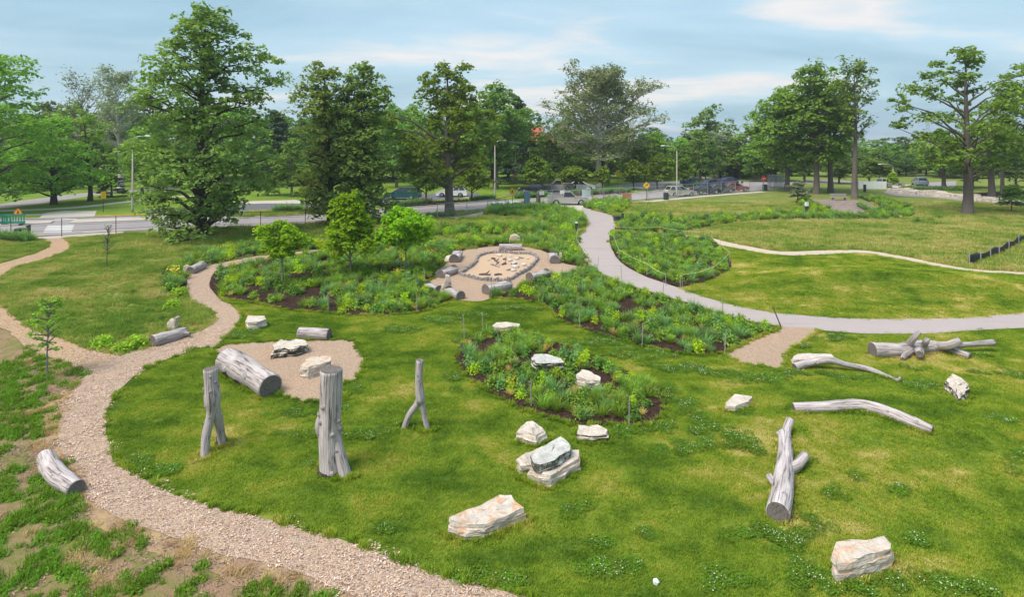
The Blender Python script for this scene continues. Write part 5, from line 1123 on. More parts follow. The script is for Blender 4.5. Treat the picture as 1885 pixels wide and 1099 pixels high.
ltree('large oak on the right with a thick straight trunk standing in the meadow', 1780, 396, 84, 118, 45, name='oak_tree', kind='oval', clear=4.2, leafm=LF['ptree'], bark=MT['bark'], nlobe=52, lr=.20, lf=.8, rc=.72, nl=22, ls=.32, tr=.5, top=.9, lump=.45, gaps=.08, ragged=.6, cover=.95, limb=.28)
tree('tall thin open crowned tree with long bare trunk on the right', 1573, 366, 124, 54, 31, name='tall_tree', kind='vase', clear=8.0, leafm=LF['ptree'], bark=MT['bark'], nb=24, ns=7, ncl=2, nl=7, ls=.36, rc=.8, a0=42, a1=74, droop=-.04, gaps=.16, lump=.4, tr=.42, leader=.94, flat=.9)
ltree('broad full oak at the left of the right hand tree group', 1448, 352, 160, 82, 51, name='oak_tree', kind='oval', clear=3.0, leafm=LF['ptree'], nlobe=32, lr=.34, lf=.85, rc=1.05, nl=24, ls=.44, tr=.4)
ltree('tallest oak in the middle of the right hand tree group', 1502, 357, 114, 84, 52, name='oak_tree', kind='oval', clear=4.4, leafm=LF['ptree'], nlobe=38, lr=.34, lf=.85, rc=1.05, nl=24, ls=.44, tr=.45, lump=.4)
ltree('oak at the right of the right hand tree group beside the thin tree', 1529, 354, 145, 60, 53, name='oak_tree', kind='oval', clear=4.2, leafm=LF['ptree'], nlobe=28, lr=.36, lf=.85, rc=1.0, nl=22, ls=.44, tr=.42)
tree('large pale barked sycamore with spreading white limbs in the centre', 1104, 343, 138, 92, 61, name='sycamore_tree', kind='round', clear=4.6, leafm=LF['olive'], bark=MT['bark_pale'], nb=50, ns=8, ncl=3, nl=17, ls=.36, rc=1.2, a0=8, a1=66, droop=.02, gaps=.06, lump=.3, tr=.62, flat=.95, leader=.88)
ltree('green tree showing above the pale sycamore', 1118, 331, 126, 62, 62, kind='round', clear=6.0, leafm=LF['mid'], nlobe=24, lr=.36, rc=1.3, nl=20, ls=.55)
ltree('dark green tree to the right of the big oak with the bare trunk', 912, 348, 152, 74, 71, kind='oval', clear=2.8, leafm=LF['mid'], nlobe=40, lr=.32, rc=1.0, nl=22, ls=.44, tr=.45)
ltree('bright green tree cut by the left edge of the photo', -30, 392, 82, 150, 81, kind='round', clear=1.4, leafm=LF['locust'], nlobe=56, lr=.28, lf=.7, rc=.95, nl=24, ls=.33, tr=.45, droop=.15)
ltree('bright green leaning tree behind the green barriers', 99, 376, 210, 86, 82, kind='round', clear=1.2, leafm=LF['locust'], bark=MT['bark_dark'], nlobe=42, lr=.30, lf=.65, rc=.9, nl=22, ls=.33, tr=.36, lean=-.06, droop=.2)
ltree('light green tree with an open dark trunk beyond the crosswalk', 166, 370, 205, 70, 83, kind='round', clear=2.4, leafm=LF['locust'], bark=MT['bark_dark'], nlobe=30, lr=.30, lf=.7, rc=.9, nl=18, ls=.34, tr=.3, lean=-.03, droop=.2, cover=.7)
tree('pale sparse sycamore with white trunk behind the left trees', 222, 350, 138, 62, 84, name='sycamore_tree', kind='vase', clear=6.0, leafm=LF['grey'], bark=MT['bark_pale'], nb=34, ns=8, ncl=3, nl=7, ls=.32, rc=1.0, a0=30, a1=70, droop=.02, gaps=.1, tr=.45, flat=.9, leader=.9)
tree('bare greyish tree at the left of the pale sycamore', 150, 345, 148, 56, 85, name='tree', kind='vase', clear=6.5, leafm=LF['grey'], bark=MT['bark'], nb=30, ns=8, ncl=2, nl=4, ls=.34, rc=1.0, a0=30, a1=68, droop=0, gaps=.1, tr=.35, flat=.9, leader=.9)
ltree('light green tree close behind the left side of the largest linden', 262, 358, 232, 52, 86, kind='oval', clear=1.2, leafm=LF['locust'], nlobe=26, lr=.38, rc=1.0, nl=20, ls=.38)
SM = dict(kind='round', clear=1.3, bark=MT['bark_dark'], nlobe=20, lr=.40, lf=.7, rc=.5, nl=22, ls=.25, droop=.12)
ltree('small dark tree in the roadside bed left of the linden pair', 578, 390, 300, 42, 87, leafm=LF['hornbeam'], tr=.12, **SM)
ltree('small dark tree between green minivan and oak trunk', 784, 374, 300, 40, 88, leafm=LF['dark'], tr=.13, **SM)
ltree('small dark tree right of the oak trunk by the roadside bed', 868, 370, 288, 42, 89, leafm=LF['hornbeam'], tr=.12, **SM)
HB = [(988, 353, 287, 32, 'round glossy tree in front of the black car'), (1059, 352, 304, 33, 'wide low glossy tree between silver pickup and white car'), (1109, 352, 306, 19, 'smallest glossy tree in the row in front of the sycamore'), (1166, 350, 294, 28, 'dark glossy tree behind the right yellow sign'),
      (1210, 348, 286, 29, 'dark glossy tree left of the tall lamp post'), (1259, 345, 288, 24, 'dark glossy tree right of the tall lamp post')]
for i, (a, b, c, w, lab) in enumerate(HB): ltree(lab, a, b, c, w, 100 + i, name='ornamental_tree', leafm=LF['hornbeam'], tr=.12, gaps=.02, lump=.2, **{**SM, 'ls': .3, 'rc': .58})
ltree('dark conical evergreen left of the far lamp post', 1299, 331, 279, 18, 110, name='evergreen_tree', kind='oval', clear=.5, leafm=LF['dark'], nlobe=22, lr=.45, rc=.6, nl=20, ls=.36, gaps=0)
# saplings
for i, (a, b, c, w, lab) in enumerate([(519, 524, 404, 48, 'bright green young tree at the left of the three saplings'), (644, 508, 352, 62, 'tallest bright green young tree in the middle of the saplings'), (748, 502, 378, 62, 'bright green young tree at the right of the three saplings')]):
    ltree(lab, a, b, c, w, 120 + i, name='young_tree', kind=('oval', 'pyr', 'oval')[i], clear=(1.25, .9, 1.3)[i], leafm=LF['bright'], bark=MT['bark_sap'], nlobe=(34, 50, 40)[i], lr=.30, lf=1.05, rc=.25, nl=22, ls=.13, tr=.065, gaps=.04, lump=.35, top=.9, ragged=.6)
tree('thin sparse sapling on the rough bank at the left', 88, 694, 545, 34, 130, name='sapling', kind='oval', clear=.8, leafm=LF['locust'], bark=MT['bark_sap'], nb=26, ns=2, ncl=2, nl=7, ls=.085, rc=.16, a0=20, a1=55, droop=.1, tr=.028, gaps=.1)
tree('bare twiggy sapling in the left meadow', 197, 492, 410, 15, 131, name='sapling', kind='oval', clear=.8, leafm=LF['grey'], bark=MT['bark'], nb=22, ns=2, ncl=1, nl=2, ls=.06, rc=.1, a0=35, a1=65, droop=-.1, tr=.03)
tree('small conical tree at the right edge near the rockery', 1862, 392, 343, 21, 132, name='young_tree', kind='pyr', clear=.9, leafm=LF['mid'], nb=26, ns=3, ncl=3, nl=13, ls=.22, rc=.5, a0=10, a1=55, tr=.06)
tree('thin light green sapling beside the far lamp post', 1645, 346, 318, 8, 133, name='sapling', kind='oval', clear=1.0, leafm=LF['bright'], nb=18, ns=2, ncl=2, nl=10, ls=.3, rc=.4, tr=.06)
tree('white flowering shrub like small tree in the right meadow', 1468, 372, 336, 20, 134, name='young_tree', kind='round', clear=.5, leafm=LF['grey'], nb=24, ns=3, ncl=2, nl=11, ls=.24, rc=.4, tr=.07)
# right edge
ltree('tree at the right edge overhanging the rockery', 1905, 380, 110, 92, 140, kind='round', clear=6.5, leafm=LF['ptree'], nlobe=28, lr=.28, rc=.95, nl=22, ls=.40, tr=.42, lump=.5)
ltree('oak behind the large right oak with a shaded trunk', 1826, 364, 215, 70, 141, kind='round', clear=4.2, leafm=LF['ptree'], nlobe=26, lr=.32, rc=1.05, nl=20, ls=.44, tr=.45)
ltree('thin trunked tree second from the right edge', 1846, 356, 230, 50, 142, kind='round', clear=5.0, leafm=LF['mid'], nlobe=20, lr=.34, rc=1.1, nl=18, ls=.46, tr=.3)
ltree('round light green tree left of the large right oak', 1738, 347, 238, 52, 143, kind='round', clear=2.2, leafm=LF['locust'], nlobe=26, lr=.34, rc=1.1, nl=20, ls=.46, tr=.35)
ltree('small dull green tree behind the white hoarding', 1618, 338, 298, 24, 144, kind='round', clear=1.2, leafm=LF['oak'], nlobe=18, lr=.38, rc=.8, nl=18, ls=.42)
# ---- background belt: a few shared shapes, each tree its own object
def proto(seed, H, R, leaf, **k):
    k.setdefault('clear', .14 * H); k.setdefault('nlobe', 26); k.setdefault('lr', .34); k.setdefault('nl', 18); k.setdefault('ls', .56); k.setdefault('rc', 1.25); k.setdefault('tr', .3); k.setdefault('limbs', 0)
    return lobe_data(seed, H, R, leafm=LF[leaf], **k), H, R
PR = {'low1': proto(211, 8, 5, 'dark', kind='round', clear=.2, nlobe=20, rc=1.1), 'low2': proto(212, 8, 5, 'mid', kind='round', clear=.2, nlobe=20, rc=1.1), 'mid1': proto(201, 15, 6, 'mid', kind='round'), 'mid2': proto(202, 15, 5, 'mid', kind='oval'), 'dark1': proto(203, 15, 6, 'dark', kind='oval'), 'dark2': proto(204, 15, 5.5, 'dark', kind='round'),
      'loc1': proto(205, 15, 6.5, 'locust', kind='round'), 'pur': proto(207, 10, 4, 'purple', kind='round', rc=1.0), 'oak1': proto(208, 15, 6, 'oak', kind='round'),
      'pine': (tree_data(206, 15, 4.5, leafm=LF['pine'], kind='cone', clear=1.2, nb=48, ns=4, ncl=3, nl=13, ls=.5, rc=.9, a0=-5, a1=25, droop=.15, limbs=0, flat=.35), 15, 4.5), 'grey1': (tree_data(209, 15, 5.5, leafm=LF['grey'], kind='vase', clear=3.0, nb=30, ns=5, ncl=3, nl=9, ls=.5, rc=1.3, bark=MT['bark_pale']), 15, 5.5)}
def bgt(px, py, ytop, hw, key, rz, label, group=None, name='background_tree'):
    p, H, R = tdim(px, py, ytop, hw); d, H0, R0_ = PR[key]; put_tree(d, p, label, H / H0, rz, name, 'tree', group, R / R0_)
BG = [(300, 344, 205, 60, 'loc1', 'light green tree behind the left side of the largest linden crown'), (60, 350, 250, 70, 'loc1', 'light green tree behind the leaning left tree'), (135, 338, 255, 60, 'loc1', 'pale green willow like tree beyond the far left road'), (455, 345, 205, 50, 'mid1', 'green tree showing right of the largest linden'),
      (503, 342, 192, 48, 'pine', 'dark pine left of the linden pair'), (548, 340, 215, 46, 'dark1', 'dark tree just left of the linden pair'), (492, 360, 268, 36, 'mid2', 'mid green tree above the left driveway'), (536, 362, 255, 40, 'mid2', 'green tree with a visible trunk above the left driveway'), (205, 362, 300, 26, 'pine', 'dark spruce beyond the sidewalk on the left'),
      (730, 345, 190, 50, 'mid1', 'mid green tree between lindens and big oak'), (770, 338, 200, 48, 'loc1', 'lighter tree behind the left of the big oak'), (850, 335, 170, 55, 'dark2', 'dark tree behind the big oak crown'), (690, 336, 215, 45, 'dark1', 'dark tree hidden behind the linden pair'), (905, 328, 190, 45, 'mid2', 'tree peeking above the tree right of the oak'),
      (950, 338, 165, 40, 'pine', 'dark conifer top left of the red roof'), (1012, 340, 245, 44, 'dark2', 'dark tree under the red roof line'), (1040, 335, 190, 42, 'mid1', 'dark green tree left of the pale sycamore'), (1175, 335, 262, 34, 'dark1', 'dark tree right of the pale sycamore trunk'), (1205, 332, 240, 38, 'loc1', 'light green tree above the right ornamental trees'),
      (1180, 325, 258, 30, 'mid2', 'mid green tree behind the right yellow sign'), (1262, 322, 240, 26, 'pine', 'dark pine right of the tall lamp post head'), (1306, 322, 193, 50, 'mid1', 'tall rounded green tree above the far lamp post'), (1322, 328, 250, 34, 'grey1', 'pale grey green tree behind the far lamp post'), (1345, 328, 275, 24, 'pur', 'purple leaved tree right of the far lamp post'), (1280, 325, 282, 22, 'pur', 'dark purple tree behind the conical evergreen'),
      (1362, 330, 250, 34, 'dark1', 'dark tree at the left edge of the right tree group'), (1388, 334, 262, 34, 'mid2', 'mid green tree left of the right tree group'), (1420, 334, 262, 40, 'dark2', 'dark understorey tree in the right tree group'), (1545, 338, 280, 36, 'dark1', 'dark tree between right group and thin tree'), (1600, 338, 285, 32, 'mid1', 'green tree right of the thin tree'), (1480, 335, 255, 40, 'mid2', 'green tree behind the right tree group'),
      (1790, 345, 290, 40, 'dark2', 'dark tree behind the large right oak'), (1870, 345, 275, 44, 'dark1', 'dark tree at the right edge of the background'), (400, 335, 215, 55, 'dark2', 'dark tree behind the largest linden')]
for i, (a, b, c, w, k, lab) in enumerate(BG): bgt(a, b, c, w, k, i * 1.9, lab)
def where(x): return 'behind the left crosswalk' if x < 300 else 'behind the three dark lindens' if x < 730 else 'behind the big bare trunked oak' if x < 980 else 'behind the pale sycamore' if x < 1240 else 'behind the kerb row of cars' if x < 1440 else 'behind the right tree group'
rb = random.Random(3); keys = ['mid1', 'mid2', 'dark1', 'dark2', 'mid2', 'loc1']
for i in range(52):       # far wood closing the view all the way along
    x = -60 + i * 39 + rb.uniform(-12, 12); y = rb.uniform(302, 316)
    top = rb.uniform(206, 232) if x < 960 else (rb.uniform(226, 250) if x < 1560 else rb.uniform(242, 258))
    bgt(x, y, top, rb.uniform(38, 54), keys[i % 6], rb.random() * 6, 'hazy broadleaf tree in the far wood ' + where(x), 'far wood ' + where(x))
for i in range(44):       # taller row in front of the far wood
    x = -60 + i * 34.5 + rb.uniform(-10, 10); big = x < 980
    bgt(x, rb.uniform(326, 335), (rb.uniform(180, 222) if big else rb.uniform(236, 268)), rb.uniform(44, 60) if big else rb.uniform(28, 40), ['mid1', 'dark2', 'loc1', 'mid2', 'dark1', 'oak1'][i % 6], rb.random() * 6, 'full leafy tree in the middle belt ' + where(x), 'middle tree belt ' + where(x))
for i in range(16):
    x = 1480 + i * 28 + rb.uniform(-8, 8); bgt(x, rb.uniform(318, 326), rb.uniform(262, 284), rb.uniform(20, 30), keys[i % 5], rb.random() * 6, 'distant green tree of the wood behind the far drive', 'wood behind the far drive')
for i in range(46):       # dark understorey between the trunks behind the road
    x = -20 + i * 42 + rb.uniform(-10, 10); bgt(x, rb.uniform(316, 328), rb.uniform(268, 296), rb.uniform(30, 40), ['low1', 'low2', 'low2', 'low1'][i % 4], rb.random() * 6, 'low spreading background tree ' + where(x), 'low background trees ' + where(x))
# ---- shrubs
def shrub_mesh(r, h, n, leaf, mat): return quadmesh('shrub', dome(R0, n, r, h, leaf, .35, .5), mat)
SH = [shrub_mesh(.5, .72, 420, .10, PL['shrub']) for _ in range(3)] + [shrub_mesh(.42, .62, 300, .085, PL['deep']) for _ in range(2)]
for i, (a, b, wpx, k, lab) in enumerate([(189, 640, 38, 0, 'light green round shrub at the left of the three beside the path'), (222, 647, 30, 1, 'smaller light green shrub in the middle of the three beside the path'), (250, 640, 40, 2, 'light green shrub touching the bench log'), (313, 536, 26, 0, 'light green shrub left of the upper path, upper one'), (330, 546, 30, 1, 'light green shrub nearest the upper path edge'), (318, 568, 30, 2, 'light green shrub alone below the pair by the upper path'),
        (245, 542, 18, 3, 'small dark shrub in the left meadow furthest from the path'), (293, 552, 16, 4, 'small dark shrub left of the light green pair'), (273, 577, 22, 3, 'dark shrub above the leaning tan stone'), (296, 590, 24, 4, 'loose dark shrub behind the bench log'), (230, 600, 22, 3, 'dark shrub above the three light green ones'),
        (1104, 384, 22, 0, 'pale shrub at the right side of the walk near the parked pickup'), (1690, 412, 24, 3, 'dark green shrub at the right end of the meadow border'), (1728, 404, 20, 4, 'dark green shrub alone right of the meadow border'), (1712, 408, 16, 3, 'small shrub between the two at the meadow border end')]):
    p = P(a, b); s = wpx * mpp(b) / .95; o = obj('shrub', SH[k], None, p, i * 1.3); o.scale = (s, s, s * .85); tag(o, lab, 'shrub')
# ornamental grasses, purple plants and hedge clumps along the far kerb
OG = [feather(1.0, .42, 80, PL['blue'], .05) for _ in range(3)]; PU = [leafy(.42, .4, 70, .16, PL['purple']) for _ in range(2)]
def row(a, b, n, ms, s, lab, name, seed):
    rnd = random.Random(seed)
    for i in range(n):
        t = (i + .5) / n; x = a[0] + (b[0] - a[0]) * t; y = a[1] + (b[1] - a[1]) * t + rnd.uniform(-.6, .6); p = P(x, y); o = obj(name, ms[rnd.randrange(len(ms))], None, p, rnd.random() * 6); k = s * rnd.uniform(.85, 1.15); o.scale = (k, k, k); tag(o, lab, 'plant', lab)
row((506, 392), (556, 390), 12, OG, 1.0, 'blue green ornamental grass clump in the kerb bed left of the lindens', 'ornamental_grass', 1)
row((560, 391), (602, 389), 9, PU, 1.2, 'low purple plant in the kerb bed left of the lindens', 'purple_plant', 2)
row((722, 382), (792, 376), 14, OG, .95, 'blue green grass clump in the kerb bed below the green minivan', 'ornamental_grass', 3)
row((765, 379), (862, 371), 14, PU, 1.1, 'low purple plant in the kerb bed around the oak trunk', 'purple_plant', 4)
row((866, 370), (912, 366), 10, OG, .8, 'low blue green grass clump in the kerb bed right of the oak trunk', 'ornamental_grass', 5)
row((948, 365), (1010, 362), 12, OG, 1.0, 'blue green grass clump behind the fence beside the left yellow sign', 'ornamental_grass', 6)
row((1040, 361), (1160, 354), 24, OG, 1.0, 'blue green grass clump in the long hedge bed behind the fence', 'ornamental_grass', 7)
row((1060, 362), (1150, 357), 12, PU, 1.1, 'low purple plant in front of the hedge bed behind the fence', 'purple_plant', 8)
row((1222, 349), (1250, 347), 8, OG, 1.0, 'blue green grass clump left of the silver wagon', 'ornamental_grass', 9)
row((1262, 345), (1300, 340), 10, OG, 1.0, 'blue green grass clump behind the silver wagon', 'ornamental_grass', 10)
row((1340, 325), (1440, 328), 18, SH[3:], 2.2, 'low green bush in the bank above the car park bend', 'bush', 11)
row((0, 442), (55, 446), 9, OG, 1.0, 'tall green grass clump beside the trash bin at the far left', 'ornamental_grass', 12)
row((785, 402), (835, 398), 12, OG, .7, 'blue green grass clump at the foot of the big oak', 'ornamental_grass', 13)
row((1660, 348), (1780, 352), 16, SH[3:], 1.3, 'low bush among the far rockery stones', 'bush', 14)
row((905, 396), (1000, 388), 20, OG, 1.1, 'tall blue green clump in the thicket left of the blue post', 'ornamental_grass', 15)
row((1580, 380), (1600, 390), 8, OG, .8, 'blue green clump at the right end of the brown oval', 'ornamental_grass', 16)
# ------------------------------------------------------------------ vehicles (x forward, real metres)
def arch(cx, r, z0, n=7): return [(cx + r * math.cos(a), z0 + r * math.sin(a)) for a in [math.pi * k / n for k in range(n + 1)]]
CARS = {
 'sedan': dict(L=4.7, w=1.80, wb=(-1.38, 1.42), wr=.33, low=[(-2.33, .45), (-2.35, .72), (-2.22, .98), (-1.75, 1.02), (-1.2, .97), (.9, .95), (1.75, .86), (2.25, .70), (2.35, .50)], cab=[(-1.75, 1.0), (-1.0, 1.43), (.05, 1.45), (1.0, .94)], roof=(-1.02, .06)),
 'wagon': dict(L=4.6, w=1.76, wb=(-1.35, 1.38), wr=.33, low=[(-2.28, .45), (-2.3, .80), (-2.2, 1.0), (-1.6, 1.0), (.9, .97), (1.7, .88), (2.2, .72), (2.3, .50)], cab=[(-2.15, .98), (-1.72, 1.48), (.05, 1.5), (1.0, .96)], roof=(-1.75, .06)),
 'minivan': dict(L=4.9, w=1.94, wb=(-1.45, 1.55), wr=.34, low=[(-2.43, .48), (-2.45, .95), (-2.36, 1.08), (.9, 1.05), (1.8, .98), (2.3, .78), (2.45, .50)], cab=[(-2.36, 1.06), (-2.02, 1.72), (.15, 1.74), (1.45, 1.02)], roof=(-2.05, .15)),
 'pickup': dict(L=5.2, w=1.82, wb=(-1.55, 1.62), wr=.37, low=[(-2.58, .55), (-2.6, .98), (-2.55, 1.05), (-.62, 1.05), (.85, 1.05), (1.1, 1.04), (2.3, .98), (2.55, .85), (2.6, .55)], cab=[(-.66, 1.04), (-.5, 1.66), (.35, 1.68), (1.0, 1.03)], roof=(-.52, .36), bed=(-2.5, -.74)),
}
def car(label, kind, px, py, rz, paint, cat='car', name='parked_car'):
    c = CARS[kind]; e = empty(name, P(px, py) + Vector((0, 0, .03)), rz); w = c['w'] / 2; low = c['low']; z0 = .24; wr = c['wr']
    prof = list(low) + [(low[-1][0] - .05, z0)]
    for cx in (c['wb'][1], c['wb'][0]): prof += arch(cx, wr + .07, z0 + .04)
    prof += [(low[0][0] + .05, z0)]
    bm = bmesh.new(); rows = []
    for (yy, ins) in ((-w, .0), (-w * .97, -.03), (w * .97, -.03), (w, .0)): pass
    n = len(prof)
    sect = [(-w + .05, .035), (-w, .0), (w, .0), (w - .05, .035)]
    cz = .6; ring = []
    for (yy, ins) in sect:
        r_ = []
        for (x, z) in prof:
            s = 1 - ins * .5; r_.append(bm.verts.new((x * (1 - ins * .35), yy + (0.10 * max(0, z - .85) * (-1 if yy > 0 else 1) * (1 if abs(yy) > w * .9 else 0)), z - (ins if z > .8 else 0))))
        ring.append(r_)
    top = []
    bm.faces.new(list(reversed(ring[0]))); bm.faces.new(ring[3])
    for a, b in ((0, 1), (1, 2), (2, 3)):
        for i in range(n): bm.faces.new((ring[a][i], ring[a][(i + 1) % n], ring[b][(i + 1) % n], ring[b][i]))
    bmesh.ops.recalc_face_normals(bm, faces=bm.faces); me = bpy.data.meshes.new('body'); bm.to_mesh(me); bm.free(); me.materials.append(paint); bd = obj('body', me, e)
    mdf = bd.modifiers.new('bevel', 'BEVEL'); mdf.width = .035; mdf.segments = 2; mdf.angle_limit = .5
    cb = c['cab']; wb_, wt = w - .09, w - .30
    def side(s): return [(cb[0][0], s * wb_, cb[0][1] - .02), (cb[1][0], s * wt, cb[1][1]), (cb[2][0], s * wt, cb[2][1]), (cb[3][0], s * wb_, cb[3][1] - .02)]
    A, B = side(-1), side(1); v = A + B
    obj('cabin_glass', mesh('cabin_glass', v, [(0, 3, 2, 1), (4, 5, 6, 7), (0, 1, 5, 4), (1, 2, 6, 5), (2, 3, 7, 6)], GLASS), e)
    m = MB(); x0, x1 = c['roof']; zr = max(cb[1][1], cb[2][1]); wt2 = wt + .012
    m.add([(x0 - .04, -wt2, cb[1][1] - .03), (x1 + .05, -wt2, cb[2][1] - .03), (x1 + .05, wt2, cb[2][1] - .03), (x0 - .04, wt2, cb[1][1] - .03), (x0, -wt2 + .1, cb[1][1] + .035), (x1, -wt2 + .1, cb[2][1] + .035), (x1, wt2 - .1, cb[2][1] + .035), (x0, wt2 - .1, cb[1][1] + .035)],
          [(0, 3, 2, 1), (4, 5, 6, 7), (0, 1, 5, 4), (1, 2, 6, 5), (2, 3, 7, 6), (3, 0, 4, 7)])
    m.build('roof', paint, e)
    for s in (-1, 1):
        p = MB(); S_ = side(s); o_ = Vector((0, s * .012, 0))
        for a, b in ((0, 1), (3, 2)): p.tube([Vector(S_[a]) + o_, Vector(S_[b]) + o_], .045, 6)
        fr = [.5] if kind in ('sedan', 'pickup') else [.33, .64]
        if kind != 'pickup':
            for t in fr: p.tube([Vector(S_[0]).lerp(Vector(S_[3]), t) + o_, Vector(S_[1]).lerp(Vector(S_[2]), t) + o_], .035, 6)
        p.build('pillar', paint, e)
        for cx in c['wb']:
            t = MB(); R_ = wr; tw = .21; yy = s * (w - .10); t.tube([(cx, yy - tw / 2, wr), (cx, yy - tw / 2 + .03, wr), (cx, yy + tw / 2 - .03, wr), (cx, yy + tw / 2, wr)], [R_ * .92, R_, R_, R_ * .92], 20); wo = t.build('wheel', RUBBER, e, True)
            r_ = MB(); y1 = yy + s * (tw / 2 + .006); r_.tube([(cx, y1 - s * .05, wr), (cx, y1, wr), (cx, y1 + s * .01, wr)], [R_ * .64, R_ * .62, R_ * .2], 16); r_.build('rim', RIM, wo)
        MB().box((low[-1][0] - .07, s * (w - .30), .70), (.12, .34, .12)).build('headlight', LAMPW, e)
        MB().box((low[0][0] + .05, s * (w - .20), .84), (.12, .26, .16)).build('tail_light', LAMPR, e)
        MB().box((cb[3][0] - .22, s * (w + .06), 1.02), (.12, .16, .10)).build('mirror', paint, e)
    MB().box((low[0][0] + .02, 0, .47), (.14, c['w'] - .18, .18)).build('rear_bumper', METAL if kind == 'pickup' else paint, e)
    MB().box((low[-1][0] - .02, 0, .46), (.14, c['w'] - .18, .18)).build('front_bumper', METAL if kind == 'pickup' else paint, e)
    if 'bed' in c:
        x0, x1 = c['bed']; MB().box(((x0 + x1) / 2, 0, 1.056), (x1 - x0, c['w'] - .34, .02)).build('load_bed', DARKMETAL, e)
        for s in (-1, 1): MB().box(((x0 + x1) / 2, s * (w - .11), 1.11), (x1 - x0 + .06, .10, .13)).build('bed_side', paint, e)
        MB().box((x0 - .03, 0, 1.11), (.08, c['w'] - .3, .13)).build('tailgate', paint, e)
    return tag(e, label, cat)
SILVER, GREEN, WHITEP, BLACKP, REDP = m_paint('paint_silver', (0.40, 0.38, 0.36)), m_paint('paint_teal', (0.012, 0.085, 0.085)), m_paint('paint_white', (0.72, 0.73, 0.74)), m_paint('paint_black', (0.012, 0.014, 0.02)), m_paint('paint_red', (0.26, 0.012, 0.018))
TAN, BLUEP, DGREY = m_paint('paint_champagne', (0.46, 0.44, 0.40)), m_paint('paint_blue', (0.03, 0.045, 0.15)), m_paint('paint_dark_grey', (0.05, 0.055, 0.065))
car('silver pickup truck parked on the near kerb beside the fence', 'pickup', 1045, 377, .02, SILVER, 'pickup truck', 'pickup_truck')
car('teal green minivan in the car park behind the lindens', 'minivan', 742, 367, math.pi - .12, GREEN, 'minivan', 'minivan')
car('white car partly hidden by the oak trunk', 'wagon', 832, 362, math.pi - .05, WHITEP)
car('black car under the round glossy tree', 'sedan', 982, 355, math.pi - .1, BLACKP)
car('silver pickup in the far car park between two glossy trees', 'pickup', 1027, 350, math.pi - .05, SILVER, 'pickup truck', 'pickup_truck')
car('white car right of the wide glossy tree', 'sedan', 1070, 349, -.1, WHITEP)
car('dark red car mostly hidden beside the white car', 'sedan', 1052, 346, math.pi, REDP)
car('pale champagne wagon at the kerb beside the tall lamp post', 'wagon', 1252, 361, .24, TAN)
car('black sedan behind the pale wagon at the kerb', 'sedan', 1298, 357.5, .3, BLACKP)
car('dark grey sedan in the middle of the kerb row', 'sedan', 1325, 355, .3, DGREY)
car('dark red sedan at the right end of the kerb row', 'sedan', 1352, 352.5, .3, REDP)
car('blue car behind the kerb row on the far side of the road', 'sedan', 1276, 341, .3, BLUEP)
car('blue car between the black and grey sedans', 'sedan', 1312, 346, .3, BLUEP)
car('blue car at the far right of the road bend', 'sedan', 1344, 340, .35, BLUEP)
car('silver car behind the white hoarding on the far right', 'wagon', 1637, 344, .1, SILVER)
car('light blue car coming along the far drive', 'wagon', 1693, 341, 1.2, m_paint('paint_pale_blue', (0.25, 0.32, 0.40)))

# ------------------------------------------------------------------ lamp posts, signs, bins, bollards
def lamp(label, px, py, ytop, arm=-1.6, mat=POLE, r=.08, name='street_lamp'):
    p = P(px, py); H = CAM_H + (HOR - ytop) / FPX * p.y; e = empty(name, p)
    MB().tube([(0, 0, 0), (0, 0, .5), (0, 0, H - .7)], [r * 1.5, r * 1.3, r * .7], 10).build('pole', mat, e, True)
    s = 1 if arm > 0 else -1
    MB().tube([(0, 0, H - .75), (s * .12, 0, H - .35), (s * .5, 0, H - .08), (arm, 0, H)], [.07, .06, .05, .045], 8).build('arm', METAL, e, True)
    h = MB(); v, f, _ = tube_data([(arm - s * .05, 0, H), (arm + s * .15, 0, H + .03), (arm + s * .5, 0, H - .01), (arm + s * .68, 0, H - .04)], [.06, .13, .14, .05], 10); h.add([(a, b, H + (c - H) * .6) for a, b, c in v], f); h.build('lamp_head', WHITE, e, True)
    MB().box((arm + s * .38, 0, H - .085), (.34, .16, .04)).build('lens', LAMPW, e)
    return tag(e, label, 'street lamp')
lamp('tall street lamp with curved arm behind the fence beside the pale wagon', 1246, 363, 268, -1.7)
lamp('far street lamp right of the conical evergreen', 1313, 332, 275, -1.2)
lamp('street lamp half hidden in the tree right of the oak', 911, 363, 258, 1.0)
lamp('far street lamp with curved arm beside the far drive', 1644, 346, 302, -2.0)
lamp('grey lamp pole left of the largest linden', 244, 391, 250, 1.4)
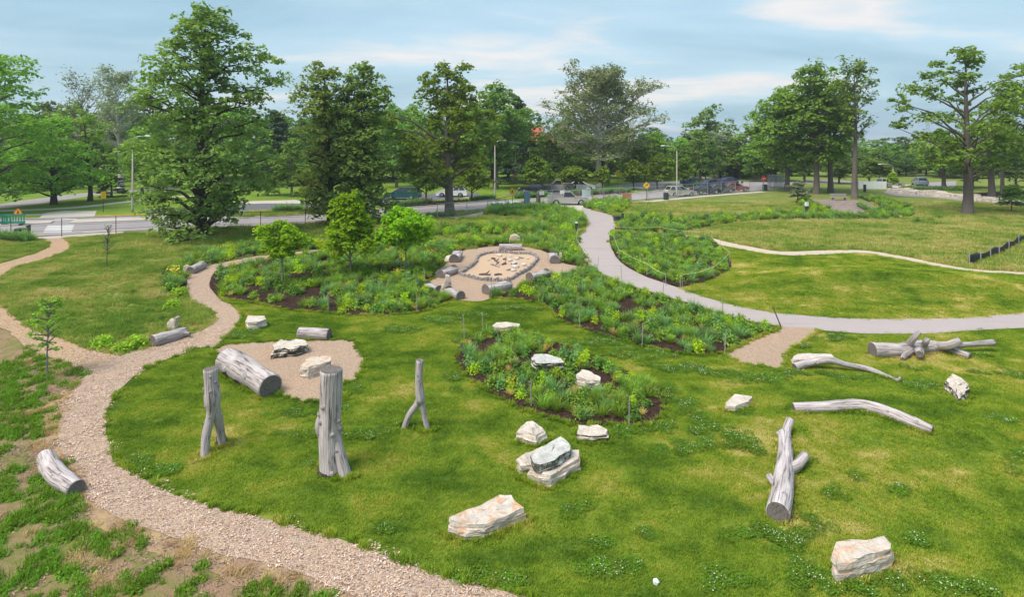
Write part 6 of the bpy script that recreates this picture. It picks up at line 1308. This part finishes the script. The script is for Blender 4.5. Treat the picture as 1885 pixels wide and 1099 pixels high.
def polesign(label, px, py, ytop, shape, face, sz, fig=None, pole=METAL, name='road_sign', edge=0.0):
    p = P(px, py); H = CAM_H + (HOR - ytop) / FPX * p.y; e = empty(name, p, edge)
    MB().tube([(0, 0, 0), (0, 0, H - .02)], .035, 6).build('post', pole, e)
    c = H - sz; n = {'diamond': 4, 'oct': 8, 'rect': 4}[shape]
    if shape == 'rect': poly = [(-sz * .7, -sz), (sz * .7, -sz), (sz * .7, sz), (-sz * .7, sz)]
    else: poly = [(sz * math.cos(a), sz * math.sin(a)) for a in [(k + (.5 if shape == 'oct' else 0)) * 2 * math.pi / n for k in range(n)]]
    b = MB().prism([(x, z + c) for x, z in poly], -.065, -.045).build('panel', face, e)
    if shape == 'diamond':
        m = MB(); q = sz * .90; pts = [Vector((q, -.066, c)), Vector((0, -.066, c + q)), Vector((-q, -.066, c)), Vector((0, -.066, c - q)), Vector((q, -.066, c))]; m.tube(pts, .012, 4); m.build('border', BLACK, e)
    if fig:
        m = MB(); s = sz
        if fig == 'walk':
            m.prism([(.1 * s * math.cos(a), c + .42 * s + .1 * s * math.sin(a)) for a in [k * math.pi / 4 for k in range(8)]], -.073, -.066)
            m.prism([(-.12 * s, c + .3 * s), (-.14 * s, c - .1 * s), (.1 * s, c - .1 * s), (.12 * s, c + .3 * s)], -.073, -.066)
            m.prism([(-.14 * s, c - .1 * s), (-.3 * s, c - .55 * s), (-.2 * s, c - .55 * s), (-.02 * s, c - .1 * s)], -.073, -.066)
            m.prism([(0, c - .1 * s), (.2 * s, c - .55 * s), (.3 * s, c - .52 * s), (.1 * s, c - .1 * s)], -.073, -.066)
            m.prism([(.1 * s, c + .25 * s), (.34 * s, c - .02 * s), (.28 * s, c - .08 * s), (.06 * s, c + .15 * s)], -.073, -.066)
        elif fig == 'bar': m.box((0, -.069, c), (sz * .9, .006, sz * .28))
        elif fig == 'turn':
            m.prism([(-.22 * s, c - .42 * s), (-.08 * s, c - .42 * s), (-.08 * s, c + .05 * s), (.18 * s, c + .05 * s), (.18 * s, c - .1 * s), (.45 * s, c + .14 * s), (.18 * s, c + .38 * s), (.18 * s, c + .22 * s), (-.22 * s, c + .22 * s)], -.073, -.066)
        m.build('symbol', WHITE if fig == 'bar' else BLACK, e)
    return tag(e, label, 'sign')
polesign('yellow diamond pedestrian sign left of the blue grey post', 943, 382, 345, 'diamond', YSIGN, .50, 'walk', DARKMETAL)
polesign('yellow diamond sign with black arrow in front of the long hedge bed', 1190, 370, 334, 'diamond', YSIGN, .50, 'turn', DARKMETAL)
polesign('orange roadside sign above the green barriers', 34, 414, 383, 'diamond', OSIGN, .42, 'walk', DARKMETAL)
polesign('narrow yellow sign turned edge on beside the left sidewalk', 190, 391, 352, 'rect', YSIGN, .42, None, DARKMETAL, edge=1.25)
polesign('red sign with a white bar at the end of the road', 1406, 344, 323, 'oct', RSIGN, .55, 'bar', METAL)
polesign('small yellow sign under the pale sycamore', 1137, 338, 313, 'rect', YSIGN, .5, None, DARKMETAL)
def trash(label, px, py, w, h, mat, name='trash_bin'):
    p = P(px, py); e = empty(name, p); MB().tube([(0, 0, .02), (0, 0, h * .85), (0, 0, h * .88)], [w * .46, w * .5, w * .5], 14).build('body', mat, e)
    MB().tube([(0, 0, h * .88), (0, 0, h * .95), (0, 0, h)], [w * .53, w * .52, w * .3], 14).build('lid', DARKMETAL, e)
    for k in range(10): a = k * math.pi / 5; MB().box((w * .5 * math.cos(a), w * .5 * math.sin(a), h * .45), (.03, .05, h * .78), a).build('slat', mat, e)
    return tag(e, label, 'trash bin')
BIN = plain('dark_green_bin', (0.03, 0.055, 0.06), .6)
trash('dark green trash bin beside the left crosswalk', 37, 441, .75, .95, BIN); trash('dark trash bin left of the tall street lamp', 1226, 368, .7, 1.05, BIN); trash('dark trash bin under the red sign', 1408, 351, .75, 1.1, BIN)
def barrier(label, px, py, rz, seed):
    e = empty('crowd_barrier', P(px, py), rz); G = plain('barrier_green_%d' % seed, (0.005, 0.22, 0.13), .5); L_ = 2.2
    MB().box((0, 0, 1.0), (L_, .06, .16)).build('top_rail', G, e); MB().box((0, 0, .30), (L_, .06, .22)).build('bottom_rail', G, e)
    for k in range(9): MB().box((-L_ / 2 + .1 + k * (L_ - .2) / 8, 0, .66), (.08, .05, .52)).build('bar', G, e)
    for s in (-1, 1): MB().box((s * L_ * .36, 0, .10), (.16, .6, .18)).build('foot', DARKMETAL, e)
    return tag(e, label, 'barrier')
barrier('green plastic barrier with bars on the median', 24, 415, .06, 1); barrier('green plastic barrier cut by the left photo edge', -7, 416, .5, 2)
def post(label, px, py, d, h, mat, name, cat, cap=None, tilt=0.0):
    e = empty(name, P(px, py)); MB().box((0, 0, h / 2), (d, d, h)).build('post', mat, e)
    if cap: MB().box((0, 0, h + cap[1] / 2), (d * 1.04, d * 1.04, cap[1])).build('cap', cap[0], e)
    e.rotation_euler = (0, tilt, .2); return tag(e, label, cat)
post('dark bollard light with a white panel left of the walk', 1061, 431, .17, .95, DARKMETAL, 'bollard_light', 'bollard', (WHITE, .12)); post('white topped bollard light in front of the brown oval', 1485, 393, .28, .85, DARKMETAL, 'bollard_light', 'bollard', (WHITE, .42))
post('dark bollard in front of the white hoarding', 1592, 353, .3, 1.2, DARKMETAL, 'bollard', 'bollard')
post('short dark wooden post pair member left, beside the left trash bin', 51, 441, .16, 1.15, DARKMETAL, 'wooden_post', 'post'); post('short dark wooden post pair member right, nearer the crosswalk', 54, 442, .14, 1.25, DARKMETAL, 'wooden_post', 'post')
post('blue grey wrapped post standing beside the fence gate', 970, 384, .62, 2.1, plain('blue_wrap', (0.12, 0.19, 0.27), .8), 'wrapped_post', 'post'); post('brown timber post at the left end of the silver fence', 991, 379, .45, 1.6, plain('brown_timber', (0.13, 0.085, 0.07), .9), 'timber_post', 'post')
post('small dark box beside the blue grey post', 976, 385, .3, .7, BIN, 'utility_box', 'box'); post('low brown block left of the blue grey post', 957, 381, .6, .5, plain('brown_block', (0.22, 0.12, 0.10), .9), 'brick_block', 'block'); post('white marker post at the near kerb left of the largest linden', 290, 425, .14, .55, WHITE, 'marker_post', 'post')
def lightbox():
    p = P(1139, 409); e = empty('flood_light', p, .3); MB().box((0, 0, .06), (1.5, 1.0, .12)).build('base', MT['concrete'], e); MB().box((-.1, 0, .38), (.75, .5, .5)).build('housing', DARKMETAL, e); MB().box((.42, 0, .5), (.14, .3, .76)).build('stand', DARKMETAL, e)
    tag(e, 'dark flood light box on a white pad at the bend of the walk', 'light')
lightbox()
# ------------------------------------------------------------------ fences
def fence(label, px, h, spacing, mat, wires, mesh_=True, name='chain_link_fence', pr=.035, signs=(), top=True, n=None):
    C = catmull([tuple(P(a, b).xy) for a, b in px], .5); L_ = np.concatenate([[0], np.cumsum(np.hypot(*np.diff(C, axis=0).T))]); tot = L_[-1]; n = max(2, int(round(tot / spacing)))
    o = Vector((C[0][0], C[0][1], float(hgt(*C[0])))); e = empty(name, o); Q = []
    for i in range(n + 1):
        s = i / n * tot; q = Vector((np.interp(s, L_, C[:, 0]), np.interp(s, L_, C[:, 1]), 0)); q.z = float(hgt(q.x, q.y)); Q.append(q - o); MB().tube([q - o - Vector((0, 0, .1)), q - o + Vector((0, 0, h + .05))], pr, 6).build('post', mat, e)
    if top:
        MB().tube([q + Vector((0, 0, h)) for q in Q], pr * .7, 5).build('top_rail', mat, e)
    if mesh_:
        for a, b in zip(Q[:-1], Q[1:]):
            m = MB(); d = b - a; k = max(4, int(d.length / .16)); hz = Vector((0, 0, h))
            for j in range(k):
                for (u0, u1) in ((j / k, min(1, (j + 1.0) / k + .0)),):
                    s1 = min(1.0, u0 + h / d.length); hh = h * (s1 - u0) * d.length / h; m.tube([a + d * u0 + Vector((0, 0, .03)), a + d * s1 + Vector((0, 0, min(h, hh)))], .0035, 3, False); s0 = max(0.0, u0 - h / d.length); h2 = (u0 - s0) * d.length; m.tube([a + d * u0 + Vector((0, 0, .03)), a + d * s0 + Vector((0, 0, min(h, h2)))], .0035, 3, False)
            m.build('wire_mesh', METAL, e)
    for z in wires: MB().tube([q + Vector((0, 0, z)) for q in Q], .012, 4).build('wire', mat, e)
    for (t, w, hh, z, mt, nm) in signs:
        i = min(n - 1, int(t * n)); a, b = Q[i], Q[i + 1]; c = a.lerp(b, t * n - i); ang = math.atan2((b - a).y, (b - a).x); nd = Vector((math.sin(ang), -math.cos(ang), 0))
        MB().box(c + nd * .06 + Vector((0, 0, z)), (w, .02, hh), ang).build(nm, mt, e)
    return tag(e, label, 'fence')
fence('thin wire fence along the near kerb on the left', [(20, 438), (82, 437), (152, 435), (222, 431), (294, 427), (400, 423), (500, 421), (562, 418)], 1.55, 3.6, DARKMETAL, (.5, 1.0), True, pr=.03)
fence('wire fence along the kerb in front of the oak trunk', [(690, 411), (760, 405), (812, 402), (866, 398), (930, 388)], 1.6, 3.6, METAL, (.5, 1.0), True, pr=.035)
PAPER = plain('paper_notice', (0.72, 0.70, 0.68), .7); REDM = plain('orange_safety_mesh', (0.62, 0.22, 0.16), .8)
fence('silver temporary fence panels around the parked pickup', [(990, 380), (1012, 379), (1028, 377), (1046, 378), (1080, 376), (1110, 373)], 1.95, 2.4, METAL, (.1, 1.0), True, pr=.04, signs=[(.05, .7, .45, 1.65, PAPER, 'notice'), (.36, .6, .45, 1.7, PAPER, 'notice'), (.70, 1.5, .95, 1.45, WHITE, 'notice_board'), (.73, .6, .4, 2.0, PAPER, 'notice')])
fence('long silver wire fence along the pavement towards the red sign', [(1112, 373), (1160, 371), (1198, 369), (1230, 366), (1296, 360), (1345, 356), (1405, 352)], 1.9, 3.4, METAL, (.1, 1.0), True, pr=.04, signs=[(.10, 1.5, .9, .7, REDM, 'safety_mesh'), (.83, .5, .5, 1.7, PAPER, 'notice')])
def stack_fence():
    p = P(1432, 346); e = empty('stacked_fence_panels', p, .4)
    for k in range(6):
        m = MB(); y = k * .18; hh = 2.3
        for z in (.1, hh): m.box((0, y, z), (3.0, .05, .05))
        for x in (-1.5, 0, 1.5): m.box((x, y, hh / 2 + .05), (.05, .05, hh))
        for j in range(12): m.tube([(-1.45 + j * .26, y, .1), (-1.45 + j * .26, y, hh)], .012, 4, False)
        m.build('panel', METAL, e)
    tag(e, 'stack of upright blue grey fence panels at the road end', 'fence panels')
stack_fence()
def hoarding():
    A, B = P(1580, 348), P(1632, 349); d = B - A; o = A.copy(); e = empty('white_hoarding', o); n = 6; ang = math.atan2(d.y, d.x); H = 1.35
    for i in range(n): c = d * ((i + .5) / n); MB().box(c + Vector((0, 0, H / 2 + .06)), (d.length / n - .03, .05, H), ang).build('panel', WHITE, e)
    for i in range(n + 1): MB().box(d * (i / n) + Vector((0, .08, H / 2 + .08)), (.08, .08, H + .2), ang).build('post', METAL, e)
    tag(e, 'white panelled hoarding in front of the far drive', 'hoarding')
hoarding()
def silt():
    px = [(1783, 489), (1800, 485), (1822, 477), (1842, 469), (1862, 459), (1885, 446), (1910, 432)]; Q = [P(a, b) for a, b in px]; o = Q[0]; e = empty('silt_fence', o); C = catmull([tuple(q) for q in Q], .35); n = len(C); V = []; F = []; rnd = random.Random(2)
    for i, c in enumerate(C):
        z = float(hgt(c[0], c[1])); w = .07 * math.sin(i * 1.1) + rnd.uniform(-.03, .03)
        for k, zz in enumerate((0, .25, .5, .62 + .09 * math.sin(i * .55))): V.append((c[0] - o.x + w * zz, c[1] - o.y + w * (1 - zz), z - o.z + zz))
        if i: F += [(4 * i - 4 + k, 4 * i + k, 4 * i + k + 1, 4 * i - 3 + k) for k in range(3)]
    me = mesh('fabric', V, F, plain('black_silt_fabric', (0.02, 0.022, 0.028), .7), True); f = obj('fabric', me, e); sd = f.modifiers.new('thick', 'SOLIDIFY'); sd.thickness = .012
    for a, b in [(1783, 489), (1804, 484), (1822, 477), (1838, 471), (1856, 462), (1874, 452)]:
        q = P(a, b) - o; MB().box(q + Vector((0, -.06, .42)), (.05, .04, .9)).build('stake', MT['woodlight'], e)
    tag(e, 'sagging black fabric silt fence with stakes at the right edge', 'silt fence')
silt()
# ------------------------------------------------------------------ stakes and strings round the beds
def roped(label, px, h, string=True, col=None):
    o = P(*px[0]); e = empty('roped_stakes', o); T = []; rnd = random.Random(len(px))
    for a, b in px:
        q = P(a, b) - o; t = q + Vector((rnd.uniform(-.05, .05), rnd.uniform(-.05, .05), h * rnd.uniform(.9, 1.1))); MB().tube([q - Vector((0, 0, .1)), t], .016, 6).build('stake', MT['wood'], e); T.append(t - Vector((0, 0, .06)))
    for a, b in zip(T[:-1], T[1:]): m = a.lerp(b, .5) - Vector((0, 0, .08)); MB().tube([a, m, b], .008, 4).build('string', STR, e)
    return tag(e, label, 'stakes')
STR = plain('pale_string', (0.72, 0.68, 0.45), .8)
roped('stakes and pale string round the right side of the roped bed', [(1252, 531), (1256, 530), (1313, 514), (1343, 485), (1325, 465), (1308, 450)], .75)
roped('stakes and pale string along the walk side of the roped bed', [(1130, 448), (1140, 478), (1190, 508), (1226, 527)], .75)
roped('stakes and string across the top of the roped bed', [(1130, 432), (1214, 431), (1290, 442)], .75)
roped('stakes and string along the left edge of the walk', [(1064, 436), (1062, 455), (1072, 478), (1085, 492)], .75)
roped('stakes and string beside the thicket left of the walk', [(1048, 431), (1056, 418), (1073, 404)], .7)
LS = [(1100, 499, 'upright stake at the top of the long bed beside the walk'), (1145, 519, 'upright stake at the walk edge of the long bed, second from the circle'), (1219, 552, 'upright stake at the walk edge in the middle of the long bed'), (1331, 582, 'upright stake near the right end of the long bed by the walk'), (1068, 606, 'crooked stake at the lawn edge of the long bed'), (1182, 640, 'pale stake at the lawn edge near the right of the long bed'), (1334, 653, 'stake at the corner of the long bed and the chip patch'),
      (889, 610, 'dark stake at the top left of the oval bed'), (855, 625, 'thin stake at the left of the oval bed'), (978, 752, 'pale stake at the lower edge of the oval bed'), (1158, 787, 'grey stake at the bottom right of the oval bed'), (905, 548, 'stake in front of the bottom seat log'), (604, 576, 'dark stake at the lower edge of the big bed'), (768, 576, 'stake at the right end of the big bed lower edge'), (783, 525, 'stake at the left entrance of the log circle'), (445, 486, 'dark stake beside the upper path'), (893, 441, 'stake on the back path'), (1022, 459, 'stake behind the upper right seat log')]
for i, (a, b, lab) in enumerate(LS):
    rnd = random.Random(i); o = P(a, b); L_ = rnd.uniform(-.1, .1); m = uvmesh('stake', [limb([Vector((0, 0, -.1)), Vector((L_ * .4, 0, .45)), Vector((L_, 0, .85 + rnd.uniform(-.1, .15)))], [.019, .017, .012], i, 7, .15, .1)], MT['wood']); tag(obj('stake', m, None, o), lab, 'stake')
o = P(1441, 605); tag(obj('stake', uvmesh('stake', [limb([Vector((0, 0, -.1)), Vector((-.25, 0, .5)), Vector((-.42, 0, .95))], [.03, .025, .018], 3, 7, .15, .1)], MT['bark']), None, o), 'leaning forked stick at the corner of bed and chip patch', 'stake')
# ------------------------------------------------------------------ rockery, bench, building, mast
def rockery():
    rnd = random.Random(12); k = 0; spots = [(1640 + i * 7.2 + rnd.uniform(-3, 3), 350.5 + i * .72 + rnd.uniform(-1.5, 1.8)) for i in range(34)] + [(1690 + i * 9.5 + rnd.uniform(-3, 3), 357 + i * .95 + rnd.uniform(-1.2, 1.4)) for i in range(20)] + [(1650 + i * 8.0 + rnd.uniform(-3, 3), 353.5 + i * .75 + rnd.uniform(-1.2, 1.4)) for i in range(28)] + [(1648, 348), (1672, 346.5), (1664, 347)]
    ms = []
    for j in range(6):
        poly = [(math.cos(a) * rnd.uniform(.8, 1.2), math.sin(a) * rnd.uniform(.6, .9)) for a in [i * 2 * math.pi / 7 for i in range(7)]]; t = MB().slab(poly, -.1, 1.0); ms.append(mesh('rockery_stone', [(x * (1 - .08 * (z > 0)) + rnd.uniform(-.06, .06), y + rnd.uniform(-.06, .06), z + rnd.uniform(-.12, .12)) for x, y, z in t.v], t.f, MT['rock']))
    for (a, b) in spots:
        o = obj('rockery_stone', ms[rnd.randrange(6)], None, P(a, b), rnd.random() * 6); s = rnd.uniform(.45, .95); o.scale = (s * rnd.uniform(.9, 1.5), s, rnd.uniform(.3, .65)); tag(o, 'pale limestone block in the long rockery on the far right', 'rock', 'rockery blocks on the far right')
rockery()
def bench():
    e = empty('park_bench', P(1545, 369), .05); Wd = MT['wood']; MB().box((0, 0, .46), (2.3, .5, .1)).build('seat', Wd, e); MB().box((0, .26, .82), (2.3, .08, .26)).build('backrest', Wd, e)
    for s in (-1, 1): MB().box((s * .85, 0, .2), (.14, .46, .42)).build('leg', Wd, e); MB().box((s * .85, .24, .6), (.1, .07, .4)).build('back_support', Wd, e)
    tag(e, 'low wooden bench at the top edge of the brown oval', 'bench')
bench()
def building():
    e = empty('brick_house', P(985, 318), 0.05); RT = plain('red_roof_tiles', (0.42, 0.10, 0.05), .8, 0, .25, 4.0); WL = plain('cream_render', (0.48, 0.42, 0.35), .9)
    s = P(985, 318).y / FPX; w, d, hw = 62 * s, 12.0, 8.5; MB().box((0, 0, hw / 2), (w, d, hw)).build('wall', WL, e); r = MB(); r.add([(-w / 2 - .5, -d / 2 - .5, hw), (w / 2 + .5, -d / 2 - .5, hw), (w / 2 + .5, d / 2 + .5, hw), (-w / 2 - .5, d / 2 + .5, hw), (-w / 2 + 4, 0, hw + 4.2), (w / 2 - 4, 0, hw + 4.2)], [(3, 2, 1, 0), (0, 1, 5, 4), (1, 2, 5), (2, 3, 4, 5), (3, 0, 4)]); rf = r.build('roof', RT, e)
    MB().box((2, 1.2, hw + 4.2), (.9, .9, 2.0)).build('chimney', WL, rf)
    for i in range(5):
        for z in (2.2, 5.6):
            x = -w / 2 + (i + .5) * w / 5; f = MB().box((x, -d / 2 - .03, z), (1.4, .1, 1.9)).build('window', WHITE, e); MB().box((x, -d / 2 - .085, z), (1.15, .02, 1.6)).build('pane', GLASS, f)
    tag(e, 'house with a red tiled roof showing between the trees', 'house')
building()
def mast():
    p = P(1708, 300); e = empty('radio_mast', p); s = p.y / FPX; H = CAM_H + (HOR - 212) * s
    for k in range(3):
        a = k * 2.094; MB().tube([(math.cos(a) * 1.0, math.sin(a) * 1.0, 0), (math.cos(a) * .5, math.sin(a) * .5, H)], .07, 4).build('leg', METAL, e)
    m = MB()
    for j in range(16):
        z0, z1 = H * j / 16, H * (j + 1) / 16
        for k in range(3):
            a, b = k * 2.094, (k + 1) * 2.094; r0, r1 = 1 - .5 * j / 16, 1 - .5 * (j + 1) / 16; m.tube([(math.cos(a) * r0, math.sin(a) * r0, z0), (math.cos(b) * r1, math.sin(b) * r1, z1)], .05, 4, False)
    m.build('bracing', METAL, e); tag(e, 'thin lattice radio mast rising above the far wood', 'mast')
mast()
# ------------------------------------------------------------------ haze in the air
def haze():
    m = NT('haze'); v = m.n('ShaderNodeVolumePrincipled'); v.inputs['Color'].default_value = (0.82, 0.90, 1.0, 1); v.inputs['Density'].default_value = 0.0004; v.inputs['Anisotropy'].default_value = 0.2
    m.L(v.outputs[0], m.out.inputs['Volume'])
    b = MB().box((0, 1500, 24.0), (5200, 3600, 52.0)); o = b.build('haze', m.m); tag(o, kind='stuff')
haze()
